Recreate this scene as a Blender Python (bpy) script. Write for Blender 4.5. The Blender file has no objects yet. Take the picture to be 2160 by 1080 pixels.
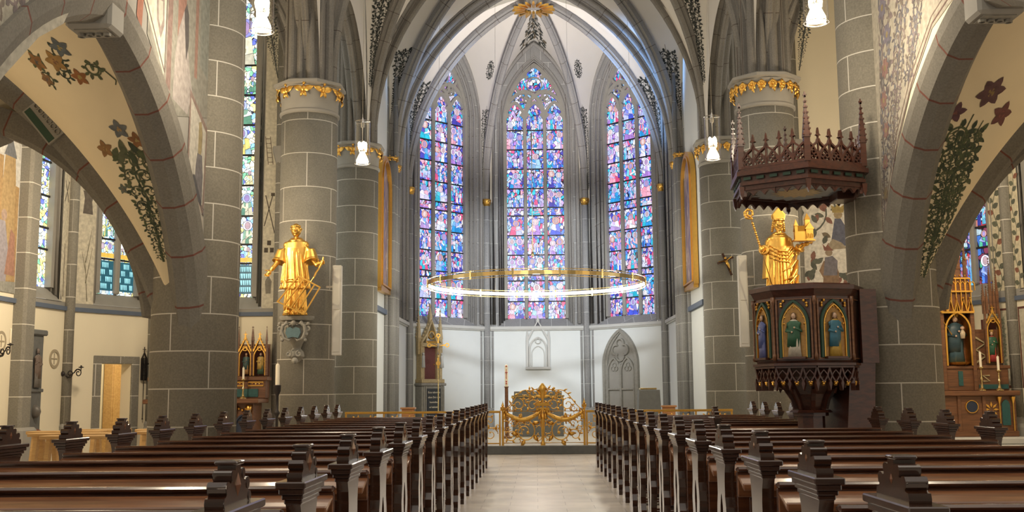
import bpy, math, random
from mathutils import Vector, Matrix
PI = math.pi
scene = bpy.context.scene
# ------------------------------------------------------------------ camera
CAMZ = 1.25
R3 = ((0.9997, 0.02292, -0.00816), (0.011, -0.1265, 0.99191), (-0.0217, 0.9917, 0.12671))
cd = bpy.data.cameras.new('camera'); cam = bpy.data.objects.new('camera', cd)
scene.collection.objects.link(cam)
r, u, f = [Vector(v).normalized() for v in R3]
cam.matrix_world = Matrix(((r.x, u.x, -f.x, 0), (r.y, u.y, -f.y, 0), (r.z, u.z, -f.z, CAMZ), (0, 0, 0, 1)))
cd.sensor_width = 36; cd.lens = 36 * 2250 / 2160; cd.clip_end = 200; cd.clip_start = 0.05
scene.camera = cam
# ------------------------------------------------------------------ world and exposure
scene.view_settings.view_transform = 'Standard'
scene.view_settings.look = 'None'
scene.view_settings.exposure = 0.13
scene.view_settings.gamma = 1.0
scene.view_settings.use_curve_mapping = False
world = bpy.data.worlds.new('daylight'); scene.world = world; world.use_nodes = True
bg = world.node_tree.nodes['Background']
bg.inputs['Color'].default_value = (1.0, 0.92, 0.80, 1); bg.inputs['Strength'].default_value = 0.86
scene.cycles.max_bounces = 6; scene.cycles.diffuse_bounces = 3; scene.cycles.glossy_bounces = 3
scene.cycles.transmission_bounces = 4; scene.cycles.transparent_max_bounces = 8
scene.cycles.sample_clamp_indirect = 4
scene.cycles.use_denoising = True

def light(name, kind, loc, power, col, size=0.3, target=None, spot=60, blend=0.5, sy=None):
    l = bpy.data.lights.new(name, kind); o = bpy.data.objects.new(name, l); scene.collection.objects.link(o)
    o.location = loc; l.energy = power; l.color = col
    if kind == 'AREA':
        l.size = size
        if sy: l.shape = 'RECTANGLE'; l.size_y = sy
    else:
        l.shadow_soft_size = size
    if kind == 'SPOT': l.spot_size = math.radians(spot); l.spot_blend = blend
    if target:
        o.rotation_euler = (Vector(target) - Vector(loc)).to_track_quat('-Z', 'Y').to_euler()
    return o
WARM = (1.0, 0.80, 0.55); DAY = (0.72, 0.84, 1.0)
# statue spotlights high on the arcade; unseen fills added for aisles and chancel
light('statue_spotlight', 'SPOT', (-6.2, 14.6, 5.6), 330, (1, .82, .5), .05, (-4.1, 18.8, 3.4), 20, .6)
light('statue_spotlight', 'SPOT', (6.3, 14.6, 5.9), 330, (1, .82, .5), .05, (4.3, 18.8, 3.5), 24, .6)
light('aisle_fill', 'POINT', (-6.6, 16.5, 4.4), 400, WARM, .25)  # added to brighten the aisle walls and webs, no fitting modelled
light('aisle_fill', 'POINT', (6.7, 16.5, 4.4), 330, WARM, .25)
light('aisle_fill', 'POINT', (-6.6, 9.6, 3.2), 34, WARM, .25)
light('aisle_fill', 'POINT', (6.7, 9.6, 3.2), 18, WARM, .25)
light('chancel_fill', 'SPOT', (-3.35, 20.6, 6.5), 2900, (.93, .97, 1), .25, (.6, 34, 4.0), 34, .5)  # unseen spots added to wash the apse walls
light('chancel_fill', 'SPOT', (3.5, 20.6, 6.5), 2900, (.93, .97, 1), .25, (-.6, 34, 4.0), 34, .5)
light('vault_fill', 'SPOT', (-1.6, 24.4, 4.0), 2100, (1, .93, .88), .3, (-.2, 32.4, 11.6), 48, .8)  # added to lighten the apse vault, no fixture hangs here
light('vault_fill', 'SPOT', (1.7, 24.4, 4.0), 2100, (1, .93, .88), .3, (.3, 32.4, 11.6), 48, .8)
light('window_daylight', 'SPOT', (-3.3, 30.1, 8.4), 4600, (.20, .48, 1), .2, (3.3, 29.9, 10.3), 42, .6)
light('window_daylight', 'SPOT', (3.4, 30.1, 8.4), 1500, (.32, .56, 1), .2, (-3.2, 29.9, 10.3), 42, .6)
light('vestry_lamp', 'POINT', (-8.6, 22.2, 2.2), 60, (1, .85, .6), .15)

# ------------------------------------------------------------------ mesh helpers
class MB:
    def __init__(s): s.v = []; s.f = []; s.uv = []; s.c = []
    def add(s, vs, fs, uvs=None, col=None):
        n = len(s.v); s.v += [tuple(p) for p in vs]
        for i, fa in enumerate(fs):
            s.f.append(tuple(n + k for k in fa)); s.uv.append(uvs[i] if uvs else None); s.c.append(col)
    def build(s, name, mat, parent=None, smooth=False, kind=None, keep=False):
        me = bpy.data.meshes.new(name)
        off = Vector((0, 0, 0))
        if parent is not None:
            p = parent
            while p is not None: off += p.location; p = p.parent
        elif not keep and s.v:
            xs = [p[0] for p in s.v]; ys = [p[1] for p in s.v]; zs = [p[2] for p in s.v]
            off = Vector(((min(xs) + max(xs)) / 2, (min(ys) + max(ys)) / 2, min(zs)))
        me.from_pydata([(p[0] - off.x, p[1] - off.y, p[2] - off.z) for p in s.v], [], s.f)
        uvl = me.uv_layers.new(name='UVMap').data
        for i, po in enumerate(me.polygons):
            w = s.uv[i]
            if w is None:
                nn = po.normal; a = (abs(nn.x), abs(nn.y), abs(nn.z))
                for li in po.loop_indices:
                    p = s.v[me.loops[li].vertex_index]
                    if a[2] >= a[0] and a[2] >= a[1]: uvl[li].uv = (p[0], p[1])
                    elif a[0] > a[1]: uvl[li].uv = (p[1], p[2])
                    else: uvl[li].uv = (p[0], p[2])
            else:
                for k, li in enumerate(po.loop_indices): uvl[li].uv = w[k]
        if any(c is not None for c in s.c):
            ca = me.color_attributes.new('Col', 'FLOAT_COLOR', 'CORNER').data
            for i, po in enumerate(me.polygons):
                c = s.c[i] or (0.5, 0.5, 0.5)
                for li in po.loop_indices: ca[li].color = (c[0], c[1], c[2], 1)
        if smooth:
            for po in me.polygons: po.use_smooth = True
            if smooth == 'auto':
                me.set_sharp_from_angle(angle=math.radians(40))
        me.materials.append(mat)
        o = bpy.data.objects.new(name, me); scene.collection.objects.link(o)
        if parent is not None: o.parent = parent
        else: o.location = off
        if kind: o['kind'] = kind
        return o
def thing(name, label, cat, loc=(0, 0, 0), group=None):
    o = bpy.data.objects.new(name, None); scene.collection.objects.link(o); o.location = loc
    o.empty_display_size = .2
    return tag(o, label, cat, group)
def tag(o, label, cat, group=None, kind=None):
    o['label'] = label; o['category'] = cat
    if group: o['group'] = group
    if kind: o['kind'] = kind
    return o
def struct(name, parent=None, loc=(0, 0, 0)):
    o = bpy.data.objects.new(name, None); scene.collection.objects.link(o); o.location = loc; o['kind'] = 'structure'
    return o
def copy_tree(o, parent=None):
    c = o.copy(); scene.collection.objects.link(c); c.parent = parent
    for ch in list(o.children): copy_tree(ch, c)
    return c

def box(mb, x0, x1, y0, y1, z0, z1, col=None, fr=None):
    P = [(x0, y0, z0), (x1, y0, z0), (x1, y1, z0), (x0, y1, z0), (x0, y0, z1), (x1, y0, z1), (x1, y1, z1), (x0, y1, z1)]
    if fr: P = [fr(*p) for p in P]
    mb.add(P, [(0, 3, 2, 1), (4, 5, 6, 7), (0, 1, 5, 4), (1, 2, 6, 5), (2, 3, 7, 6), (3, 0, 4, 7)], None, col)
def bbox(mb, x0, x1, y0, y1, z0, z1, b=.01, col=None, fr=None):
    """box with chamfered edges"""
    P = []; F = []
    for z, e in ((z0, b), (z0 + b, 0), (z1 - b, 0), (z1, b)):
        for (x, y) in ((x0 + e, y0 + b), (x0 + b, y0 + e), (x1 - b, y0 + e), (x1 - e, y0 + b), (x1 - e, y1 - b), (x1 - b, y1 - e), (x0 + b, y1 - e), (x0 + e, y1 - b)):
            P.append((x, y, z))
    for k in range(3):
        for i in range(8):
            j = (i + 1) % 8; F.append((k * 8 + i, k * 8 + j, k * 8 + 8 + j, k * 8 + 8 + i))
    F.append(tuple(range(7, -1, -1))); F.append(tuple(range(24, 32)))
    if fr: P = [fr(*p) for p in P]
    mb.add(P, F, None, col)
_J = [0]
def _jit(d0, d1):
    _J[0] += 1; e = (_J[0] * 7 % 37) * .00035; return (d0 - e, d1 + e) if d1 >= d0 else (d0 + e, d1 - e)
def prism(mb, pts, fr, d0, d1, col=None):
    d0, d1 = _jit(d0, d1)
    n = len(pts); P = [fr(a, b, d0) for a, b in pts] + [fr(a, b, d1) for a, b in pts]
    mb.add(P, [tuple(range(n)), tuple(range(2 * n - 1, n - 1, -1))] + [(i, n + i, n + (i + 1) % n, (i + 1) % n) for i in range(n)], None, col)
def strip(mb, path, w, fr, d0, d1, closed=False, col=None):
    """rectangular bar following a 2D path in a plane; w may be a list"""
    n = len(path); P = []; L = 0; us = [0]; d0, d1 = _jit(d0, d1)
    W = w if isinstance(w, (list, tuple)) else [w] * n
    for i in range(n):
        if closed: a, b = path[(i - 1) % n], path[(i + 1) % n]
        else: a, b = path[max(i - 1, 0)], path[min(i + 1, n - 1)]
        dx, dy = b[0] - a[0], b[1] - a[1]; l = math.hypot(dx, dy) or 1
        nx, ny = -dy / l, dx / l; x, y = path[i]; h = W[i] / 2
        P += [fr(x + nx * h, y + ny * h, d0), fr(x - nx * h, y - ny * h, d0), fr(x - nx * h, y - ny * h, d1), fr(x + nx * h, y + ny * h, d1)]
        if i: L += math.hypot(path[i][0] - path[i - 1][0], path[i][1] - path[i - 1][1]); us.append(L)
    F = []; U = []
    m = n if closed else n - 1
    for i in range(m):
        j = (i + 1) % n; ub = us[j] if j else us[i] + .1
        for k in range(4):
            k2 = (k + 1) % 4
            F.append((i * 4 + k, i * 4 + k2, j * 4 + k2, j * 4 + k)); U.append(((us[i], 1 + k * .1), (us[i], 1.1 + k * .1), (ub, 1.1 + k * .1), (ub, 1 + k * .1)))
    if not closed:
        F += [(3, 2, 1, 0), (4 * n - 4, 4 * n - 3, 4 * n - 2, 4 * n - 1)]; U += [((0, 1), (0, 1.1), (.1, 1.1), (.1, 1))] * 2
    mb.add(P, F, U, col)
def lathe(mb, prof, c=(0, 0, 0), n=24, a0=0, a1=2 * PI, col=None, ru=None, sx=1, sy=1):
    P = []; m = len(prof); full = abs(a1 - a0 - 2 * PI) < 1e-6; k = n if full else n + 1
    for (r_, z) in prof:
        for i in range(k):
            a = a0 + (a1 - a0) * i / n; P.append((c[0] + r_ * sx * math.cos(a), c[1] + r_ * sy * math.sin(a), c[2] + z))
    F = []; U = []; R = ru or max(p[0] for p in prof)
    for j in range(m - 1):
        for i in range(n):
            i2 = (i + 1) % k
            F.append((j * k + i, j * k + i2, (j + 1) * k + i2, (j + 1) * k + i))
            ua, ub = (a0 + (a1 - a0) * i / n) * R, (a0 + (a1 - a0) * (i + 1) / n) * R
            za, zb = c[2] + prof[j][1], c[2] + prof[j + 1][1]
            U.append(((ua, za), (ub, za), (ub, zb), (ua, zb)))
    if full:
        if prof[0][0] > 1e-5: F.append(tuple(range(k - 1, -1, -1))); U.append([(0, 0)] * k)
        if prof[-1][0] > 1e-5: F.append(tuple((m - 1) * k + i for i in range(k))); U.append([(0, 0)] * k)
    mb.add(P, F, U, col)
def frame_axes(d):
    d = Vector(d).normalized(); a = Vector((0, 0, 1)) if abs(d.z) < .9 else Vector((1, 0, 0))
    x = d.cross(a).normalized(); return x, x.cross(d).normalized()
def tube(mb, pts, rad, n=6, closed=False, col=None, cap=True):
    pts = [Vector(p) for p in pts]; m = len(pts); P = []
    R = rad if isinstance(rad, (list, tuple)) else [rad] * m
    xa = None
    for i in range(m):
        if closed: d = pts[(i + 1) % m] - pts[(i - 1) % m]
        else: d = pts[min(i + 1, m - 1)] - pts[max(i - 1, 0)]
        if d.length < 1e-9: d = Vector((0, 0, 1))
        d.normalize()
        if xa is None: xa, ya = frame_axes(d)
        else:
            xa = xa - d * xa.dot(d)
            if xa.length < 1e-6: xa, _ = frame_axes(d)
            xa.normalize(); ya = d.cross(xa)
        for k in range(n):
            a = 2 * PI * k / n; q = pts[i] + (xa * math.cos(a) + ya * math.sin(a)) * R[i]; P.append(tuple(q))
    F = []
    for i in range(m if closed else m - 1):
        j = (i + 1) % m
        for k in range(n):
            k2 = (k + 1) % n; F.append((i * n + k, j * n + k, j * n + k2, i * n + k2))
    if not closed and cap:
        F.append(tuple(range(n))); F.append(tuple((m - 1) * n + k for k in range(n - 1, -1, -1)))
    mb.add(P, F, None, col)
def ball(mb, c, r_, n=10, m=6, sx=1, sy=1, sz=1, col=None):
    prof = [(max(r_ * math.sin(PI * i / m), 1e-6), -r_ * sz * math.cos(PI * i / m)) for i in range(m + 1)]
    lathe(mb, prof, c, n, col=col, sx=sx, sy=sy)
def limb(mb, pts, rad, n=12, col=None):
    """tapered tube with rounded ends"""
    tube(mb, pts, rad, n, col=col)
    ball(mb, pts[0], rad[0], n, 6, col=col); ball(mb, pts[-1], rad[-1], n, 6, col=col)
def loft(mb, rings, n=36, col=None):
    """rings: (cx,cy,z,rx,ry,amp,k,ph)"""
    P = []
    for (cx, cy, z, rx, ry, am, k, ph) in rings:
        for i in range(n):
            a = 2 * PI * i / n; w = 1 + am * math.sin(k * a + ph) + am * .5 * math.sin((k * 2 + 1) * a + ph * 2.3)
            P.append((cx + rx * w * math.cos(a), cy + ry * w * math.sin(a), z))
    F = []
    for j in range(len(rings) - 1):
        for i in range(n):
            i2 = (i + 1) % n; F.append((j * n + i, j * n + i2, (j + 1) * n + i2, (j + 1) * n + i))
    F.append(tuple(range(n - 1, -1, -1))); F.append(tuple((len(rings) - 1) * n + i for i in range(n)))
    mb.add(P, F, None, col)
def sweep(mb, pts, B, prof, closed=True, un=None, flip=False):
    """profile (n,b) swept on pts: n = away from the arc centre (B x T), b = along B. B vector or function(i)."""
    pts = [Vector(p) for p in pts]; m = len(pts); P = []; L = [0]
    for i in range(1, m): L.append(L[-1] + (pts[i] - pts[i - 1]).length)
    k = len(prof); vv = [0]
    for i in range(k): vv.append(vv[-1] + math.hypot(prof[(i + 1) % k][0] - prof[i][0], prof[(i + 1) % k][1] - prof[i][1]))
    for i in range(m):
        T = (pts[min(i + 1, m - 1)] - pts[max(i - 1, 0)]).normalized()
        b = Vector(B).normalized(); N = b.cross(T).normalized()
        if flip: N = -N
        for (n_, b_) in prof: P.append(tuple(pts[i] + N * n_ + b * b_))
    F = []; U = []
    for i in range(m - 1):
        for j in range(k if closed else k - 1):
            j2 = (j + 1) % k; F.append((i * k + j, i * k + j2, (i + 1) * k + j2, (i + 1) * k + j))
            U.append(((L[i], 1 + vv[j]), (L[i], 1 + vv[j + 1]), (L[i + 1], 1 + vv[j + 1]), (L[i + 1], 1 + vv[j])))
    if closed:
        F.append(tuple(range(k))); U.append([(0, 1)] * k); F.append(tuple((m - 1) * k + j for j in range(k - 1, -1, -1))); U.append([(0, 1)] * k)
    mb.add(P, F, U)
def grid(mb, fn, nu, nv, uvf=None, flip=False):
    P = [fn(i / nu, j / nv) for j in range(nv + 1) for i in range(nu + 1)]
    F = []; U = []
    for j in range(nv):
        for i in range(nu):
            q = [j * (nu + 1) + i, j * (nu + 1) + i + 1, (j + 1) * (nu + 1) + i + 1, (j + 1) * (nu + 1) + i]
            w = [(P[k][0] + P[k][1], P[k][2]) for k in q]
            if flip: q = q[::-1]; w = w[::-1]
            F.append(tuple(q)); U.append(w)
    mb.add(P, F, U)
def wallframe(O, t, n):
    """local (u,v,d): u along t, v up, d along n"""
    t = Vector(t).normalized(); n = Vector(n).normalized(); O = Vector(O)
    return lambda a, b, d=0: tuple(O + t * a + Vector((0, 0, b)) + n * d)
def XYZ(x0=0, y0=0, z0=0, s=1):
    return lambda x, y, z: (x0 + x * s, y0 + y * s, z0 + z * s)
def arc_rise(a, h, n=14):
    """quarter of a pointed arch: (run 0..a, height 0..h) starting vertical"""
    if h < a: h = a
    R = (a * a + h * h) / (2 * a); th = math.asin(min(1, h / R))
    return [(R - R * math.cos(th * i / n), R * math.sin(th * i / n)) for i in range(n + 1)]
def run_at(a, h, z):
    R = (a * a + h * h) / (2 * a); z = min(max(z, 0), h)
    return R - math.sqrt(max(R * R - z * z, 0))
def ogive(w, zs, h, n=12, base=None):
    """outline path of a pointed opening of half width w, springing zs, rise h; from lower left over the top to lower right"""
    q = arc_rise(w, h, n)
    L = [(-w + a, zs + b) for a, b in q]; Rr = [(w - a, zs + b) for a, b in q[::-1]][1:]
    p = L + Rr
    if base is not None: p = [(-w, base)] + p + [(w, base)]
    return p
def circ(cx, cy, r_, n=20, a0=0, a1=2 * PI, closed=True):
    k = n if closed else n + 1
    return [(cx + r_ * math.cos(a0 + (a1 - a0) * i / n), cy + r_ * math.sin(a0 + (a1 - a0) * i / n)) for i in range(k)]

# ------------------------------------------------------------------ materials
def newmat(name):
    m = bpy.data.materials.new(name); m.use_nodes = True
    return m, m.node_tree.nodes, m.node_tree.links, m.node_tree.nodes['Principled BSDF']
def setp(b, **k):
    for a, v in k.items():
        n = {'rough': 'Roughness', 'metal': 'Metallic', 'spec': 'Specular IOR Level', 'coat': 'Coat Weight', 'coatr': 'Coat Roughness', 'ior': 'IOR', 'trans': 'Transmission Weight', 'alpha': 'Alpha'}[a]
        b.inputs[n].default_value = v
def mixc(n, l, fac, c1, c2, mode='MIX'):
    x = n.new('ShaderNodeMix'); x.data_type = 'RGBA'; x.blend_type = mode
    for s, v in ((0, fac), (6, c1), (7, c2)):
        if hasattr(v, 'links'): l.new(v, x.inputs[s])
        elif s == 0: x.inputs[0].default_value = v
        else: x.inputs[s].default_value = (*v, 1)
    return x.outputs[2]
def noise(n, l, scale, detail=4, vec=None, out=0, dist=0):
    t = n.new('ShaderNodeTexNoise'); t.inputs['Scale'].default_value = scale; t.inputs['Detail'].default_value = detail; t.inputs['Distortion'].default_value = dist
    if vec is None: vec = n.new('ShaderNodeTexCoord').outputs['Object']
    l.new(vec, t.inputs['Vector']); return t.outputs[out]
def ramp(n, l, fac, stops, interp='LINEAR'):
    r_ = n.new('ShaderNodeValToRGB'); r_.color_ramp.interpolation = interp
    e = r_.color_ramp.elements
    while len(e) < len(stops): e.new(.5)
    for i, (p, c) in enumerate(stops): e[i].position = p; e[i].color = (*c, 1)
    l.new(fac, r_.inputs[0]); return r_.outputs[0]
def bump(n, l, b, h, st=.2, d=.01):
    x = n.new('ShaderNodeBump'); x.inputs['Strength'].default_value = st; x.inputs['Distance'].default_value = d
    l.new(h, x.inputs['Height']); l.new(x.outputs[0], b.inputs['Normal'])
def plain(name, col, rough=.7, metal=0, var=.12, nscale=6, bmp=0, **k):
    m, n, l, b = newmat(name); setp(b, rough=rough, metal=metal, **k)
    f_ = noise(n, l, nscale, 5)
    c = mixc(n, l, f_, tuple(x * (1 - var) for x in col), tuple(min(1, x * (1 + var)) for x in col))
    l.new(c, b.inputs['Base Color'])
    if bmp: bump(n, l, b, noise(n, l, nscale * 8, 4), bmp)
    return m
def stone(name, c1, c2, mortar, bw=.9, rh=.45, ms=.010, rough=.85, var=.25, squash=1, offset=.5):
    m, n, l, b = newmat(name); setp(b, rough=rough, spec=.25)
    uv = n.new('ShaderNodeUVMap').outputs[0]
    t = n.new('ShaderNodeTexBrick'); l.new(uv, t.inputs['Vector'])
    t.inputs['Scale'].default_value = 1; t.inputs['Brick Width'].default_value = bw; t.inputs['Row Height'].default_value = rh
    t.inputs['Mortar Size'].default_value = ms; t.inputs['Mortar Smooth'].default_value = .1; t.inputs['Bias'].default_value = 0
    t.offset = offset
    f_ = noise(n, l, 3, 6); g_ = noise(n, l, 45, 3)
    a = mixc(n, l, f_, c1, c2); g2 = ramp(n, l, g_, [(0.3, (1 - var,) * 3), (.7, (1, 1, 1))])
    a = mixc(n, l, 1.0, a, g2, 'MULTIPLY')
    t.inputs['Color1'].default_value = (1, 1, 1, 1); t.inputs['Color2'].default_value = (.86, .86, .87, 1)
    a2 = mixc(n, l, 1.0, a, t.outputs['Color'], 'MULTIPLY')
    c = mixc(n, l, t.outputs['Fac'], a2, mortar)
    l.new(c, b.inputs['Base Color']); bump(n, l, b, g_, .15, .004)
    return m
def attr_mat(name, rough=.8, metal=0, var=.15, nscale=20, emis=0, **k):
    m, n, l, b = newmat(name); setp(b, rough=rough, metal=metal, **k)
    a = n.new('ShaderNodeAttribute'); a.attribute_name = 'Col'
    g2 = ramp(n, l, noise(n, l, nscale, 5), [(.3, (1 - var * 2,) * 3), (.7, (1, 1, 1))])
    c = mixc(n, l, 1.0, a.outputs['Color'], g2, 'MULTIPLY'); l.new(c, b.inputs['Base Color'])
    if emis:
        b.inputs['Base Color'].default_value = (0, 0, 0, 1); l.new(c, b.inputs['Emission Color']); b.inputs['Emission Strength'].default_value = emis
        for lk in list(b.inputs['Base Color'].links): l.remove(lk)
        m.cycles.emission_sampling = 'NONE'
    return m
def glass_mat(name, pal, scale, strength, lead=.035, aniso=(1, 1)):
    m, n, l, b = newmat(name); setp(b, rough=.3)
    uv = n.new('ShaderNodeUVMap').outputs[0]
    mp = n.new('ShaderNodeMapping'); mp.inputs['Scale'].default_value = (aniso[0], aniso[1], 1); l.new(uv, mp.inputs[0])
    d = n.new('ShaderNodeTexNoise'); d.inputs['Scale'].default_value = 3.0; l.new(mp.outputs[0], d.inputs['Vector'])
    ad = n.new('ShaderNodeMix'); ad.data_type = 'RGBA'; ad.blend_type = 'ADD'; ad.inputs[0].default_value = .22; l.new(mp.outputs[0], ad.inputs[6]); l.new(d.outputs[1], ad.inputs[7])
    v = n.new('ShaderNodeTexVoronoi'); v.inputs['Scale'].default_value = scale; l.new(ad.outputs[2], v.inputs['Vector'])
    v2 = n.new('ShaderNodeTexVoronoi'); v2.feature = 'DISTANCE_TO_EDGE'; v2.inputs['Scale'].default_value = scale; l.new(ad.outputs[2], v2.inputs['Vector'])
    sp = n.new('ShaderNodeSeparateColor'); l.new(v.outputs['Color'], sp.inputs[0])
    k = len(pal); c = ramp(n, l, sp.outputs[0], [(i / k, pal[i]) for i in range(k)], 'CONSTANT')
    ed = ramp(n, l, v2.outputs['Distance'], [(lead, (0.02, .02, .03)), (lead + .05, (1, 1, 1))])
    c = mixc(n, l, 1.0, c, ed, 'MULTIPLY')
    g2 = ramp(n, l, noise(n, l, 9, 4), [(.25, (.55,) * 3), (.7, (1.15,) * 3)])
    c = mixc(n, l, 1.0, c, g2, 'MULTIPLY')
    b.inputs['Base Color'].default_value = (.02, .02, .02, 1)
    l.new(c, b.inputs['Emission Color']); b.inputs['Emission Strength'].default_value = strength
    return m
def emit(name, col, st):
    m, n, l, b = newmat(name); b.inputs['Base Color'].default_value = (*col, 1); b.inputs['Emission Color'].default_value = (*col, 1); b.inputs['Emission Strength'].default_value = st
    return m
def thin_glass(name):
    m, n, l, b = newmat(name); n.remove(b)
    o = n['Material Output']; t = n.new('ShaderNodeBsdfTransparent'); g = n.new('ShaderNodeBsdfGlossy'); g.inputs['Roughness'].default_value = .05
    fr = n.new('ShaderNodeLayerWeight'); fr.inputs[0].default_value = .25
    x = n.new('ShaderNodeMixShader'); l.new(fr.outputs['Facing'], x.inputs[0]); l.new(t.outputs[0], x.inputs[1]); l.new(g.outputs[0], x.inputs[2]); l.new(x.outputs[0], o.inputs[0])
    return m
def wood(name, c1, c2, rough=.25, coat=.6, scale=1.0):
    m, n, l, b = newmat(name); setp(b, rough=rough, coat=coat, coatr=.12)
    tc = n.new('ShaderNodeTexCoord'); mp = n.new('ShaderNodeMapping'); mp.inputs['Scale'].default_value = (1.2 * scale, 14 * scale, 14 * scale); l.new(tc.outputs['Object'], mp.inputs[0])
    f_ = noise(n, l, 2.2, 6, mp.outputs[0], dist=.6)
    c = ramp(n, l, f_, [(.3, c1), (.7, c2)]); l.new(c, b.inputs['Base Color'])
    bump(n, l, b, f_, .08, .002)
    return m
M = {}
M['pier'] = stone('pier_stone', (.25, .23, .185), (.31, .285, .23), (.66, .63, .56), .92, .44, .007)
M['pier_far'] = stone('pier_stone_far', (.24, .23, .195), (.31, .295, .255), (.66, .64, .58), 1.0, .62, .0075)
M['arch_red'] = stone('arch_stone_red_joints', (.195, .183, .158), (.245, .23, .20), (.16, .065, .05), .62, 20, .012)
M['rib'] = stone('rib_stone', (.21, .20, .185), (.28, .27, .25), (.10, .085, .075), .7, 20, .008)
M['apse_stone'] = stone('apse_stone', (.30, .30, .30), (.37, .37, .365), (.55, .55, .54), .5, .75, .007)
M['apse_rib'] = stone('apse_rib_stone', (.29, .285, .275), (.37, .36, .35), (.12, .10, .09), .7, 20, .008)
M['plain_stone'] = plain('dressed_stone', (.30, .29, .265), .85, var=.15, nscale=4, bmp=.1)
M['light_stone'] = plain('pale_stone', (.50, .50, .48), .8, var=.08, nscale=4, bmp=.05)
M['cream'] = plain('cream_plaster', (.78, .66, .44), .9, var=.05, nscale=2.5, bmp=.04)
M['cream_light'] = plain('cream_wall_plaster', (.78, .72, .56), .9, var=.04, nscale=2, bmp=.04)
M['white'] = plain('chancel_plaster', (.66, .69, .69), .9, var=.04, nscale=2.5, bmp=.04)
M['web'] = plain('vault_plaster', (.70, .67, .62), .9, var=.05, nscale=1.6, bmp=.04)
M['paint'] = attr_mat('wall_paint', .85, 0, .18, 14)
M['slate'] = plain('blue_grey_paint', (.10, .13, .19), .7)
M['gold'] = plain('gilding', (.80, .47, .11), .33, 1, .12, 14, bmp=.12)
M['brass'] = plain('polished_brass', (.75, .58, .28), .22, 1, .08, 10)
M['iron'] = plain('wrought_iron', (.035, .03, .03), .5, .6)
M['wood'] = wood('dark_varnished_wood', (.035, .011, .006), (.10, .034, .013), .26, .7)
M['ledge'] = wood('lit_reddish_varnished_wood', (.11, .040, .016), (.24, .10, .042), .3, .6)  # light falling on the ledge planks is put into this brighter tone
M['wood_end'] = wood('dark_bench_end_wood', (.026, .010, .006), (.062, .024, .012), .22, .8)
M['inlay'] = wood('reddish_inlay_wood', (.11, .035, .012), (.19, .065, .025), .3, .5)
M['oak'] = wood('pale_oak', (.42, .25, .09), (.56, .36, .15), .5, .1)
M['pulpit'] = wood('pulpit_wood', (.035, .010, .006), (.085, .024, .012), .4, .3)
M['altar_wood'] = wood('altar_wood', (.10, .04, .018), (.20, .085, .035), .45, .2)
M['chair_wood'] = wood('orange_wood', (.35, .15, .05), (.45, .21, .08), .5, .1)
M['candle'] = plain('candle_wax', (.85, .78, .62), .5, var=.03)
M['fig'] = attr_mat('painted_carving', .45, 0, .12, 30)
M['altar_stone'] = plain('dark_grey_stone', (.12, .125, .125), .6, var=.25, nscale=12)
M['carved'] = plain('carved_grey_stone', (.26, .25, .22), .55, var=.3, nscale=15, bmp=.2)
M['teal'] = plain('teal_paint', (.02, .09, .09), .5, var=.4, nscale=25)
M['zig'] = plain('dull_gold', (.45, .38, .22), .5, .3)
M['doorw'] = wood('brown_door_wood', (.16, .06, .015), (.26, .11, .03), .5, .1)
M['tower'] = plain('gilded_sandstone', (.46, .36, .20), .45, .25, .3, 18)
M['crossp'] = plain('ochre_grey_paint', (.36, .31, .22), .8)
M['nicheg'] = plain('aged_gilt_panel', (.34, .19, .06), .45, .4, .5, 25)
M['led'] = emit('led_strip', (1, .90, .62), 16)
M['lamp'] = emit('lamp_bulb', (1, .88, .66), 30)
M['lampcone'] = emit('lamp_diffuser', (1, .86, .64), 9)
M['clear'] = thin_glass('clear_glass_cylinder')
M['chrome'] = plain('satin_steel', (.6, .58, .55), .25, 1)
M['black'] = plain('black_slate', (.035, .04, .045), .6)
M['darkred'] = plain('dark_red_door', (.12, .035, .03), .6, var=.4, nscale=40)
M['green'] = plain('dark_green_paint', (.02, .06, .04), .5)
M['leadbar'] = plain('saddle_bar_iron', (.02, .02, .025), .6)
M['white_panel'] = plain('white_loudspeaker', (.62, .60, .55), .6, var=.02)
PALA = [(.78, .80, .98), (.08, .13, .85), (.50, .26, .78), (.03, .58, .78), (.85, .10, .26), (.55, .60, .98), (.12, .26, .95), (.60, .42, .85), (.92, .42, .55), (.08, .07, .50), (.35, .62, .98), (1, .97, 1), (.03, .35, .80), (.75, .70, .95)]
M['ga'] = glass_mat('stained_glass_apse', PALA, 9.5, 1.30, .035, (1.25, .8))
PALY = [(.95, .78, .22), (.80, .92, .90), (.20, .45, .85), (.92, .85, .45), (.10, .13, .45), (.50, .78, .85), (.88, .90, .80), (.90, .85, .60), (.16, .40, .25), (.70, .85, .92)]
M['gy'] = glass_mat('stained_glass_aisle', PALY, 12.0, 2.5, .035)
PALR = [(.75, .05, .08), (.07, .25, .85), (.65, .85, .95), (.04, .06, .35), (.85, .30, .25), (.15, .60, .85), (.30, .05, .12), (.10, .60, .35), (.04, .06, .30)]
M['gr'] = glass_mat('stained_glass_modern', PALR, 7.0, .9, .04)
M['gfig'] = attr_mat('stained_glass_figures', .4, 0, .15, 12, emis=1.3)
m, n, l, b = newmat('old_painting'); setp(b, rough=.5)
tc_ = n.new('ShaderNodeTexCoord').outputs['Object']; mp_ = n.new('ShaderNodeMapping'); mp_.inputs['Scale'].default_value = (1, 2.2, .8); l.new(tc_, mp_.inputs[0])
l.new(ramp(n, l, noise(n, l, 2.4, 6, mp_.outputs[0], dist=1.2), [(.3, (.07, .06, .12)), (.45, (.16, .12, .20)), (.55, (.28, .20, .18)), (.66, (.50, .44, .42)), (.75, (.20, .10, .09))]), b.inputs['Base Color']); M['canvas'] = m
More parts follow.
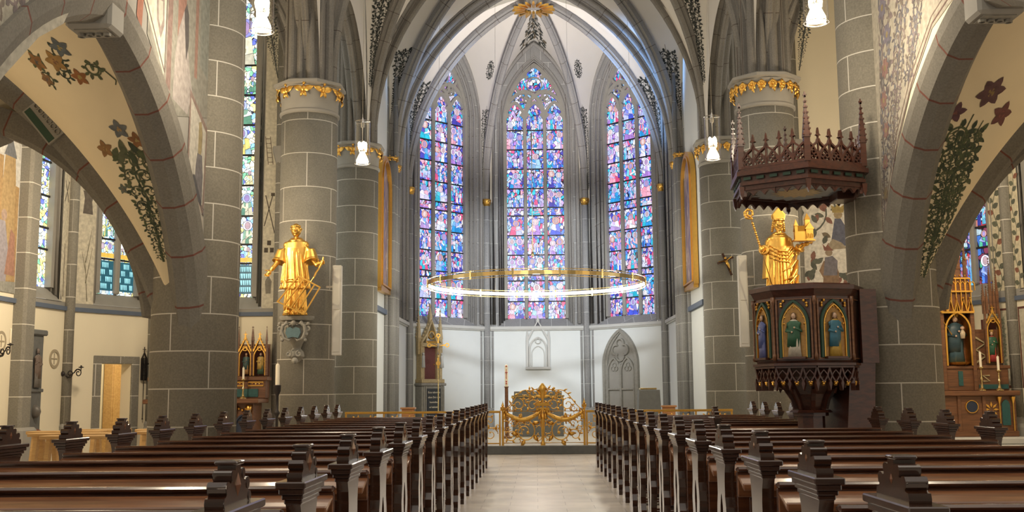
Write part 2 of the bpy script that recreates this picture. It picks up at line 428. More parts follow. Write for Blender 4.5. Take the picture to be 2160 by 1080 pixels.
# floor
m, n, l, b = newmat('floor_tiles'); setp(b, rough=.32, spec=.4)
tc = n.new('ShaderNodeTexCoord').outputs['Object']
t = n.new('ShaderNodeTexBrick'); l.new(tc, t.inputs['Vector']); t.inputs['Scale'].default_value = 1; t.inputs['Brick Width'].default_value = .62; t.inputs['Row Height'].default_value = .36; t.inputs['Mortar Size'].default_value = .004
t.inputs['Color1'].default_value = (.72, .65, .57, 1); t.inputs['Color2'].default_value = (.65, .585, .51, 1); t.inputs['Mortar'].default_value = (.42, .37, .32, 1)
c = mixc(n, l, 1.0, t.outputs['Color'], ramp(n, l, noise(n, l, 3, 5), [(.3, (.85,) * 3), (.7, (1.1,) * 3)]), 'MULTIPLY'); l.new(c, b.inputs['Base Color'])
bump(n, l, b, noise(n, l, 60, 3), .06, .003); M['floor'] = m
m, n, l, b = newmat('chancel_floor_mosaic'); setp(b, rough=.35)
tc = n.new('ShaderNodeTexCoord').outputs['Object']
t = n.new('ShaderNodeTexChecker'); l.new(tc, t.inputs['Vector']); t.inputs['Scale'].default_value = 6; t.inputs['Color1'].default_value = (.62, .57, .46, 1); t.inputs['Color2'].default_value = (.50, .47, .40, 1)
l.new(t.outputs[0], b.inputs['Base Color']); M['floor2'] = m
# ================================================================== STRUCTURE
def PT(pts, mx=lambda x: x): return [(mx(p[0]), p[1], p[2]) for p in pts]
# floor
mb = MB(); box(mb, -12, 12, -5, 22.05, -.2, 0); mb.build('floor', M['floor'], kind='structure')
mb = MB(); box(mb, -12, 12, -5.3, -5, 0, 12); mb.build('wall_back', M['plain_stone'], kind='structure')
mb = MB(); box(mb, -3.95, 4.1, 22.05, 35, -.2, .17); mb.build('floor', M['floor2'], kind='structure')
mb = MB(); box(mb, -12, -3.95, 22.05, 26, -.2, 0); mb.build('floor', M['floor'], kind='structure')
mb = MB(); box(mb, 4.1, 12, 22.05, 26, -.2, 0); mb.build('floor', M['floor'], kind='structure')
mb = MB(); bbox(mb, -3.9, 4.05, 21.93, 22.05, 0, .165, .01); mb.build('trim_1', M['altar_stone'], kind='structure')

# ---------------------------------------------------- decals painted on walls and webs
def decal(name, polys, fn, parent=None, mat=None, label=None):
    mb = MB(); e = Vector((0, 6, 2)); st = min(1.4e-5, .006 / max(len(polys), 1))
    for k, (pts, col) in enumerate(polys):
        P = []
        for a, b in pts:
            p = Vector(fn(a, b)); P.append(tuple(p + (e - p).normalized() * st * k))
        mb.add(P, [tuple(range(len(P)))], None, col)
    o_ = mb.build(name, mat or M['paint'], parent); o_['kind'] = 'thing'; return o_
def leafp(x, y, a, L, w, col):
    ca, sa = math.cos(a), math.sin(a)
    q = [(0, 0), (.25, .42), (.5, .5), (.78, .32), (1, 0), (.78, -.32), (.5, -.5), (.25, -.42)]
    return ([(x + (p * L) * ca - (s * w) * sa, y + (p * L) * sa + (s * w) * ca) for p, s in q], col)
def line_polys(path, w0, w1, col):
    out = []; n_ = len(path)
    for i in range(n_ - 1):
        (x0, y0), (x1, y1) = path[i], path[i + 1]; dx, dy = x1 - x0, y1 - y0; l_ = math.hypot(dx, dy) or 1
        wa = (w0 + (w1 - w0) * i / (n_ - 1)) / 2; wb = (w0 + (w1 - w0) * (i + 1) / (n_ - 1)) / 2; nx, ny = -dy / l_, dx / l_
        out.append(([(x0 + nx * wa, y0 + ny * wa), (x1 + nx * wb, y1 + ny * wb), (x1 - nx * wb, y1 - ny * wb), (x0 - nx * wa, y0 - ny * wa)], col))
    return out
def scroll(x, y, r_, a0, dr, col, turns=1.15, w=None, leaves=4, lc=None, rng=random):
    """spiral tendril whose stem starts at (x,y) heading a0 and curls with sense dr"""
    cx, cy = x + r_ * math.cos(a0 + dr * PI / 2), y + r_ * math.sin(a0 + dr * PI / 2)
    N = 16; path = []
    for i in range(N + 1):
        t = i / N; rr = r_ * (1 - .72 * t); an = a0 - dr * PI / 2 + dr * t * turns * 2 * PI
        path.append((cx + rr * math.cos(an), cy + rr * math.sin(an)))
    out = line_polys(path, w or r_ * .2, (w or r_ * .2) * .5, col)
    for k in range(leaves):
        i = int(2 + k * (N - 3) / max(leaves, 1)); px, py = path[i]; an = math.atan2(py - cy, px - cx)
        out.append(leafp(px, py, an + dr * .5, r_ * rng.uniform(.5, .85), r_ * rng.uniform(.3, .5), lc or col))
    ex, ey = path[-1]; out.append((circ(ex, ey, r_ * .16, 7), lc or col))
    return out
def flower(x, y, r_, c1, c2, k=5, a0=0.3):
    out = [leafp(x, y, a0 + 2 * PI * i / k, r_, r_ * .62, c1) for i in range(k)]
    out.append((circ(x, y, r_ * .28, 8), c2)); return out
def foliage(H, hw, n_, cols, seed=1, stem=.02, v0=0, flowers=None, dens=4, lean=0):
    """climbing foliage of height H; hw(v)= half width available"""
    rng = random.Random(seed); out = []; path = [(lean * (v0 + (H - v0) * i / 14) + .02 * math.sin(i * 1.3) * hw(v0 + (H - v0) * i / 14) / .3, v0 + (H - v0) * i / 14) for i in range(15)]
    out += line_polys(path, stem, stem * .5, cols[0])
    v = v0 + .02 * H; i = 0
    while v < H * .93:
        w = hw(v); r_ = max(min(w * .46, H * .2), .012)
        for sd in ((-1, 1) if w > .06 else ((-1) ** i,)):
            out += scroll(lean * v, v, r_ * rng.uniform(.85, 1.05), PI / 2 - sd * .75, sd, rng.choice(cols), rng.uniform(1, 1.3), None, dens, rng.choice(cols), rng)
            if w > .12:
                out.append(leafp(lean * v + sd * w * .55, v + r_ * 1.1, PI / 2 - sd * rng.uniform(.2, 1.1), r_ * .8, r_ * .4, rng.choice(cols)))
                out += scroll(lean * v + sd * w * .5, v + r_ * .2, r_ * .45, PI / 2 - sd * 1.4, sd, rng.choice(cols), 1.0, None, 2, None, rng)
        v += r_ * 1.75; i += 1
    if flowers:
        for (a, b, r_, c1, c2) in flowers: out += flower(a, b, r_, c1, c2)
    return out
GRN = [(.065, .085, .045), (.10, .12, .055), (.05, .065, .04), (.12, .13, .07)]
DK = [(.035, .04, .035), (.055, .06, .05), (.025, .03, .03)]
LIL = [(.20, .17, .17), (.27, .22, .22), (.16, .15, .16), (.24, .20, .17), (.20, .20, .23)]

# ---------------------------------------------------- piers of the arcade
def gild_leaf(mb, c, ang, s, kind):
    """a small gilded ornament sitting on a capital, facing outward at angle ang"""
    t = Vector((-math.sin(ang), math.cos(ang), 0)); n_ = Vector((math.cos(ang), math.sin(ang), 0)); c = Vector(c)
    fr = lambda a, b, d: tuple(c + t * a * s + Vector((0, 0, 1)) * b * s + n_ * d * s)
    def lf(x, z, a, L, w):
        P = []; 
        for k in range(9):
            f_ = k / 8; hw = w * math.sin(PI * min(f_ * .9 + .1, 1)) ; P.append((f_ * L, hw))
        pts = [(x + p * math.cos(a) - q * math.sin(a), z + p * math.sin(a) + q * math.cos(a), .05 + .10 * math.sin(p / L * PI)) for p, q in P]
        pt2 = [(x + p * math.cos(a) + q * math.sin(a), z + p * math.sin(a) - q * math.cos(a), .05 + .10 * math.sin(p / L * PI)) for p, q in P]
        mid = [(x + p * math.cos(a), z + p * math.sin(a), .14 + .12 * math.sin(p / L * PI)) for p, q in P]
        V_ = [fr(*p) for p in pts + mid + pt2]; F = []
        for r0 in (0, 9):
            for k in range(8): F.append((r0 + k, r0 + k + 1, r0 + k + 10, r0 + k + 9))
        mb.add(V_, F)
    if kind == 'eagle':
        lf(0, -.1, PI * .5, .55, .16); lf(0, .05, PI * .12, .75, .2); lf(0, .05, PI * .88, .75, .2); lf(0, 0, -PI * .35, .45, .12); lf(0, 0, -PI * .65, .45, .12)
        ball(mb, fr(.05, .5, .18), .11 * s, 8, 5)
    else:
        for sd in (-1, 1):
            for k in range(5): lf(sd * .36, .02, PI * (.5 + .4 * k) , .36, .17)
            lf(sd * .36, -.1, -PI * .5 + sd * .3, .45, .1)
            ball(mb, fr(sd * .36, .05, .16), .12 * s, 8, 5)
def roll_star(R, k, rr, n_=96):
    """plan of a compound pier: core with k attached shafts"""
    out = []
    for i in range(n_):
        a = 2 * PI * i / n_; d = R * .93
        for j in range(k):
            b = 2 * PI * j / k; rad = rr * (1.5 if j % 2 else 1.0); cxy = (R * math.cos(b), R * math.sin(b))
            pd = cxy[0] * math.cos(a) + cxy[1] * math.sin(a); q = rad * rad - (R * R - pd * pd)
            if q > 0 and pd > 0: d = max(d, pd + math.sqrt(q))
        out.append((d * math.cos(a), d * math.sin(a)))
    return out
def pier(x, y, label, cap, zc=6.95, mat='pier', r_=.515, orn='eagle', ztop=10.2, base=True, zb=0):
    t = thing('stone_pier', label, 'column', (x, y, zb), 'round stone piers of the arcade')
    mb = MB(); lathe(mb, [(r_, zb), (r_, zc - .55 if cap else ztop)], (x, y, 0), 48, ru=r_); mb.build('shaft', M[mat], t, True)
    if base:
        mb = MB(); lathe(mb, [(r_ + .16, zb), (r_ + .16, zb + .18), (r_ + .10, zb + .26), (r_ + .11, zb + .34), (r_ + .04, zb + .4), (r_ + .002, zb + .46)], (x, y, 0), 48); mb.build('base', M['plain_stone'], t, 'auto')
    if cap:
        mb = MB(); lathe(mb, [(r_, -.62), (r_ + .035, -.6), (r_ + .035, -.56), (r_ + .005, -.53), (r_ + .01, -.35), (r_ + .05, -.18), (r_ + .09, -.12)], (x, y, zc), 48)
        lathe(mb, [(r_ + .08, -.13), (r_ + .16, -.08), (r_ + .16, -.03), (r_ + .10, 0), (.1, 0)], (x, y, zc), 8, PI / 8, PI / 8 + 2 * PI)
        mb.build('capital', M['plain_stone'], t, 'auto')
        for k in range(10):
            a = 2 * PI * (k + .5) / 10 if orn == 'eagle' else 2 * PI * k / 10 + .2
            m_ = MB(); gild_leaf(m_, (x + (r_ + .04) * math.cos(a), y + (r_ + .04) * math.sin(a), zc - .24), a, .27, orn)
            m_.build('gilded_ornament', M['gold'], t, True)
        mb = MB(); prism(mb, [(x + a, y + b) for a, b in roll_star(.43, 14, .05)], lambda a, b, d: (a, b, d), zc - .01, ztop)
        mb.build('shaft_cluster', M['rib'], t)
    return t
pier(-4.15, 12.9, 'round grey stone pier at the corner of the left side chapel', False, ztop=7.2)
pier(4.30, 12.9, 'round grey stone pier beside the dark wooden pulpit', False, ztop=7.2)
pier(-4.17, 19.3, 'round stone pier carrying the gilded saint with a gridiron', True, mat='pier_far')
pier(4.27, 19.3, 'round stone pier behind the gilded bishop statue', True, mat='pier_far', orn='rose')
pier(-4.22, 24.8, 'farther round stone pier at the left of the chancel arch', True, zc=7.1, mat='pier_far', ztop=11)
pier(4.42, 24.8, 'farther round stone pier at the right of the chancel arch', True, zc=7.1, mat='pier_far', orn='rose', ztop=11)

# ---------------------------------------------------- low arcade arches, walls over them, aisle vaults
def arcpts(c, r_, a0, a1, n_=28): return [(c[0] + r_ * math.cos(a0 + (a1 - a0) * i / n_), c[1] + r_ * math.sin(a0 + (a1 - a0) * i / n_)) for i in range(n_ + 1)]
YA = 9.55; CY = 8.7; CZ = .95
tn = [2]
def trim(mb, mat, smooth=False):
    o = mb.build('trim_%d' % tn[0], M[mat], kind='structure', smooth=smooth); tn[0] += 1; return o
for side in (-1, 1):
    mx = (lambda x: x) if side < 0 else (lambda x: .15 - x)
    # arcade arch, octagonal section
    a_top = math.acos((YA - CY) / 3.85); a_bot = math.acos((12.55 - CY) / 4.05)
    half = arcpts((CY, CZ), 3.85, a_bot - .05, a_top, 20)
    path = [(y, z) for y, z in half] + [(2 * YA - y, z) for y, z in half[::-1]][1:]
    prof = [(0, .06), (.06, .16), (.20, .22), (.33, .22), (.33, -.21), (.19, -.21), (0, -.08)]
    mb = MB(); sweep(mb, [(mx(-4.1), y, z) for y, z in path], (side * -1, 0, 0), prof, flip=(side < 0))
    # make sure it stands outward from the centre
    trim(mb, 'arch_red')
    # keystone with carved panel
    fr = lambda a, b, d, mx=mx: (mx(-4.1 + a), YA + b, 4.69 + d)
    mb = MB(); bbox(mb, -.215, .215, -.17, .17, -.07, .2, .03, None, fr)
    trim(mb, 'plain_stone')
    mb = MB(); box(mb, -.15, .15, -.11, .11, -.08, -.068, None, fr)
    for k in range(4):
        gx = -.12 + .08 * k
        strip(mb, circ(gx, 0, .032, 8), .012, fr, -.10, -.08, True)
    trim(mb, 'carved')
    # nave wall above the arch
    zt = 7.3; N = 44; ys = [12.62 - (12.62 - 6.0) * i / N for i in range(N + 1)]
    def zarch(y):
        yy = y if y >= YA else 2 * YA - y
        q = 4.02 ** 2 - (yy - CY) ** 2
        return CZ + (math.sqrt(q) if q > 0 else 0)
    mb = MB()
    for xw in (-3.93, -4.27):
        P = [(mx(xw), y, zarch(y)) for y in ys] + [(mx(xw), y, zt) for y in ys]
        mb.add(P, [(i, i + 1, N + 2 + i, N + 1 + i) for i in range(N)])
    mb.build('wall_left_arcade' if side < 0 else 'wall_right_arcade', M['cream_light'] if side > 0 else M['plain_stone'], kind='structure')
    # transverse arches of the aisle (two orders)
    xa = -6.68
    def tr(c, r_, y, depth, th, name, zmin=2.25):
        a0 = math.asin((zmin - c[1]) / r_); a1 = math.acos((xa - c[0]) / r_)
        h_ = arcpts(c, r_, a0, a1, 22); p_ = h_ + [(2 * xa - x, z) for x, z in h_[::-1]][1:]
        mb = MB(); sweep(mb, [(mx(x), y, z) for x, z in p_], (0, 1, 0), [(0, 0), (0, depth * .6), (-.08 * 1, depth), (-.08 - th, depth), (-.08 - th, 0)] if False else [(-th, .06), (-th + .06, 0), (0, 0), (0, depth), (-th + .06, depth), (-th, depth - .06)], flip=(side > 0) )
        return trim(mb, name)
    tr((-10.2, .12), 6.29, 12.62, .3, .30, 'arch_red')
    tr((-7.65, 1.8), 3.2, 12.84, .5, .33, 'arch_red')
    # tympanum between the two orders
    mb = MB(); K_ = 22
    def zc_(c, r_, x): return c[1] + math.sqrt(max(r_ * r_ - (x - c[0]) ** 2, 0))
    xs = [-4.5 - (-4.5 - xa) * i / K_ for i in range(K_ + 1)]
    for x_f in (lambda x: x, lambda x: 2 * xa - x):
        P = [(mx(x_f(x)), 13.0, zc_((-7.65, 1.8), 3.15, x)) for x in xs] + [(mx(x_f(x)), 13.0, max(zc_((-10.2, .12), 6.15, x), zc_((-7.65, 1.8), 3.15, x))) for x in xs]
        mb.add(P, [(i, i + 1, K_ + 2 + i, K_ + 1 + i) for i in range(K_)])
    mb.build('wall_left_tympanum' if side < 0 else 'wall_right_tympanum', M['cream'], kind='structure')
    # smooth aisle web
    z0 = 2.3; ZA = CZ + math.sqrt(4.05 ** 2 - (YA - CY) ** 2); ZB = .12 + math.sqrt(6.29 ** 2 - (xa + 10.2) ** 2)
    ha, hb = ZA - z0, ZB - z0; H4 = (ha ** 4 + hb ** 4) ** .25
    _cache = {}
    def _level(dz):
        k_ = round(dz, 4)
        if k_ in _cache: return _cache[k_]
        c_hi = min(1, (ha / dz) ** 2); s_hi = min(1, (hb / dz) ** 2); p0 = math.acos(c_hi); p1 = math.asin(s_hi)
        if p1 < p0: p0 = p1 = (p0 + p1) / 2
        L_ = []
        for i in range(49):
            w_ = .5 - .5 * math.cos(PI * i / 48); ph = p0 + (p1 - p0) * w_
            a = min(dz * math.sqrt(max(math.cos(ph), 0)), ha); b = min(dz * math.sqrt(max(math.sin(ph), 0)), hb)
            L_.append((-10.2 + math.sqrt(max(6.29 ** 2 - (z0 + b - .12) ** 2, 0)), CY + math.sqrt(max(4.05 ** 2 - (z0 + a - CZ) ** 2, 0))))
        acc = [0]
        for i in range(1, 49): acc.append(acc[-1] + math.dist(L_[i], L_[i - 1]))
        _cache[k_] = (L_, acc); return _cache[k_]
    def webp(dz, f_, off=0, q=0):
        dz = max(dz, 1e-3); L_, acc = _level(dz); s_ = min(max(f_, 0), 1) * acc[-1]; i = 0
        while i < 47 and acc[i + 1] < s_: i += 1
        g_ = (s_ - acc[i]) / max(acc[i + 1] - acc[i], 1e-9); x = L_[i][0] + (L_[i + 1][0] - L_[i][0]) * g_; y = L_[i][1] + (L_[i + 1][1] - L_[i][1]) * g_
        z = z0 + dz
        if off:
            x -= off * .6; y -= off * .6; z -= off * .5
        if q & 1: y = 2 * YA - y
        if q & 2: x = 2 * xa - x
        return (mx(x), y, z)
    for q in range(4):
        mb = MB(); grid(mb, lambda u_, v_: webp(H4 * v_, u_, 0, q), 40, 80, flip=(q in (1, 2)) ^ (side > 0)); mb.build('ceiling', M['cream'], kind='structure', smooth=True)
    # painted foliage rising in the corner of the web
    def hwv(v): 
        A_ = webp(v, 0); B_ = webp(v, 1); return .5 * math.dist(A_, B_) * .92
    def fcen(v): return .12 if side < 0 else max(.25, .75 - .3 * v) / 2
    def hwr(v): return hwv(v) * max(.25, .75 - .3 * v)
    def wm(u_, v_):
        w = hwv(v_); return webp(v_, fcen(v_) + (u_ / max(2 * w, .05)), .004)
    rng = random.Random(5 + side)
    if side < 0:
        pl = foliage(1.62, lambda v: min(hwv(v) * .5, .19), 9, GRN, 3, .022, .5, None, 5)
        pl += flower(-.02, 1.82, .085, (.16, .17, .17), (.4, .25, .1)) + flower(.20, 1.66, .085, (.30, .16, .06), (.45, .3, .1)) + flower(-.13, 1.72, .08, (.28, .13, .05), (.4, .3, .12)) + flower(-.15, 1.32, .055, (.13, .15, .12), (.4, .2, .1)) + flower(.19, 1.28, .055, (.13, .15, .12), (.4, .2, .1))
        pl += [leafp(u_, 1.55 + .05 * math.sin(u_ * 40), 1.57 + u_ * 4, .14, .06, rng.choice(GRN)) for u_ in (-.16, -.1, -.04, .04, .1, .16)]
    else:
        pl = foliage(1.85, lambda v: hwr(v) * 1.4, 14, GRN, 8, .02, .12, None, 6) + foliage(1.8, lambda v: min(hwr(v) * .6, .12), 9, GRN[:2], 9, .015, .6, None, 4, -.04) + foliage(1.8, lambda v: min(hwr(v) * .6, .12), 9, GRN[:2], 10, .015, .9, None, 4, .06)
        pl += flower(.04, 2.02, .12, (.14, .07, .07), (.3, .2, .08), 6) + flower(-.17, 1.86, .09, (.13, .06, .07), (.25, .1, .08)) + flower(.26, 1.86, .11, (.18, .07, .06), (.3, .1, .08))
    decal('painted_foliage', [([(a, b) for a, b in p], c) for p, c in pl], wm, None)
    o = bpy.context.scene.objects[-1] if False else bpy.data.objects['painted_foliage' if side < 0 else 'painted_foliage.001']
    tag(o, 'painted green foliage with %s on the cream web of the %s aisle' % (('blue and orange blossoms', 'left') if side < 0 else ('dark red blossoms', 'right')), 'wall painting')
    if side < 0:
        pl = []
        for k in range(7):
            a = k * .9; cx, cy = .12 * k - .36, .05 * math.sin(k * 2.1)
            pl += scroll(cx, cy, .09, a, 1 if k % 2 else -1, rng.choice(GRN), 1.1, None, 5, None, rng)
        pl += flower(-.3, .1, .11, (.30, .15, .05), (.1, .1, .1)) + flower(-.05, .05, .12, (.38, .22, .07), (.2, .1, .05)) + flower(.12, .16, .1, (.13, .15, .16), (.4, .3, .1)) + flower(.1, -.14, .1, (.32, .13, .04), (.4, .3, .1)) + flower(-.38, -.08, .09, (.25, .14, .06), (.1, .1, .1))
        pl += line_polys([(.3, -.02), (.42, -.08), (.5, -.2), (.47, -.25)], .015, .01, GRN[0])
        decal('painted_blossoms', pl, lambda a, b: webp(2.31 + b * .62 + a * .02, min(max(.18 - a * .34, 0.004), 1), .005), None)
        tag(bpy.data.objects['painted_blossoms'], 'painted cluster of orange and blue blossoms high on the left aisle web', 'wall painting')
    # decorated panel on the first order of the transverse arch
    fr2 = lambda a, b, d, mx=mx: (mx(-5.98 + a * .62 - b * .75), 12.62 - d, 4.58 - a * .75 - b * .62)
    if side < 0:
        mb = MB(); box(mb, -.28, .28, -.14, .14, 0, .035, None, fr2); p_ = mb.build('carved_panel', M['plain_stone']); tag(p_, 'carved ornamental panel on the left aisle transverse arch', 'carving')
        m_ = MB()
        for k in range(6): strip(m_, circ(-.21 + .085 * k, -.05, .035, 8), .014, fr2, .035, .05, True)
        m_.build('rosette_row', M['carved'], p_)
        m_ = MB(); box(m_, -.26, .26, .03, .12, .035, .04, None, fr2); m_.build('green_band', M['green'], p_)

# mural on the left nave wall
def nw(xw, off): return lambda y, z: (xw + off, y, z)
WL = []
def quad(pts, c): WL.append((pts, c))
quad([(12.42, 6.9), (12.42, 4.55), (11.3, 4.28), (10.4, 4.9), (10.4, 6.9)], (.30, .29, .25))
quad([(12.40, 6.9), (12.40, 5.0), (12.1, 5.1), (12.05, 6.9)], (.27, .28, .25))
quad([(11.3, 6.9), (11.3, 5.2), (11.55, 4.9), (11.6, 6.9)], (.34, .19, .15))
quad([(11.9, 6.9), (11.9, 4.9), (12.0, 4.9), (12.02, 6.9)], (.33, .20, .16))
quad([(11.0, 6.9), (10.98, 4.55), (11.12, 4.5), (11.15, 6.9)], (.25, .17, .15))
quad([(11.35, 5.3), (11.5, 5.55), (11.62, 5.3), (11.72, 4.95), (11.85, 4.7), (11.7, 4.4), (11.2, 4.45), (11.25, 5.0)], (.42, .38, .36))
quad([(11.5, 5.55), (11.58, 5.66), (11.66, 5.55), (11.68, 5.2), (11.6, 5.0)], (.10, .09, .09))
quad([(11.78, 4.73), (12.45, 4.42), (12.38, 3.35), (11.75, 3.62)], (.30, .22, .19))
quad([(11.83, 4.64), (12.40, 4.36), (12.33, 3.46), (11.80, 3.68)], (.58, .55, .48))
quad([(12.13, 4.42), (12.22, 4.45), (12.27, 4.3), (12.25, 4.1), (12.2, 4.0), (12.12, 4.05)], (.38, .31, .17))
quad([(12.1, 4.05), (12.27, 4.05), (12.32, 3.8), (12.3, 3.5), (12.02, 3.6), (12.05, 3.9)], (.20, .19, .20))
quad([(11.9, 3.75), (12.02, 3.78), (12.3, 3.5), (12.28, 3.44), (11.88, 3.62)], (.10, .10, .11))
rng = random.Random(2)
for k in range(26):
    y = rng.uniform(11.87, 12.3); z = rng.uniform(3.75, 4.45)
    if not 12.0 < y < 12.29: WL.append((circ(y, z, .012, 5), (.28, .22, .18)))
quad([(10.15, 6.9), (10.15, 5.35), (10.9, 4.62), (10.95, 4.75), (10.95, 6.9)], (.66, .62, .52))
quad([(10.3, 6.9), (10.1, 5.0), (10.24, 4.85), (10.42, 6.9)], (.36, .15, .10))
quad([(9.7, 6.9), (9.72, 5.0), (9.86, 5.0), (9.86, 6.9)], (.36, .15, .10))
WL += line_polys([(10.2, 5.4), (10.93, 4.66)], .03, .03, (.15, .12, .11)) + line_polys([(10.93, 4.66), (10.97, 6.9)], .03, .03, (.15, .12, .11)) + line_polys([(10.45, 5.5), (10.7, 5.62), (10.93, 5.6)], .02, .02, (.15, .12, .11))
quad([(10.62, 5.45), (10.86, 5.5), (10.88, 5.15), (10.78, 4.98), (10.66, 5.15)], (.30, .25, .23)); quad([(10.68, 5.38), (10.82, 5.4), (10.83, 5.2), (10.77, 5.1), (10.7, 5.2)], (.52, .48, .42))
WL += scroll(10.6, 5.8, .1, 1, 1, LIL[0]) + scroll(10.8, 6.0, .1, 2, -1, LIL[0])
quad([(12.1, 3.55), (12.38, 3.32), (12.42, 2.7)], (.50, .46, .40))
WL += [([(a, b) for a, b in p], c) for p, c in scroll(12.27, 3.25, .05, 1.5, 1, LIL[2]) + scroll(12.33, 3.05, .035, 1.5, -1, LIL[2]) + scroll(12.3, 3.4, .05, 1.5, -1, LIL[2])]
for z_ in (3.72, 3.78): WL += line_polys([(11.55, z_ + .25), (11.78, z_ + .08)], .015, .015, (.3, .2, .17))
decal('painted_mural', [([(a, b) for a, b in p], c) for p, c in WL], lambda a, b: (-3.93 + .006 + .00001 * a, a, b))
tag(bpy.data.objects['painted_mural'], 'faded mural with a standing saint on the left nave wall above the arch', 'wall painting')
NP = [([(8.52, 4.34), (8.1, 4.08), (7.6, 3.62), (7.2, 3.2), (7.0, 3.2), (7.0, 6.5), (8.9, 6.5), (8.9, 4.9)], (.50, .47, .39))]
rng = random.Random(77)
for (cy, cz, R_, a0, dr) in ((8.0, 4.25, .16, 1.0, 1), (7.75, 4.05, .13, 2.2, -1), (8.25, 4.55, .15, .4, -1), (7.85, 4.5, .15, 1.5, 1), (7.5, 4.0, .12, 1.1, 1), (8.1, 4.8, .15, 2.4, 1), (7.6, 4.4, .13, .3, -1), (8.4, 4.85, .12, 1.9, -1)):
    NP += scroll(cy, cz, R_, a0, dr, rng.choice(LIL), 1.2, .03, 6, rng.choice(LIL), rng)
NP += line_polys([(8.55, 4.42), (8.1, 4.14), (7.6, 3.70), (7.2, 3.26)], .02, .02, (.25, .12, .10))
NP += [([(8.95, 4.62), (8.62, 4.48), (8.6, 6.4), (8.95, 6.4)], (.22, .15, .13))]
decal('painted_scrollwork', [q for q in NP if all(zarch(a) - .02 < b for a, b in q[0]) or q is NP[0]], lambda a, b: (-3.93 + .006, a, b))
tag(bpy.data.objects['painted_scrollwork'], 'grey painted scrollwork on the near left spandrel at the upper left edge', 'wall painting')
# right spandrel scrollwork
def rs_hw(v): return .02 + v * .19
RP = [([(12.47, 2.75), (12.52, 6.9), (9.75, 6.9), (9.9, 5.02), (10.6, 4.9), (11.3, 4.45), (11.9, 3.85), (12.2, 3.4)], (.50, .46, .38))]
sp = foliage(4.1, rs_hw, 22, LIL, 12, .03, .05, None, 6) + foliage(3.6, lambda v: .05 + v * .1, 12, LIL, 15, .02, .9, None, 5, -.28) + foliage(3.6, lambda v: .05 + v * .08, 12, LIL, 17, .02, 1.7, None, 5, -.5)
for k in range(9): sp += flower(-.05 - .1 * (k % 3) * k * .15, .7 + .36 * k, .09 + .01 * k, random.Random(k).choice([(.33, .20, .18), (.30, .24, .16), (.24, .22, .27)]), (.35, .28, .15), 7)
RP += [([(12.40 - .055 * 0 + min(a, .09 if b < 5 else .09) - b * .10, 2.8 + b) for a, b in p], c) for p, c in sp]
RP += line_polys([(12.44, 2.8), (12.48, 6.9)], .02, .02, (.24, .15, .13)) + line_polys([(12.42, 2.8), (12.15, 3.5), (11.8, 4.0), (11.25, 4.52), (10.6, 4.95), (9.9, 5.1)], .018, .018, (.24, .15, .13)) + line_polys([(12.42, 3.0), (12.18, 3.55), (11.83, 4.08), (11.28, 4.6), (10.6, 5.03), (9.9, 5.18)], .012, .012, (.30, .22, .19))
rngp = [p for p in RP]
ok = []
for p, c in rngp:
    if all(zarch(a) - .02 < b and a < 12.52 for a, b in p) or p is RP[0][0]: ok.append((p, c))
decal('painted_scrollwork', ok, lambda a, b: (4.08 - .006, a, b))
tag(bpy.data.objects['painted_scrollwork.001'], 'grey and lilac painted scrollwork filling the spandrel above the right arcade arch', 'wall painting')

# ---------------------------------------------------- tall arches between the piers
def _ribp():
    h = [(.02, .0)] + [(.06 - .06 * math.cos(a), .06 * math.sin(a)) for a in (.5, 1.0, 1.6, 2.2)] + [(.12, .045), (.125, .085), (.15, .085)]
    h += [(.21 - .055 * math.cos(a), .135 + .055 * math.sin(a)) for a in (.1, .7, 1.3, 1.9)] + [(.26, .165), (.27, .20), (.36, .20)]
    return [(a, -b) for a, b in h[::-1]] + [p for p in h[1:]]
RIBP = _ribp()
def scalep(p, s, sb=None): return [(a * s, b * (sb or s)) for a, b in p]
DIAG = [(0, -.035), (0, .035), (.05, .085), (.09, .07), (.13, .12), (.24, .12), (.24, -.12), (.13, -.12), (.09, -.07), (.05, -.085)]
def riser(p0, p1, z0, z1, n_=18, stilt=0):
    """pointed rib from springing p0 (x,y) at z0 to crown p1 at z1"""
    a = math.dist(p0, p1); out = []
    for (rn, h) in arc_rise(a, z1 - z0, n_): 
        f_ = rn / a; out.append((p0[0] + (p1[0] - p0[0]) * f_, p0[1] + (p1[1] - p0[1]) * f_, z0 + h))
    return out
def ribmesh(p0, p1, z0, z1, prof, mat, n_=18):
    P = riser(p0, p1, z0, z1, n_); d = Vector((p1[0] - p0[0], p1[1] - p0[1], 0)).normalized(); B = Vector((0, 0, 1)).cross(d)
    mb = MB(); sweep(mb, P, tuple(B), prof, flip=True); return mb
def check_out(prof): return prof
def cross_arch(p0, p1, z0, z1, prof, mat):
    """full pointed arch from p0 to p1"""
    c = ((p0[0] + p1[0]) / 2, (p0[1] + p1[1]) / 2)
    A = riser(p0, c, z0, z1, 18); Bp = riser(p1, c, z0, z1, 18)
    d = Vector((p1[0] - p0[0], p1[1] - p0[1], 0)).normalized(); B = Vector((0, 0, 1)).cross(d)
    mb = MB(); sweep(mb, A, tuple(B), prof, flip=True); sweep(mb, Bp, tuple(-B), prof, flip=True); return mb
def surf(z0, z1, p0, p1): 
    """point function of a rib by height fraction"""
    a = math.dist(p0, p1)
    def fn(t):
        h = (z1 - z0) * t; f_ = run_at(a, max(z1 - z0, a), h) / a
        return (p0[0] + (p1[0] - p0[0]) * f_, p0[1] + (p1[1] - p0[1]) * f_, z0 + h)
    return fn
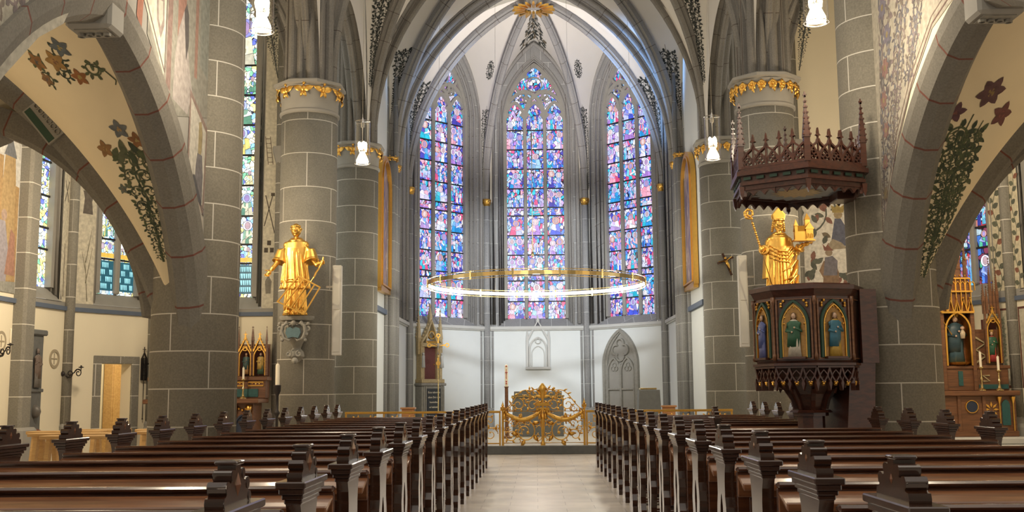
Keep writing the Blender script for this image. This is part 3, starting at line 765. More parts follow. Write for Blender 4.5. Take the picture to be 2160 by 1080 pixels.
def stilt(z0, z1, p0, p1, zs):
    """formeret: vertical from z0 to zs then arc to the crown"""
    a = math.dist(p0, p1)
    def fn(t):
        z = z0 + (z1 - z0) * t
        f_ = 0 if z < zs else run_at(a, max(z1 - zs, a), z - zs) / a
        return (p0[0] + (p1[0] - p0[0]) * f_, p0[1] + (p1[1] - p0[1]) * f_, z)
    return fn
def web(Af, Bf, n_=20, flip=False, mat='web'):
    mb = MB()
    def fn(u_, v_):
        t = 1 - (1 - v_) ** 1.6
        a, b_ = Af(t), Bf(t); return tuple(a[k] + (b_[k] - a[k]) * u_ for k in range(3))
    grid(mb, fn, 5, n_, flip=flip); return mb.build('ceiling', M[mat], kind='structure', smooth=True)
def web_decal(Af, Bf, polys, toward, name, label):
    """polys in (c,z) with c 0..1 across the web, z = real height"""
    za, zb = Af(0)[2], Af(1)[2]
    tw = Vector(toward)
    def fn(c, z):
        t = min(max((z - za) / (zb - za), 0), 1); a, b_ = Vector(Af(t)), Vector(Bf(t)); p = a + (b_ - a) * min(max(c, 0), 1)
        return tuple(p + (tw - p).normalized() * .008)
    o = decal(name, polys, fn); tag(o, label, 'wall painting'); return o
def fol_norm(Af, Bf, z0, z1, cols, seed, fill=.9, dens=5, n_=10, band=(.5, 1)):
    """foliage normalised to the width of a web between two heights"""
    za, zb = Af(0)[2], Af(1)[2]
    def W(v): t = min(max((z0 + v - za) / (zb - za), 0), 1); return math.dist(Af(t), Bf(t))
    pl = foliage(z1 - z0, lambda v: max(W(v) * .5 * fill, .02), n_, cols, seed, .02, 0, None, dens)
    return [([(band[0] + a / max(W(b), .03), z0 + b) for a, b in p], c) for p, c in pl]
AX = .03
K = (AX, 30.1); KZ = 12.55
V1 = lambda s: (AX + s * 1.62, 34.0); V2 = lambda s: (AX + s * 3.88, 31.75); V3 = lambda s: (AX + s * 3.88, 28.45)
inw = lambda p, q, d: (p[0] + (q[0] - p[0]) / math.dist(p, q) * d, p[1] + (q[1] - p[1]) / math.dist(p, q) * d)
verts = {(-1, 1): V1(-1), (1, 1): V1(1), (-1, 2): V2(-1), (1, 2): V2(1), (-1, 3): V3(-1), (1, 3): V3(1)}
# apse ribs
for (s, k), p in verts.items():
    if k == 3: continue
    mb = ribmesh(inw(p, K, .14), K, 7.35, KZ, DIAG, 'apse_rib'); trim(mb, 'apse_rib')
# keystone with gilt and red rosette
kt = thing('vault_keystone', 'round gilded keystone where the apse ribs meet', 'carving', (K[0], K[1], KZ - .12))
mb = MB(); lathe(mb, [(.02, -.12), (.24, -.12), (.28, -.06), (.28, .12), (.02, .12)], (K[0], K[1], KZ), 20); mb.build('boss', M['apse_rib'], kt, 'auto')
mb = MB()
for k in range(16):
    a = 2 * PI * k / 16; fr = lambda p, q, d, a=a: (K[0] + math.cos(a) * p - math.sin(a) * q, K[1] + math.sin(a) * p + math.cos(a) * q, KZ - .10 + d - p * .05)
    prism(mb, [(.26, -.04), (.55, -.03), (.62, 0), (.55, .03), (.26, .04)], fr, -.1, -.03)
mb.build('gilded_rays', M['gold'], kt)
# transverse arches
SP25 = (-3.78, 3.9)
trim(cross_arch((AX - 3.62, 28.45), (AX + 3.62, 28.45), 7.4, 12.42, scalep(RIBP, 1.25), 'apse_rib'), 'apse_rib')
trim(cross_arch((-3.75, 24.8), (3.95, 24.8), 7.1, 12.75, scalep(RIBP, 1.3), 'rib'), 'rib')
trim(cross_arch((-3.68, 19.3), (3.80, 19.3), 6.95, 12.75, scalep(RIBP, 1.3), 'rib'), 'rib')
C1 = (AX, 26.62); C2 = (.08, 22.05); CH = 13.25
for s in (-1, 1):
    trim(ribmesh((AX + s * 3.72, 28.3), C1, 7.4, CH, scalep(DIAG, 1.15), 'rib'), 'apse_rib')
    xs_ = -3.80 if s < 0 else 4.0
    trim(ribmesh((xs_, 24.98), C1, 7.1, CH, scalep(DIAG, 1.2), 'rib'), 'rib')
    trim(ribmesh((xs_, 24.62), C2, 7.1, CH, scalep(DIAG, 1.2), 'rib'), 'rib')
    trim(ribmesh((-3.75 if s < 0 else 3.87, 19.5), C2, 6.95, CH, scalep(DIAG, 1.2), 'rib'), 'rib')
# webs
eye = (.5, 8, 2)
for s in (-1, 1):
    R1 = surf(7.35, KZ + .2, V1(s), K); R2 = surf(7.35, KZ + .2, V2(s), K); R3 = surf(7.35, KZ + .2, V3(s), K)
    segm = lambda P, Q: ((P[0] + Q[0]) / 2, (P[1] + Q[1]) / 2)
    hwF = 1.34
    # central segment half
    F0 = stilt(7.35, 12.8, (AX + s * hwF, 34.0), (AX, 34.0), 9.9); web(R1, F0)
    for (P, Q, RP_, RQ_) in ((V1(s), V2(s), R1, R2), (V2(s), V3(s), R2, R3)):
        m_ = segm(P, Q); L = math.dist(P, Q)
        for (E_, RR) in ((P, RP_), (Q, RQ_)):
            st = (m_[0] + (E_[0] - m_[0]) * hwF / (L / 2), m_[1] + (E_[1] - m_[1]) * hwF / (L / 2))
            web(RR, stilt(7.35, 12.8, st, m_, 9.9))
    # chancel bay
    T28 = surf(7.4, 12.75, (AX + s * 3.85, 28.42), (AX, 28.42)); D3 = surf(7.4, CH + .15, (AX + s * 3.85, 28.42), C1)
    x25 = -3.9 if s < 0 else 4.05
    T25 = surf(7.1, 13.1, (x25, 24.85), (.08, 24.85)); D2 = surf(7.1, CH + .15, (x25, 24.85), C1)
    web(T28, D3); web(T25, D2)
    F3 = stilt(7.4, CH, (x25 + s * .02, 28.2), (x25 + s * .02, 26.62), 8.6); F2 = stilt(7.1, CH, (x25 + s * .02, 25.1), (x25 + s * .02, 26.62), 8.6)
    web(D3, F3); web(D2, F2)
    # nave bay in front of the chancel arch
    T25b = surf(7.1, 13.1, (x25, 24.75), (.08, 24.75)); D2b = surf(7.1, CH + .15, (x25, 24.75), C2)
    x19 = -3.85 if s < 0 else 4.0
    T19 = surf(6.95, 13.1, (x19, 19.35), (.08, 19.35)); D1 = surf(6.95, CH + .15, (x19, 19.35), C2)
    web(T25b, D2b); web(T19, D1)
    F2b = stilt(7.1, CH, (x25, 24.3), (x25, 22.05), 8.0); F1 = stilt(6.95, CH, (x19, 19.8), (x19, 22.05), 8.0)
    web(D2b, F2b); web(D1, F1)
    nm = 'left' if s < 0 else 'right'
    web_decal(D2b, F2b, fol_norm(D2b, F2b, 8.4, 12.2, DK, 21 + s, .8, 6), eye, 'painted_foliage', 'dark painted foliage on the nave vault web just before the chancel arch, %s side' % nm)
    web_decal(T25, D2, fol_norm(T25, D2, 8.0, 12.3, DK + [(.30, .20, .10)], 25 + s, .8, 5), eye, 'painted_foliage', 'narrow dark painted foliage between the two chancel arch ribs, %s side' % nm)
    web_decal(D3, F3, fol_norm(D3, F3, 8.0, 10.6, DK, 31 + s, .85, 6), eye, 'painted_foliage', 'dark painted foliage low on the first chancel vault web, %s side' % nm)
    m23 = segm(V2(s), V3(s)); F23 = stilt(7.35, 12.8, (m23[0], m23[1] - hwF), m23, 9.9); 
    web_decal(R3, F23, fol_norm(R3, F23, 7.7, 10.0, DK, 41 + s, .8, 6), eye, 'painted_foliage', 'dark painted foliage above the side window of the apse, %s side' % nm)
    F23b = stilt(7.35, 12.8, (m23[0], m23[1] + hwF), m23, 9.9)
    web_decal(R2, F23b, fol_norm(R2, F23b, 7.7, 10.6, DK, 45 + s, .9, 6), eye, 'painted_foliage', 'dark painted foliage on the daylit web strip beside the inner chancel arch, %s side' % nm)
    st = lambda E_, m_: (m_[0] + (E_[0] - m_[0]) * hwF / 1.585, m_[1] + (E_[1] - m_[1]) * hwF / 1.585)
    m12 = segm(V1(s), V2(s)); F12 = stilt(7.35, 12.8, st(V1(s), m12), m12, 9.9)
    web_decal(R1, F12, fol_norm(R1, F12, 7.7, 10.4, DK, 51 + s, .8, 5), eye, 'painted_foliage', 'slender dark painted foliage beside the central apse window, %s side' % nm)
    # wreath
    pl = []; rw = random.Random(61 + s)
    for k in range(12):
        a = 2 * PI * k / 12; pl += scroll(.17 * math.cos(a), .23 * math.sin(a), .075, a + 1.2, 1, rw.choice(DK), 1, .022, 5, None, rw)
    def wr(a, b, R1=R1, F12=F12):
        t = (11.4 + b - 7.35) / (KZ + .2 - 7.35); A_, B_ = Vector(R1(t)), Vector(F12(t)); W_ = (B_ - A_).length
        p = A_ + (B_ - A_) * (.42 + s * -a / max(W_, .2)); return tuple(p + (Vector(eye) - p).normalized() * .008)
    o = decal('painted_wreath', pl, wr); tag(o, 'dark painted wreath on the apse vault web, %s of the central window' % nm, 'wall painting')
# triangular bouquet above the central window
pl = foliage(1.25, lambda v: .52 * (1 - v / 1.3) + .03, 8, DK + [(.2, .16, .1)], 71, .03, 0, None, 6)
Rl, Rr = surf(7.35, KZ + .2, V1(-1), K), surf(7.35, KZ + .2, V1(1), K)
F0l = stilt(7.35, 12.8, (AX - 1.34, 34.0), (AX, 34.0), 9.9); F0r = stilt(7.35, 12.8, (AX + 1.34, 34.0), (AX, 34.0), 9.9)
def bq(a, b):
    c = min(max(.98 - b * .58, 0), 1); A_, B_ = (Rl, F0l) if a < 0 else (Rr, F0r)
    lo, hi = 0.0, 1.0
    for _ in range(24):
        t = (lo + hi) / 2; x = A_(t)[0] + (B_(t)[0] - A_(t)[0]) * c
        if abs(x - AX) > abs(a): lo = t
        else: hi = t
    p = Vector(A_(lo)) + (Vector(B_(lo)) - Vector(A_(lo))) * c
    return tuple(p + (Vector(eye) - p).normalized() * .03)
o = decal('painted_bouquet', pl, bq); tag(o, 'dark painted bouquet on the web above the central apse window', 'wall painting')
# ================================================================== WALLS WITH WINDOWS
def lerp2(p, q, f_): return [(a[0] + (b[0] - a[0]) * f_, a[1] + (b[1] - a[1]) * f_) for a, b in zip(p, q)]
winn = [1]
RND = random.Random(11)
def mixp(c, d, f_): return tuple(a + (b - a) * f_ for a, b in zip(c, d))
def figure_panel(out, x0, x1, z0, z1, pal, rng, mode=None):
    """figures of a stained glass panel: list of (pts, colour), back to front"""
    w, h = x1 - x0, z1 - z0; mode = mode if mode is not None else rng.choice([0, 1, 1, 2, 2])
    LEAD = (.015, .015, .03)
    def piece(pts, c, o=.010):
        cx = sum(p[0] for p in pts) / len(pts); cz = sum(p[1] for p in pts) / len(pts)
        q = []
        for a, b in pts:
            l_ = math.hypot(a - cx, b - cz) or 1; q.append((min(max(a + (a - cx) / l_ * o, x0), x1), min(max(b + (b - cz) / l_ * o, z0), z1)))
        out.append((q, LEAD)); out.append(([(min(max(a, x0), x1), min(max(b, z0), z1)) for a, b in pts], c))
    n_ = 1 if mode == 0 else (2 if mode == 1 else 3)
    fl = z0
    for i in range(n_):
        cx = x0 + w * (i + .5) / n_ + rng.uniform(-.02, .02); fw = w / n_ * rng.uniform(.8, 1.0); fh = h * rng.uniform(.74, .96)
        if mode == 2: fh = h * rng.uniform(.5, .85); fl = z0 + rng.uniform(0, h * .15)
        robe = rng.choice(pal); robe2 = rng.choice(pal); hd = min(fw * .34, fh * .15)
        sh = fl + fh - hd * 2.6
        k = rng.choice([2, 3])
        for j in range(k):
            xa_, xb_ = cx - fw * .42 + fw * .84 * j / k, cx - fw * .42 + fw * .84 * (j + 1) / k
            ta, tb = cx - fw * .26 + fw * .52 * j / k, cx - fw * .26 + fw * .52 * (j + 1) / k
            zm = fl + (sh - fl) * rng.uniform(.3, .6)
            xm = (xa_ + ta) / 2; xn = (xb_ + tb) / 2
            c = mixp(robe if j != 1 else robe2, (1, 1, 1), rng.uniform(0, .22)); c2 = mixp(rng.choice([robe, robe2]), (0, 0, .1), rng.uniform(0, .3))
            piece([(xa_, fl), (xb_, fl), (xn, zm - .02), (xm, zm + .03)], c2); piece([(xm, zm + .035), (xn, zm - .015), (tb, sh), (ta, sh)], c)
        a_ = rng.choice([-1, 1]); piece([(cx + a_ * fw * .25, sh - .02), (cx + a_ * fw * .42, sh - fh * .2), (cx - a_ * fw * .05, sh - fh * .34), (cx - a_ * fw * .05, sh - fh * .26), (cx + a_ * fw * .2, sh - fh * .18)], mixp(rng.choice(pal), (1, 1, 1), .3))
        hc = (cx + rng.uniform(-.01, .01), sh + hd * 1.2)
        if mode < 2: piece(circ(hc[0], hc[1], hd * 1.35, 14), rng.choice([(.85, .80, .92), (.75, .55, .72), (.55, .65, .95), (.75, .40, .35), (.35, .35, .8)]))
        piece([(hc[0] + hd * .72 * math.cos(t), hc[1] + hd * math.sin(t)) for t in [2 * PI * q / 12 for q in range(12)]], rng.choice([(.45, .30, .55), (.55, .38, .42), (.40, .30, .62), (.75, .6, .62)]), .006)
def traceried_window(name, fr, uc, w, zb, zs, rise, gd, lights, gmat, pal, bars, mtl, mat_m, figs=True, ow=None, parent_loc=None, seed=1, base_in=.0, zo=None):
    """mullioned pointed window with glass plane at depth gd (negative = outwards). Returns the window empty"""
    rng = random.Random(seed)
    W = struct('window_%d' % winn[0], None, fr(uc, zb, gd)); winn[0] += 1
    L = lambda a, b, d=0: fr(uc + a, b, d)
    R_ = (w * w + rise * rise) / (2 * w)
    def top(x):   # height of the glass outline at lateral x
        x = min(abs(x), w - 1e-4); q = R_ * R_ - (x + R_ - w) ** 2; return zs + math.sqrt(max(q, 0))
    lw = 2 * w / lights; cx = [(-w + lw * (i + .5)) for i in range(lights)]; mw = .06 if lights > 1 else 0
    zh = zs + .1   # springing of the light heads
    for i, c in enumerate(cx):
        mb = MB(); hwid = lw / 2
        xs = [c - hwid + lw * k / 6 for k in range(7)]
        P = [L(x, zb, gd) for x in xs] + [L(x, min(top(x), top(0)), gd) for x in xs]
        U = [(x + i * 3.7, zb) for x in xs] + [(x + i * 3.7, top(x)) for x in xs]
        mb.add(P, [(k, k + 1, 8 + k, 7 + k) for k in range(6)], [[U[k], U[k + 1], U[8 + k], U[7 + k]] for k in range(6)])
        g = mb.build('stained_glass', gmat, W)
        if figs:
            fp = []; zz = [zb] + [b for b in bars if zb < b < zs] + [zs + .45]
            tm = [rng.choice([0, 1, 2]) for _ in zz]
            for j in range(len(zz) - 1):
                za_, zb_ = zz[j] + .01, zz[j + 1] - .01
                if zb_ - za_ < .25: continue
                figure_panel(fp, c - hwid + mw + .005, c + hwid - mw - .005, za_, zb_, pal, rng, 0 if (j in (5, 6) or (j == 0 and i == 1)) else None)
            mb = MB()
            for k, (pts, col) in enumerate(fp):
                mb.add([L(a, b, gd + .002 + .00006 * k) for a, b in pts], [tuple(range(len(pts)))], None, col)
            mb.build('glass_figures', M['gfig'], g)
    for k in range(1, lights):
        mb = MB(); x = -w + lw * k; bbox(mb, -mw, mw, -.12, .10, zb, zs + .35, .03, None, lambda a, b, c_, x=x: L(x + a, c_, gd + b)); mb.build('mullion', M[mat_m], W)
    if bars:
        for z in bars:
            if z < zs + .3: 
                mb = MB(); box(mb, -w, w, .005, .04, z - .019, z + .019, None, lambda a, b, c_: L(a, c_, gd + b)); mb.build('saddle_bar', M['leadbar'], W)
    mb = MB(); d0, d1 = gd + .01, gd + .10
    fo = [(x, z) for x, z in ogive(w, zs, rise, 16, zb)]
    strip(mb, fo, .11, L, gd - .02, gd + .12)
    if lights >= 2:
        hw_ = lw / 2
        for c in cx:
            q = ogive(hw_ - .01, zs + .15, hw_ * 1.75, 8)
            strip(mb, [(c + a, b) for a, b in q], .10, L, d0, d1)
            for sd in (-1, 1):   # cusps
                prism(mb, [(c + sd * (hw_ - .02), zs + .12), (c + sd * (hw_ - .16), zs + .30), (c + sd * (hw_ - .05), zs + .42)], L, d0, d1)
        def clip(p): return [(a, min(b, top(a) - .02)) for a, b in p]
    if lights == 3:
        for sd in (-1, 1):
            q = ogive(lw * 1.0 - .01, zs + .25, lw * 1.30, 10); strip(mb, clip([(sd * lw / 2 + a, b) for a, b in q]), .11, L, d0, d1)
            tx = sd * lw / 2
            for a in (90, 210, 330):
                aa = math.radians(a); strip(mb, circ(tx + .085 * math.cos(aa), zs + .86 + .085 * math.sin(aa), .10, 10), .03, L, d0, d1, True)
        qc = zs + 1.30 * rise / 1.98
        strip(mb, circ(0, qc, .25, 18), .035, L, d0, d1, True)
        for k in range(4):
            a = PI / 2 * k; strip(mb, clip([(x, z) for x, z in circ(.34 * math.cos(a), qc + .34 * math.sin(a), .28, 14, a - 2.1, a + 2.1, False)]), .085, L, d0, d1)
        for sd in (-1, 1):
            ball(mb, L(sd * .30, qc + .33, gd + .06), .04, 6, 4)
    elif lights == 2:
        strip(mb, circ(0, zs + rise * .55, w * .42, 14), .07, L, d0, d1, True)
    mb.build('tracery', M[mat_m], W)
    if ow:   # splayed jamb with roll mouldings
        oi = ogive(w, zs, rise, 16, zb); oo = ogive(ow, zs, rise + (ow - w) * 2.0, 16, zo if zo is not None else zb)
        mb = MB(); n_ = len(oi)
        P = [L(a, b, gd - .02) for a, b in oi] + [L(a, b, 0) for a, b in oo]
        F = [(i, i + 1, n_ + i + 1, n_ + i) for i in range(n_ - 1)]; U = []
        l_ = [0]
        for i in range(1, n_): l_.append(l_[-1] + math.dist(oo[i], oo[i - 1]))
        U = [[(l_[i], 1), (l_[i + 1], 1), (l_[i + 1], 1.4), (l_[i], 1.4)] for i in range(n_ - 1)]
        mb.add(P, F, U); mb.build('splayed_jamb', M[mtl], W)
        for f_, rr in ((.28, .035), (.55, .05), (.85, .045)):
            mb = MB(); pth = [L(a, b, gd + (0 - gd) * f_) for a, b in lerp2(oi, oo, f_)]
            tube(mb, pth, rr, 6); mb.build('jamb_roll', M[mtl], W, True)
        mb = MB(); a0, a1 = oi[0], oo[0]
        zo_ = oo[0][1]; Pq = [L(-w, zb, gd), L(w, zb, gd), L(ow, zo_, .02), L(-ow, zo_, .02)]; mb.add(Pq, [(0, 1, 2, 3)]); mb.build('sloping_sill', M['apse_stone'] if mtl.startswith('apse') else M['plain_stone'], W)
    return W
BARS = [4.15, 4.82, 5.02, 5.66, 6.3, 6.95, 7.22, 7.85, 8.5, 9.15, 9.8, 10.35]
def apse_segment(P, Q, seed, nm):
    P, Q = Vector((*P, 0)), Vector((*Q, 0)); t = (Q - P); Lg = t.length; t.normalize(); n_ = Vector((-t.y, t.x, 0))
    if n_.dot(Vector((AX, 30.1, 0)) - P) < 0: n_ = -n_
    fr = wallframe(((P + Q) / 2)[:2] + (0,), t, n_); h = Lg / 2
    mb = MB(); box(mb, -h, h, .17, 3.24, -.3, 0, None, lambda a, z, d: None) if False else None
    bx = lambda mb, a0, a1, z0, z1, d0, d1: box(mb, a0, a1, d0, d1, z0, z1, None, lambda a, d, z: fr(a, z, d))
    bx(mb, -h, h, .17, 3.24, -.45, 0)
    mb.build('wall_%s_dado' % nm, M['white'], kind='structure')
    mb = MB()
    zs, rise, w = 9.85, 2.4, 1.22
    # face between the opening and the wall rib
    op = lambda z: (w if z < zs else max(w - run_at(w, rise, z - zs), .001)) if z < zs + rise else .001
    fo_ = lambda z: 1.50 if z < 9.9 else max(1.50 - run_at(1.50, 3.15, z - 9.9), .0)
    zz = [3.3, 5, 7, 8, 9, 9.5] + [9.85 + .2 * i for i in range(15)] + [12.8]
    for sd in (-1, 1):
        Pp = []; 
        for z in zz: Pp += [fr(sd * min(op(z), fo_(z)), z, 0), fr(sd * max(fo_(z) if z > 7.4 else h, op(z)), z, 0)]
        mb.add(Pp, [(2 * i, 2 * i + 1, 2 * i + 3, 2 * i + 2) for i in range(len(zz) - 1)])
    for sd in (-1, 1): bx(mb, min(sd * w, sd * h), max(sd * w, sd * h), 3.24, 7.35, -.45, -.005)
    mb.build('wall_%s' % nm, M['apse_stone'], kind='structure')
    mb = MB(); strip(mb, [(-h + .12, 3.28), (h - .12, 3.28)], .09, fr, -.02, .09); strip(mb, [(-h + .12, 3.22), (h - .12, 3.22)], .05, fr, -.02, .05); trim(mb, 'light_stone')
    traceried_window('w', fr, 0, .98, 3.6, 10.02, 2.0, -.36, 3, M['ga'], PALA, BARS, 'apse_rib', 'plain_stone', True, w, None, seed, zo=3.33)
    # wall rib framing the window
    mb = MB(); q = [(a, b) for a, b in ogive(1.36, 9.9, 2.75, 18, 3.4)]
    tube(mb, [fr(a, b, .03) for a, b in q], .065, 8); trim(mb, 'apse_rib', True)
    mb = MB(); tube(mb, [fr(a, b, .02) for a, b in ogive(1.48, 9.9, 2.95, 18, 3.4)], .04, 6); trim(mb, 'apse_rib', True)
    return fr
fr_c = apse_segment(V1(-1), V1(1), 3, 'apse_centre')
fr_l = apse_segment(V2(-1), V1(-1), 14, 'apse_left')
fr_r = apse_segment(V1(1), V2(1), 25, 'apse_right')
fr_sl = apse_segment(V3(-1), V2(-1), 36, 'chancel_left')
fr_sr = apse_segment(V2(1), V3(1), 47, 'chancel_right')
# shafts in the apse corners
def gilt_capital(mb, x, y, z, r_):
    for k in range(7):
        a = 2 * PI * k / 7; gild_leaf(mb, (x + r_ * .9 * math.cos(a), y + r_ * .9 * math.sin(a), z), a, .15, 'eagle')
for (s, k), p in verts.items():
    nm = 'left' if s < 0 else 'right'
    t = thing('apse_shaft', 'slender stone shaft %s of the %s, with gilt capital' % ({1: 'between the central and %s windows' % nm, 2: 'at the %s corner' % nm, 3: 'at the %s entry' % nm}[k], 'apse'), 'column', (p[0], p[1], .17))
    c = inw(p, K, .10); mb = MB(); lathe(mb, [(.10, .17), (.10, 7.3)], (c[0], c[1], 0), 16, ru=.3); mb.build('shaft', M['apse_stone'], t, True)
    d = Vector((K[0] - p[0], K[1] - p[1], 0)).normalized(); e = Vector((-d.y, d.x, 0))
    for q, rr in ((-.20, .045), (.20, .045), (-.30, .06), (.30, .06)):
        cc = Vector((p[0], p[1], 0)) + d * (.06 if abs(q) < .25 else .0) + e * q + (Vector((0, 0, 0)))
        mb = MB(); lathe(mb, [(rr, .17), (rr, 9.8 if abs(q) > .25 else 7.3)], (cc.x, cc.y, 0), 10, ru=.3); mb.build('flanking_shaft', M['apse_stone'], t, True)
    mb = MB(); lathe(mb, [(.26, .17), (.26, .55), (.2, .62), (.22, .7), (.12, .8)], (p[0], p[1], 0), 8); mb.build('base', M['plain_stone'], t)
    mb = MB(); gilt_capital(mb, c[0], c[1], 7.33, .11); lathe(mb, [(.10, 7.2), (.14, 7.36), (.15, 7.42), (.1, 7.44)], (c[0], c[1], 0), 12); mb.build('gilt_capital', M['gold'] if k > 0 else M['gold'], t, True)
# extra pilaster pieces of the chancel entry, side walls of the chancel bay
for s in (-1, 1):
    nm = 'left' if s < 0 else 'right'; xw = -3.95 if s < 0 else 4.02
    mb = MB(); box(mb, min(xw, xw + s * .4), max(xw, xw + s * .4), 24.9, 28.3, .0, 3.3); box(mb, min(xw, xw + s * .4), max(xw, xw + s * .4), 24.9, 28.3, 3.3, 13.2); mb.build('wall_chancel_entry_' + nm, M['white'], kind='structure')
    mb = MB(); box(mb, min(xw, xw - s * .08), max(xw, xw - s * .08), 25.3, 28.3, 3.28, 3.4); trim(mb, 'slate')
    mb = MB(); box(mb, min(xw, xw - s * .02), max(xw, xw - s * .02), 28.0, 28.45, .17, 9.5); box(mb, min(xw, xw - s * .02), max(xw, xw - s * .02), 25.2, 25.55, .17, 8.5); trim(mb, 'apse_stone')
    t = thing('chancel_pilaster', 'bundled stone shafts at the %s entry of the apse beneath the inner arch' % nm, 'column', (xw - s * .1, 27.95, .17))
    for i, (dx, dy, rr) in enumerate(((.12, 0, .13), (.03, .22, .06), (.03, -.24, .06), (.2, .16, .05))):
        mb = MB(); lathe(mb, [(rr, .17), (rr, 7.42)], (xw - s * dx, 27.95 + dy, 0), 14, ru=.4); mb.build('shaft', M['apse_stone'], t, True)
    mb = MB(); gilt_capital(mb, xw - s * .14, 27.93, 7.45, .16); mb.build('gilt_capital', M['gold'], t, True)
    # tympanum above the tall arcade arches
    for (ya, yb, zsp) in ((19.3, 24.8, 7.0), (12.9, 19.3, 7.0)):
        x0 = (-4.17 if s < 0 else 4.3); half = (yb - ya) / 2 - .42; mid = (ya + yb) / 2; rise = 2.6 if ya > 15 else 3.0
        prof = scalep(RIBP, 1.2)
        trim(cross_arch((x0, ya + .4), (x0, yb - .4), zsp, zsp + rise, prof, 'rib'), 'rib')
        mb = MB(); q = ogive(half, zsp, rise, 14); xs_ = x0 - s * .25
        P = [(xs_, mid + a, b + .05) for a, b in q] + [(xs_, mid + a, 13.2) for a, b in q]; n_ = len(q)
        if ya > 15: mb.add(P, [(i, i + 1, n_ + i + 1, n_ + i) for i in range(n_ - 1)])
        else:
            P = [(xs_, mid + a, b + .05) for a, b in q] + [(xs_, mid + a, 11.0) for a, b in q]; mb.add(P, [(i, i + 1, n_ + i + 1, n_ + i) for i in range(n_ - 1)])
        mb.build('wall_%s_clerestory' % nm, M['web'], kind='structure')
    # oval-topped painting
    xp = xw - s * .02
    t = thing('arched_painting', 'tall painting with rounded top in a gold frame on the %s chancel wall' % nm, 'painting', (xp, 27.0, 3.85))
    pf = lambda a, b, d, xp=xp, s=s: (xp - s * d, 27.0 + a, b)
    out = [(-.85, 3.85), (-.85, 6.5)] + [(-.85 * math.cos(PI * k / 16), 6.5 + .75 * math.sin(PI * k / 16)) for k in range(1, 16)] + [(.85, 6.5), (.85, 3.85)]
    mb = MB(); prism(mb, out, pf, 0, .05); cv = mb.build('canvas', M['canvas'], t)
    mb = MB(); strip(mb, out + [(-.85, 3.85)], .16, pf, .0, .12); strip(mb, [(a * .9, 3.95 + (b - 3.85) * .955) for a, b in out] + [(-.765, 3.95)], .05, pf, .10, .15); mb.build('gilt_frame', M['gold'], t)
# fittings on the apse walls
t = thing('gothic_wall_niche', 'small pale gothic frame with pointed gable on the wall below the central window', 'niche', fr_c(0, 1.9, 0))
mb = MB(); L = lambda a, b, d=0: fr_c(.03 + a, b, d)
strip(mb, [(-.34, 2.02), (-.34, 2.95)], .07, L, 0, .08); strip(mb, [(.34, 2.02), (.34, 2.95)], .07, L, 0, .08)
strip(mb, [(-.36, 2.85), (0, 3.5), (.36, 2.85)], .06, L, 0, .08); bbox(mb, -.4, .4, 0, .12, 1.96, 2.04, .015, None, lambda a, d, z: L(a, z, d))
strip(mb, ogive(.27, 2.6, .38, 8, 2.04), .04, L, 0, .06); strip(mb, ogive(.20, 2.45, .25, 8, 2.04), .025, L, 0, .04)
for a in (-.34, .34): prism(mb, [(a - .035, 2.95), (a, 3.3), (a + .035, 2.95)], L, .01, .07)
strip(mb, circ(0, 2.86, .08, 10), .025, L, 0, .06, True); prism(mb, [(-.05, 3.48), (0, 3.7), (.05, 3.48)], L, .01, .07)
mb.build('gable_frame', M['light_stone'], t)
t = thing('sedilia_niche', 'tall pointed stone niche with blind tracery on the right apse wall', 'niche', fr_r(-.05, .6, 0))
L = lambda a, b, d=0: fr_r(-.22 + a, b, d)
mb = MB()
for w_, d_, zz in ((.66, .10, 2.02), (.58, .06, 1.98)): strip(mb, ogive(w_, zz, 1.1, 12, .62), .09, L, 0, d_)
bbox(mb, -.72, .72, 0, .14, .50, .66, .02, None, lambda a, d, z: L(a, z, d)); mb.build('moulded_frame', M['carved'], t)
mb = MB(); prism(mb, ogive(.55, 2.0, 1.0, 12, .64), L, .002, .008); mb.build('recess_panel', M['altar_stone'] if False else M['plain_stone'], t)
mb = MB()
strip(mb, [(0, .64), (0, 2.1)], .07, L, 0, .08)
for sd in (-1, 1):
    strip(mb, [(sd * .27 + a, b) for a, b in ogive(.25, 1.85, .42, 8, .64)], .045, L, 0, .07)
    for k in (0, 1, 2): strip(mb, circ(sd * .27 + .07 * math.cos(PI / 2 + k * 2.1), 1.98 + .07 * math.sin(PI / 2 + k * 2.1), .07, 8), .02, L, 0, .05, True)
    strip(mb, [(sd * .04, 1.32), (sd * .50, 1.32)], .05, L, 0, .08)
for k in range(4): a = PI / 2 * k; strip(mb, circ(.17 * math.cos(a), 2.52 + .19 * math.sin(a), .15, 12, a - 2, a + 2, False), .045, L, 0, .08)
mb.build('blind_tracery', M['carved'], t)

# ================================================================== SIDE AISLE EAST ENDS
def panel_wall(name, fr, u0, u1, z0, z1, holes, mat, th=.3):
    us = sorted({u0, u1} | {h_[k] for h_ in holes for k in (0, 1)}); zs = sorted({z0, z1} | {h_[k] for h_ in holes for k in (2, 3)})
    mb = MB()
    for i in range(len(us) - 1):
        for j in range(len(zs) - 1):
            cu, cz = (us[i] + us[i + 1]) / 2, (zs[j] + zs[j + 1]) / 2
            if any(h_[0] < cu < h_[1] and h_[2] < cz < h_[3] for h_ in holes): continue
            box(mb, us[i], us[i + 1], -th, 0, zs[j], zs[j + 1], None, lambda a, d, z: fr(a, z, d))
    return mb.build(name, M[mat], kind='structure')
def seg(P, Q, inside):
    P, Q = Vector((P[0], P[1], 0)), Vector((Q[0], Q[1], 0)); t = (Q - P); L = t.length; t.normalize(); n_ = Vector((-t.y, t.x, 0))
    if n_.dot(Vector((inside[0], inside[1], 0)) - P) < 0: n_ = -n_
    return wallframe((P.x, P.y, 0), t, n_), L
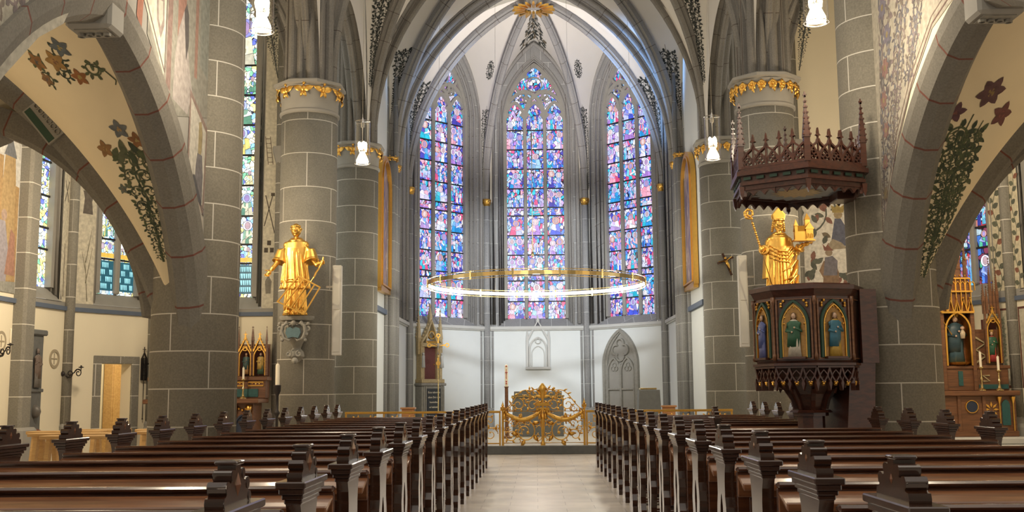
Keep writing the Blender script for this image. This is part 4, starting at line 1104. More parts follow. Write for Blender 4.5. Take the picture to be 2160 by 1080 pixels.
for s in (-1, 1):
    nm = 'left' if s < 0 else 'right'
    mx = (lambda x: x) if s < 0 else (lambda x: .15 - x)
    pts = [(-4.45, 22.9), (-5.25, 21.7), (-7.85, 21.7), (-8.85, 19.95), (-8.98, 18.2), (-9.0, 8.0)] if s < 0 else [(-4.35, 22.9), (-5.2, 21.7), (-7.85, 21.65), (-8.62, 19.75), (-8.9, 18.1), (-9.0, 8.0)]
    inside = (mx(-6.6), 18)
    names = ['pier_side', 'back', 'chapel', 'chapel_end', 'outer']
    for i in range(5):
        P, Q = (mx(pts[i][0]), pts[i][1]), (mx(pts[i + 1][0]), pts[i + 1][1]); fr, L = seg(P, Q, inside)
        lowh = []; uph = []
        if i == 2 and s < 0: lowh = [(.50, 1.22, 0, 1.87)]
        win = {1: ((L / 2, .74, 9.2, 2) if s < 0 else None), 2: ((.80, .50, 8.6, 2) if s < 0 else (1.0, .50, 8.6, 2)), 3: (L * .42, .30, 8.6, 1)}.get(i)
        if win: uph = [(win[0] - win[1] - .18, win[0] + win[1] + .18, 3.0, 9.9)]
        panel_wall('wall_%s_%s_dado' % (nm, names[i]), fr, 0, L, 0, 2.84, lowh, 'cream_light')
        panel_wall('wall_%s_%s' % (nm, names[i]), fr, 0, L, 2.92, 10.6, uph, 'plain_stone' if (i in (2, 3) or (i == 1 and s < 0)) else 'cream_light')
        mb = MB(); box(mb, -.02, L + .02, -.3, .05, 2.84, 2.92, None, lambda a, d, z: fr(a, z, d)); trim(mb, 'slate')
        if win:
            gm = M['gy'] if s < 0 else M['gr']
            traceried_window('w', fr, win[0], win[1], 3.25, 9.0, 1.0, -.22, win[3], gm, PALY if s < 0 else PALR, [3.95, 4.35, 4.95, 5.6, 6.25, 6.9, 7.55, 8.2], 'plain_stone', 'plain_stone', i != 3, win[1] + .18, None, 70 + i + s, zo=3.0)
            if s < 0 and i in (1, 2):   # lower inscription band of the left aisle windows
                for lt in ((-1, 1)):
                    lw = win[1]; mb = MB(); Lf = lambda a, b, d=0, lw=lw, lt=lt, fr=fr, c=win[0]: fr(c + lt * lw / 2 + a, b, -.22 + d)
                    prism(mb, [(-lw / 2 + .07, 3.32), (lw / 2 - .07, 3.32), (lw / 2 - .07, 3.92), (-lw / 2 + .07, 3.92)], Lf, .012, .016, (.02, .10, .13))
                    rb = random.Random(i + lt)
                    for row in range(4):
                        x = -lw / 2 + .1
                        while x < lw / 2 - .11:
                            w_ = rb.uniform(.02, .04); z = 3.36 + row * .14
                            prism(mb, [(x, z), (x + w_ * .6, z), (x + w_, z + .10), (x, z + .10)], Lf, .018, .02, (.35, .75, .80)); x += w_ + .012
                    prism(mb, [(-lw / 2 + .07, 3.98), (lw / 2 - .07, 3.98), (lw / 2 - .07, 4.07), (-lw / 2 + .07, 4.07)], Lf, .012, .018, (.85, .5, .08))
                    wnd = [o for o in bpy.data.objects if o.name == 'window_%d' % (winn[0] - 1)][0]
                    mb.build('inscription_glass', M['gfig'], wnd)
        # painted vertical strips either side of the windows
        if i in (1, 2, 3):
            dec = []
            VC = (.66, .60, .44); DG = [(.16, .17, .12), (.12, .13, .10), (.28, .12, .08)]
            if s > 0:
                def vine(x, z0, z1, w_, sd):
                    P_ = [([(x - w_, z0), (x + w_, z0), (x + w_, z1), (x - w_, z1)], VC)]
                    path = [(x + w_ * .35 * math.sin((z - z0) * 7), z) for z in [z0 + (z1 - z0) * k / 60 for k in range(61)]]
                    P_ += line_polys(path, .018, .014, DG[0]); rv = random.Random(sd); z = z0 + .08; k = 0
                    while z < z1 - .1:
                        s_ = 1 if k % 2 else -1; xx = x + w_ * .35 * math.sin((z - z0) * 7)
                        P_.append(leafp(xx, z, PI / 2 - s_ * 1.1, w_ * .95, w_ * .65, DG[2] if k % 5 == 2 else DG[k % 2])); z += .115; k += 1
                    return P_
                if i == 2: dec += vine(L - .28, 3.05, 9.5, .17, 4)
                if i == 3: dec += vine(.20, 3.05, 9.5, .15, 5) 
                if i == 1:   # big vine mural with two crowned half figures
                    x0, x1, z0, z1 = .12, 1.3, 3.05, 6.0
                    dec.append(([(x0, z0), (x1, z0), (x1, z1), (x0, z1)], (.80, .77, .69)))
                    rv = random.Random(9)
                    for (cx, cz, R_, a0, dr) in ((.55, 3.15, .55, 1.6, -1), (.35, 4.45, .5, .3, 1), (.85, 4.9, .42, 2.4, -1), (.4, 5.6, .4, .8, 1)):
                        P_ = scroll(cx, cz, R_, a0, dr, (.13, .14, .12), .8, .035, 0)
                        dec += P_
                    for k in range(105):
                        cx, cz = rv.uniform(x0 + .08, x1 - .08), rv.uniform(z0 + .08, z1 - .1)
                        if not (.42 < cx < .85 and 3.1 < cz < 4.1) and not (.6 < cx < 1.0 and 4.15 < cz < 4.85):
                            dec.append(leafp(cx, cz, rv.uniform(0, 6.28), .20, .105, rv.choice([(.15, .16, .13), (.12, .13, .11), (.28, .14, .11), (.22, .18, .13)])))
                    dec += [([(.45, 3.05), (.80, 3.05), (.82, 3.6), (.74, 3.85), (.52, 3.85), (.42, 3.65), (.5, 3.5)], (.30, .20, .13)), ([(.5, 3.55), (.78, 3.55), (.80, 3.85), (.7, 3.95), (.55, 3.92)], (.22, .21, .24)), (circ(.63, 4.02, .075, 10), (.36, .28, .20)), ([(.54, 4.06), (.72, 4.06), (.75, 4.2), (.69, 4.13), (.63, 4.22), (.57, 4.13), (.51, 4.2)], (.28, .13, .10))]
                    dec += [([(.68, 4.2), (1.0, 4.15), (1.02, 4.5), (.9, 4.72), (.78, 4.72)], (.15, .16, .22)), ([(.62, 4.18), (.72, 4.3), (.9, 4.22), (1.0, 4.1), (.7, 4.08)], (.40, .34, .25)), (circ(.85, 4.8, .09, 10), (.42, .33, .20)), ([(.74, 4.84), (.96, 4.84), (1.0, 5.02), (.9, 4.95), (.85, 5.03), (.8, 4.95), (.71, 5.0)], (.42, .32, .12))]
            else:
                def stp(x, w_): return [([(x - w_, 3.0), (x + w_, 3.0), (x + w_, 9.5), (x - w_, 9.5)], (.66, .62, .50))]
                DB = (.09, .075, .06)
                if i == 1:
                    x = .24; dec += stp(x, .13)
                    dec += line_polys([(x - .11, 4.55), (x + .09, 5.35)], .02, .02, DB) + line_polys([(x + .11, 4.7), (x - .07, 5.4)], .02, .02, DB) + [([(x - .10, 5.33), (x - .02, 5.33), (x - .02, 5.4), (x - .1, 5.4)], DB)]
                    for (a, b) in ((0, 4.35), (-.06, 4.2), (.06, 4.2)): dec.append(([(x + a - .04, b - .05), (x + a + .04, b - .05), (x + a + .04, b + .05), (x + a - .04, b + .05)], DB))
                    dec += [([(x - .05, 3.3), (x + .05, 3.3), (x + .07, 3.55), (x, 3.68), (x - .07, 3.55)], (.25, .23, .19))]
                    for k in range(2): dec += line_polys([(x - .05 + .1 * k, 6.0), (x + .02 + .1 * k, 6.6)][::1], .015, .015, (.2, .16, .12))
                    for k in range(6): dec += line_polys([(x - .04 + .012 * k, 6.05 + .1 * k), (x + .06 + .012 * k, 6.05 + .1 * k)], .014, .014, (.2, .16, .12))
                if i == 2:
                    x = 1.66; dec += stp(x, .20)
                    dec += [([(x - .11, 4.75), (x + .12, 4.75), (x + .09, 5.05), (x + .13, 5.2), (x - .13, 5.2), (x - .08, 5.0)], (.16, .14, .12))]
                    for (a, b, c_, d_) in ((.05, 3.05, -.03, 3.9), (-.0, 3.4, .13, 4.1), (.0, 3.6, -.1, 4.0), (-.01, 3.8, .1, 4.45)): dec += line_polys([(x - a, b), (x - c_, d_)], .02, .008, (.2, .18, .12))
                if i == 3:
                    x = .22; dec += stp(x, .12); dec += line_polys([(x, 3.1), (x, 4.1)], .03, .02, (.2, .17, .13)) + line_polys([(x - .07, 4.9), (x + .07, 5.3)], .02, .02, DB) + line_polys([(x + .07, 4.9), (x - .07, 5.3)], .02, .02, DB)
            if dec:
                o = decal('painted_wall_band', dec, lambda a, b, fr=fr: fr(a, b, .004 + 0.0))
                # layer polygons slightly so they never fight
                tag(o, {(1, 1): 'vine mural with two crowned figures on the right aisle end wall', (1, 2): 'painted rose vine left of the right chapel corner shaft', (1, 3): 'painted rose vine right of the right chapel corner shaft',
                        (-1, 1): 'pale band painted with crossed tools and squares beside the tall aisle window', (-1, 2): 'pale band painted with a tunic and cattails left of the chapel window', (-1, 3): 'narrow pale band painted with a staff left of the chapel corner shaft'}[(s, i)], 'wall painting')
        if s > 0 and i in (2, 3):   # framed vine panels in the dado
            a0, a1 = (L - .62, L - .12) if i == 2 else (.12, .9)
            dec = [([(a0, 1.25), (a1, 1.25), (a1, 2.72), (a0, 2.72)], (.16, .06, .04)), ([(a0 + .04, 1.3), (a1 - .04, 1.3), (a1 - .04, 2.68), (a0 + .04, 2.68)], (.62, .58, .45))]
            dec += [([((a0 + a1) / 2 + a, 1.32 + b) for a, b in p], c) for p, c in foliage(1.3, lambda v: .19, 7, [(.33, .36, .26), (.28, .32, .22)], 5 + i, .02, 0, None, 5)]
            o = decal('painted_dado_panel', dec, lambda a, b, fr=fr: fr(a, b, .004)); tag(o, 'red-framed panel of pale green foliage on the right chapel dado, %s of the corner shaft' % ('left' if i == 2 else 'right'), 'wall painting')
    # corner shafts
    for k, (x, y) in enumerate(pts[1:4]):
        t = thing('corner_shaft', 'thin stone wall shaft in the %s aisle, %s' % (nm, ['beside the arcade pier', 'at the inner corner of the chapel end', 'between the two chapel windows'][k]), 'column', (mx(x), y, 0))
        dx, dy = (mx(-6.6) - mx(x)), (18.5 - y); l_ = math.hypot(dx, dy); c = (mx(x) + dx / l_ * .05, y + dy / l_ * .05)
        mb = MB(); lathe(mb, [(.10, .0), (.10, 9.6)], (c[0], c[1], 0), 14, ru=.4); mb.build('shaft', M['pier_far'], t, True)
        mb = MB(); lathe(mb, [(.16, .0), (.16, .55), (.12, .62), (.13, .68), (.10, .74)], (c[0], c[1], 0), 8); mb.build('base', M['plain_stone'], t)
        mb = MB(); lathe(mb, [(.10, 6.0), (.17, 6.25), (.18, 6.35), (.10, 6.37)], (c[0], c[1], 0), 8); mb.build('capital', M['plain_stone'], t)
    # broad pilaster in front of the outer wall
    t = thing('wall_pilaster', 'broad stone pilaster on the %s aisle wall beside the chapel' % nm, 'column', (mx(-8.93), 18.3, 0))
    mb = MB(); bbox(mb, min(mx(-9.1), mx(-8.76)), max(mx(-9.1), mx(-8.76)), 18.1, 18.5, 0, 9.5, .05); mb.build('shaft', M['pier_far'], t)
    mb = MB(); bbox(mb, min(mx(-9.1), mx(-8.68)), max(mx(-9.1), mx(-8.68)), 18.0, 18.6, 0, .72, .05); mb.build('base', M['plain_stone'], t)
    # aisle ceiling and transverse arch beside the statue piers
    mb = MB(); box(mb, min(mx(-9.1), mx(-4.3)), max(mx(-9.1), mx(-4.3)), 12.9, 23, 10.6, 10.7); mb.build('ceiling', M['cream'], kind='structure')
    trim(cross_arch((mx(-4.62), 19.3), (mx(-8.9), 19.3), 6.95, 9.9, scalep(RIBP, 1.1), 'rib'), 'rib')
    mb = MB(); A0 = riser((mx(-4.62), 19.35), (mx(-6.76), 19.35), 6.95, 9.9, 16); B0 = riser((mx(-8.9), 19.35), (mx(-6.76), 19.35), 6.95, 9.9, 16)
    q = A0 + B0[::-1][1:]; n_ = len(q); mb.add(q + [(p[0], p[1], 10.6) for p in q], [(i, i + 1, n_ + i + 1, n_ + i) for i in range(n_ - 1)]); mb.build('wall_%s_aisle_spandrel' % nm, M['cream_light'], kind='structure')
    pl = foliage(2.6, lambda v: .03 + .15 * v, 10, DK, 90 + s, .02, 0, None, 5, .18)
    o = decal('painted_foliage', [([(a, b) for a, b in p], c) for p, c in pl], lambda a, b: (mx(-4.72 - a * 1.0 - b * .0), 19.06, 7.05 + b)); tag(o, 'dark painted foliage beside the %s statue pier, over the aisle arch' % nm, 'wall painting')
# castle mural far left
fr = lambda a, b: (-8.985 + .0, a, b)
dec = [([(15.5, 3.0), (18.1, 3.0), (18.1, 6.5), (15.5, 6.5)], (.62, .62, .60)), ([(16.2, 3.0), (18.08, 3.15), (18.08, 4.85), (17.5, 4.9), (17.5, 5.3), (17.15, 5.3), (17.1, 4.6), (16.4, 4.6)], (.40, .27, .13)),
       ([(17.48, 3.2), (17.95, 3.2), (17.95, 4.9), (17.9, 5.35), (17.55, 5.35), (17.5, 4.9)], (.42, .30, .15)), ([(17.5, 5.33), (17.95, 5.33), (17.8, 5.6), (17.73, 5.95), (17.66, 5.6)], (.17, .18, .20)),
       ([(17.35, 3.1), (17.75, 3.1), (17.8, 3.7), (17.65, 4.2), (17.45, 4.2), (17.35, 3.8)], (.33, .31, .35)), ([(17.7, 3.3), (18.05, 3.3), (18.0, 4.0), (17.85, 4.1)], (.36, .20, .15)), (circ(17.6, 4.3, .1, 10), (.40, .30, .25)), ([(17.2, 3.0), (18.08, 3.0), (18.08, 3.2), (17.2, 3.15)], (.30, .30, .27))]
MBm = MB()
for k, (p, c) in enumerate(dec):
    P = [(-8.97 + .0008 * k, a, b) for a, b in p]; MBm.add(P, [tuple(range(len(P)))], None, c)
tag(MBm.build('painted_mural', M['paint']), 'mural of an ochre castle tower on the far left aisle wall', 'wall painting')
# ================================================================== PEWS
def end_panel(mb, xc):
    lv = [(0, .20, 0), (.05, .20, 0), (.06, .175, 0), (.12, .17, .012), (.18, .13, .02), (.24, .12, .03), (.30, .145, .045), (.36, .165, .05), (.42, .16, .04), (.47, .135, .022), (.52, .14, .03), (.58, .15, .045), (.64, .135, .035), (.69, .115, .012), (.70, .115, 0), (.76, .115, 0), (.82, .125, 0), (.87, .150, 0)]
    for i in range(len(lv) - 1):
        (za, wa, ia), (zb, wb, ib) = lv[i], lv[i + 1]
        for sd in (-1, 1):
            P = []
            for x in (xc - .026, xc + .026): P += [(x, sd * ia, za), (x, sd * wa, za), (x, sd * wb, zb), (x, sd * ib, zb)]
            F = [(0, 1, 2, 3), (4, 7, 6, 5), (1, 5, 6, 2), (0, 3, 7, 4)]
            mb.add(P, F)
    for (z0, z1, hy, hx) in ((.865, .882, .152, .032), (.882, .900, .166, .038), (.900, .922, .182, .045), (.922, .946, .200, .054)):
        bbox(mb, xc - hx, xc + hx, -hy, hy, z0, z1, .004)
FIN = [(.135, 0), (.138, .012), (.133, .028), (.112, .030), (.106, .036), (.116, .042), (.118, .058), (.108, .070), (.088, .070), (.076, .064), (.062, .066), (.068, .078), (.068, .092), (.056, .099), (.040, .098), (.026, .096), (.026, .112)]
def finial(mb, mi, xc):
    pr = [(-a, b) for a, b in FIN] ; pts = pr + FIN[::-1]
    prism(mb, pts, lambda a, b, d: (xc + d, a, .946 + b), -.020, .020)
    for sd in (-1, 1):
        for (yy, zz, rr) in ((.121, .015, .0145), (.101, .053, .017), (.053, .083, .0150)):
            q = [(xc - .027, sd * yy, .946 + zz), (xc + .027, sd * yy, .946 + zz)]; tube(mb, q, rr, 10)
    bbox(mb, xc - .033, xc + .033, -.038, .038, 1.056, 1.068, .004)
    for sd in (-1, 1):
        x0 = xc + sd * .0205
        P = [(x0, 0, .952), (x0, .030, 1.0), (x0, 0, 1.052), (x0, -.030, 1.0), (x0 + sd * .014, 0, 1.002)]
        mi.add(P, [(0, 1, 4), (1, 2, 4), (2, 3, 4), (3, 0, 4)])
def make_pew(x0, x1, y, label, group):
    t = thing('church_pew', label, 'pew', (x0, y, 0), group)
    s = 1 if x1 > x0 else -1
    for xe in (x0 + s * .03, x1 - s * .03):
        mb = MB(); end_panel(mb, xe); P = [(p[0], p[1] + y, p[2]) for p in mb.v]; mb.v = P; e = mb.build('bench_end', M['wood_end'], t)
        mb, mi = MB(), MB(); finial(mb, mi, xe)
        mb.v = [(p[0], p[1] + y, p[2]) for p in mb.v]; mi.v = [(p[0], p[1] + y, p[2]) for p in mi.v]
        mb.build('finial', M['wood_end'], e, 'auto'); mi.build('lozenge_inlay', M['inlay'], e)
    a, b = min(x0, x1) + .055, max(x0, x1) - .055
    mb = MB(); bbox(mb, a, b, y - .190, y - .168, .36, .825, .004); bbox(mb, a, b, y - .200, y - .155, .825, .852, .010)
    n_ = 3
    for k in range(n_):
        xa, xb = a + (b - a) * k / n_ + .06, a + (b - a) * (k + 1) / n_ - .06; bbox(mb, xa, xb, y - .196, y - .186, .42, .70, .006)
    mb.build('backrest', M['wood'], t)
    def sl(x, yy, z): return (x, y - .202 + yy, z + .30 * yy)
    mb = MB(); bbox(mb, a, b, -.155, 0, .795, .815, .005, None, sl); bbox(mb, a, b, -.168, -.150, .795, .832, .005, None, sl); bbox(mb, a, b, y - .215, y - .200, .70, .80, .004)
    mb.build('book_ledge', M['ledge'], t)
    mb = MB(); bbox(mb, a, b, y - .165, y + .19, .415, .445, .010); bbox(mb, a, b, y + .13, y + .15, .30, .415, .004); mb.build('seat', M['wood'], t)
    mb = MB(); bbox(mb, a, b, y - .50, y - .33, .13, .155, .006)
    for k in range(4):
        xx = a + (b - a) * (k + .5) / 4; bbox(mb, xx - .015, xx + .015, y - .48, y - .19, .0, .13, .004)
    mb.build('kneeler', M['wood'], t)
    return t
ORD = ['nearest row', 'second nearest row', 'third nearest row', 'fourth nearest row', 'fifth nearest row', 'sixth nearest row', 'seventh nearest row', 'eighth nearest row', 'middle row, ninth from the camera', 'tenth row from the camera', 'eleventh row from the camera', 'sixth row from the altar gate', 'fifth row from the altar gate', 'fourth row from the altar gate', 'third row from the altar gate', 'row just behind the front pew', 'front row beside the altar gate']
first = {}
for side, (xa, xb) in (('left', (-.83, -3.40)), ('right', (.985, 3.66))):
    for k in range(17):
        y = 3.01 + .9465 * k + (.04 if side == 'right' else 0); short = side == 'right' and k == 10
        lab = 'dark varnished pew in the %s block, %s%s' % (side, ORD[k], ', shortened for the pulpit' if short else '')
        grp = 'dark wooden pews of the %s block' % side
        if short: make_pew(xa, 2.09, y, lab, grp)
        elif side not in first: first[side] = make_pew(xa, xb, y, lab, grp)
        else:
            c = copy_tree(first[side]); c.location = (xa, y, 0); c['label'] = lab

# pale benches in the left chapel
def oak_bench(x0, x1, y, lab, h=.69, rot=0):
    t = thing('oak_bench', lab, 'bench', ((x0 + x1) / 2, y, 0), 'pale wooden benches in the left aisle')
    mb = MB(); bbox(mb, x0, x1, y - .16, y + .16, h - .05, h, .008); mb.build('seat', M['oak'], t)
    for xe in (x0 + .12, x1 - .12):
        mb = MB()
        for sd in (-1, 1):
            P = []
            for z, a, b in ((0, .15, .24), (h - .05, .03, .13)):
                P += [(xe - .03, y + sd * a, z), (xe + .03, y + sd * a, z), (xe + .03, y + sd * b, z), (xe - .03, y + sd * b, z)]
            mb.add(P, [(0, 1, 2, 3), (4, 5, 6, 7), (0, 1, 5, 4), (1, 2, 6, 5), (2, 3, 7, 6), (3, 0, 4, 7)])
        mb.build('trestle_leg', M['oak'], t)
for i, (x0, x1, y, lab) in enumerate(((-7.05, -5.9, 15.3, 'pale oak bench nearest behind the outer pew ends of the left block'), (-7.7, -6.35, 16.3, 'pale oak bench in the middle of the left aisle group'), (-6.3, -5.5, 17.0, 'pale oak bench closest to the large left pier'), (-8.2, -7.0, 17.3, 'pale oak bench close to the broad wall pilaster'), (-7.9, -6.9, 18.1, 'pale oak bench in front of the corner shaft of the left chapel'), (-6.7, -5.9, 18.0, 'pale oak bench just in front of the vestry door'))):
    oak_bench(x0, x1, y, lab)

# ================================================================== LIGHT FITTINGS
def pendant(x, y, zb, lab, power=38):
    t = thing('pendant_lamp', lab, 'lamp', (x, y, zb), 'glass cylinder pendants over the nave')
    mb = MB(); lathe(mb, [(.128, zb), (.13, zb + .72)], (x, y, 0), 24); mb.f = [f_ for f_ in mb.f if len(f_) == 4]; mb.uv = mb.uv[:len(mb.f)]; mb.c = mb.c[:len(mb.f)]; mb.build('glass_cylinder', M['clear'], t, True)
    mb = MB(); 
    for z in (zb, zb + .72): tube(mb, [(x + .13 * math.cos(a), y + .13 * math.sin(a), z) for a in [2 * PI * k / 24 for k in range(24)]], .005, 5, True)
    lathe(mb, [(.03, zb + .62), (.035, zb + .70), (.02, zb + .76), (.006, zb + .80), (.006, zb + .86)], (x, y, 0), 10)
    for k in range(3):
        a = 2 * PI * k / 3; tube(mb, [(x, y, zb + .715), (x + .13 * math.cos(a), y + .13 * math.sin(a), zb + .72)], .004, 4)
    mb.build('steel_mount', M['chrome'], t)
    mb = MB(); tube(mb, [(x, y, zb + .85), (x, y, 12.2)], .0035, 4); mb.build('suspension_wire', M['chrome'], t)
    mb = MB(); lathe(mb, [(.105, zb + .02), (.10, zb + .06), (.05, zb + .17), (.04, zb + .20), (.001, zb + .20)], (x, y, 0), 16); mb.build('diffuser', M['lampcone'], t, True)
    for k in range(4):
        a = PI / 2 * k + .5; c = (x + .055 * math.cos(a), y + .055 * math.sin(a), zb + .31)
        mb = MB(); lathe(mb, [(.016, -.06), (.024, -.02), (.026, .02), (.018, .05), (.001, .065)], c, 8); b_ = mb.build('bulb', M['lamp'], t, True)
    mb = MB(); tube(mb, [(x, y, zb + .22), (x, y, zb + .62)], .012, 6); mb.build('stem', M['chrome'], t)
    l_ = light('pendant_glow', 'POINT', (x, y, zb - .10), power * (.55 if y > 15 else 2.2), (1, .84, .62), .12)
    return t
for y, nm in ((4.3, 'nearest'), (10.95, 'near'), (17.6, 'far')):
    for s, x in (('left', -2.9), ('right', 3.0)):
        pendant(x, y, 5.1, '%s %s glass cylinder pendant lamp hanging over the pews' % (nm, s))
# ring chandelier
RC = (.02, 26.0, 3.87); RR = 2.645
t = thing('ring_chandelier', 'large thin brass ring chandelier with a bright led band over the altar', 'chandelier', (RC[0], RC[1], RC[2] - .1))
def ringpart(r0, r1, z0, z1, n_=96):
    mb = MB(); P = []
    for k in range(n_):
        a = 2 * PI * k / n_
        for (rr, z) in ((r0, z0), (r1, z0), (r1, z1), (r0, z1)): P.append((RC[0] + rr * math.cos(a), RC[1] + rr * math.sin(a), RC[2] + z))
    mb.add(P, [(4 * k + j, 4 * k + (j + 1) % 4, 4 * ((k + 1) % n_) + (j + 1) % 4, 4 * ((k + 1) % n_) + j) for k in range(n_) for j in range(4)]); return mb
ringpart(RR, RR + .03, -.045, .045).build('brass_band', M['brass'], t)
ringpart(RR - .012, RR - .002, -.036, .036).build('led_band', M['led'], t)
for z in (-.085, .085): ringpart(RR + .01, RR + .025, z - .008, z + .008).build('brass_hoop', M['brass'], t)
for k in range(16):
    mb = MB(); a = 2 * PI * (k + .5) / 16; c = (RC[0] + (RR + .02) * math.cos(a), RC[1] + (RR + .02) * math.sin(a)); box(mb, c[0] - .02, c[0] + .02, c[1] - .02, c[1] + .02, RC[2] - .1, RC[2] + .1); mb.build('clasp', M['brass'], t)
for (dx, dy) in ((-2.35, -1.25), (2.35, -1.25), (-1.1, 2.4), (.95, 2.46)):
    mb = MB(); tube(mb, [(RC[0] + dx, RC[1] + dy, RC[2] + .08), (RC[0] + dx * .95, RC[1] + dy * .9, 12.3)], .004, 4); mb.build('suspension_wire', M['chrome'], t)
for k in range(8):
    a = 2 * PI * k / 8; light('ring_glow', 'POINT', (RC[0] + 2.45 * math.cos(a), RC[1] + 2.45 * math.sin(a), RC[2]), 42, (1, .93, .78), .1)
t = thing('light_rod', 'slim vertical light rod hanging in front of the central window', 'lamp', (-.06, 25.6, 4.55))
mb = MB(); tube(mb, [(-.06, 25.6, 4.6), (-.06, 25.6, 7.55)], .017, 8); mb.build('rod', M['candle'], t, True)
mb = MB(); lathe(mb, [(.001, 4.5), (.03, 4.52), (.035, 4.56), (.018, 4.62)], (-.06, 25.6, 0), 10); mb.build('end_cap', M['brass'], t, True)
mb = MB(); tube(mb, [(-.06, 25.6, 7.5), (-.06, 25.6, 12.8)], .004, 4); mb.build('suspension_wire', M['chrome'], t)

# ================================================================== CHANCEL FURNITURE
def spir(cx, cz, r_, a0, turns, n_=24, k=.75):
    return [(cx + r_ * (1 - k * i / n_) * math.cos(a0 + turns * 2 * PI * i / n_), cz + r_ * (1 - k * i / n_) * math.sin(a0 + turns * 2 * PI * i / n_)) for i in range(n_ + 1)]
def wleaf(mb, x, y, z, a, L, w):
    q = [(0, 0), (.3, .5), (.7, .35), (1, 0), (.7, -.35), (.3, -.5)]; P = []
    for p, s_ in q: P.append((x + p * L * math.cos(a) - s_ * w * math.sin(a), y - .012, z + p * L * math.sin(a) + s_ * w * math.cos(a)))
    P.append((x + .5 * L * math.cos(a), y - .035, z + .5 * L * math.sin(a))); P.append((x + .5 * L * math.cos(a), y + .01, z + .5 * L * math.sin(a)))
    mb.add(P, [(i, (i + 1) % 6, 6) for i in range(6)] + [((i + 1) % 6, i, 7) for i in range(6)])
def iron_spiral(mb, y, cx, cz, r_, a0, turns, rad=.009, leaves=3, rng=random):
    rad *= 1.35; leaves += 1
    p = spir(cx, cz, r_, a0, turns); tube(mb, [(a, y, b) for a, b in p], [rad * (1 - .4 * i / len(p)) for i in range(len(p))], 8)
    for k in range(leaves):
        a, b = p[2 + k * 3]; wleaf(mb, a, y, b, math.atan2(b - cz, a - cx) + .6 * (1 if turns > 0 else -1), r_ * .62, r_ * .34)
    a, b = p[-1]; ball(mb, (a, y, b), r_ * .13, 7, 5)
YG = 22.12
def rail(x0, x1, lab):
    t = thing('altar_rail', lab, 'railing', ((x0 + x1) / 2, YG, .165), 'gilded rails beside the altar gate')
    mb = MB(); bbox(mb, x0, x1, YG - .04, YG + .04, .83, .875, .01); mb.build('handrail', M['gold'], t)
    mb = MB(); bbox(mb, x0, x1, YG - .02, YG + .02, .20, .225, .005); mb.build('bottom_bar', M['gold'], t)
    n_ = max(1, round((x1 - x0) / .78)); w = (x1 - x0) / n_
    for k in range(n_ + 1):
        x = x0 + w * k; x = min(max(x, x0 + .02), x1 - .02); mb = MB(); bbox(mb, x - .017, x + .017, YG - .018, YG + .018, .165, .85, .004); mb.build('baluster', M['gold'], t)
    for k in range(n_):
        c = x0 + w * (k + .5); mb = MB()
        for sd in (-1, 1):
            iron_spiral(mb, YG, c + sd * w * .24, .40, .15, PI / 2 - sd * 1.5, sd * 1.3); iron_spiral(mb, YG, c + sd * w * .22, .68, .11, -PI / 2, -sd * 1.2, leaves=3)
            iron_spiral(mb, YG, c + sd * w * .40, .56, .07, PI, sd * 1.0, .007, 2)
        mb.build('scrollwork', M['gold'], t, True)
    return t
rail(-3.95, -.74, 'gilded wrought iron altar rail left of the gate, behind the left pews')
rail(1.0, 4.0, 'gilded wrought iron altar rail right of the gate, behind the right pews')
t = thing('altar_gate', 'gilded wrought iron double gate with garlands in front of the altar', 'gate', (.12, YG, .165))
for x, h in ((-.70, .98), (.97, 1.03)):
    mb = MB(); bbox(mb, x - .022, x + .022, YG - .022, YG + .022, .165, h - .08, .005); lathe(mb, [(.03, h - .10), (.05, h - .07), (.05, h - .03), (.02, h - .02), (.03, h), (.022, h + .02), (.008, h + .06), (.001, h + .10)], (x, YG, 0), 10); mb.build('gate_post', M['gold'], t)
mb = MB(); x = .12; lathe(mb, [(.05, .165), (.05, .20), (.035, .24), (.028, .28), (.036, .5), (.045, .72), (.05, .74), (.04, .76), (.04, .80), (.02, .84), (.022, 1.10), (.05, 1.16), (.055, 1.22), (.075, 1.28), (.07, 1.36), (.04, 1.40), (.02, 1.43)], (x, YG, 0), 12)
for z in (.90, 1.0): bbox(mb, x - .14, x + .14, YG - .02, YG + .02, z - .035, z + .035, .01)
for k in range(5): wleaf(mb, x, YG, 1.15, PI / 2 + (k - 2) * .7, .16, .07)
mb.build('centre_post', M['gold'], t, 'auto')
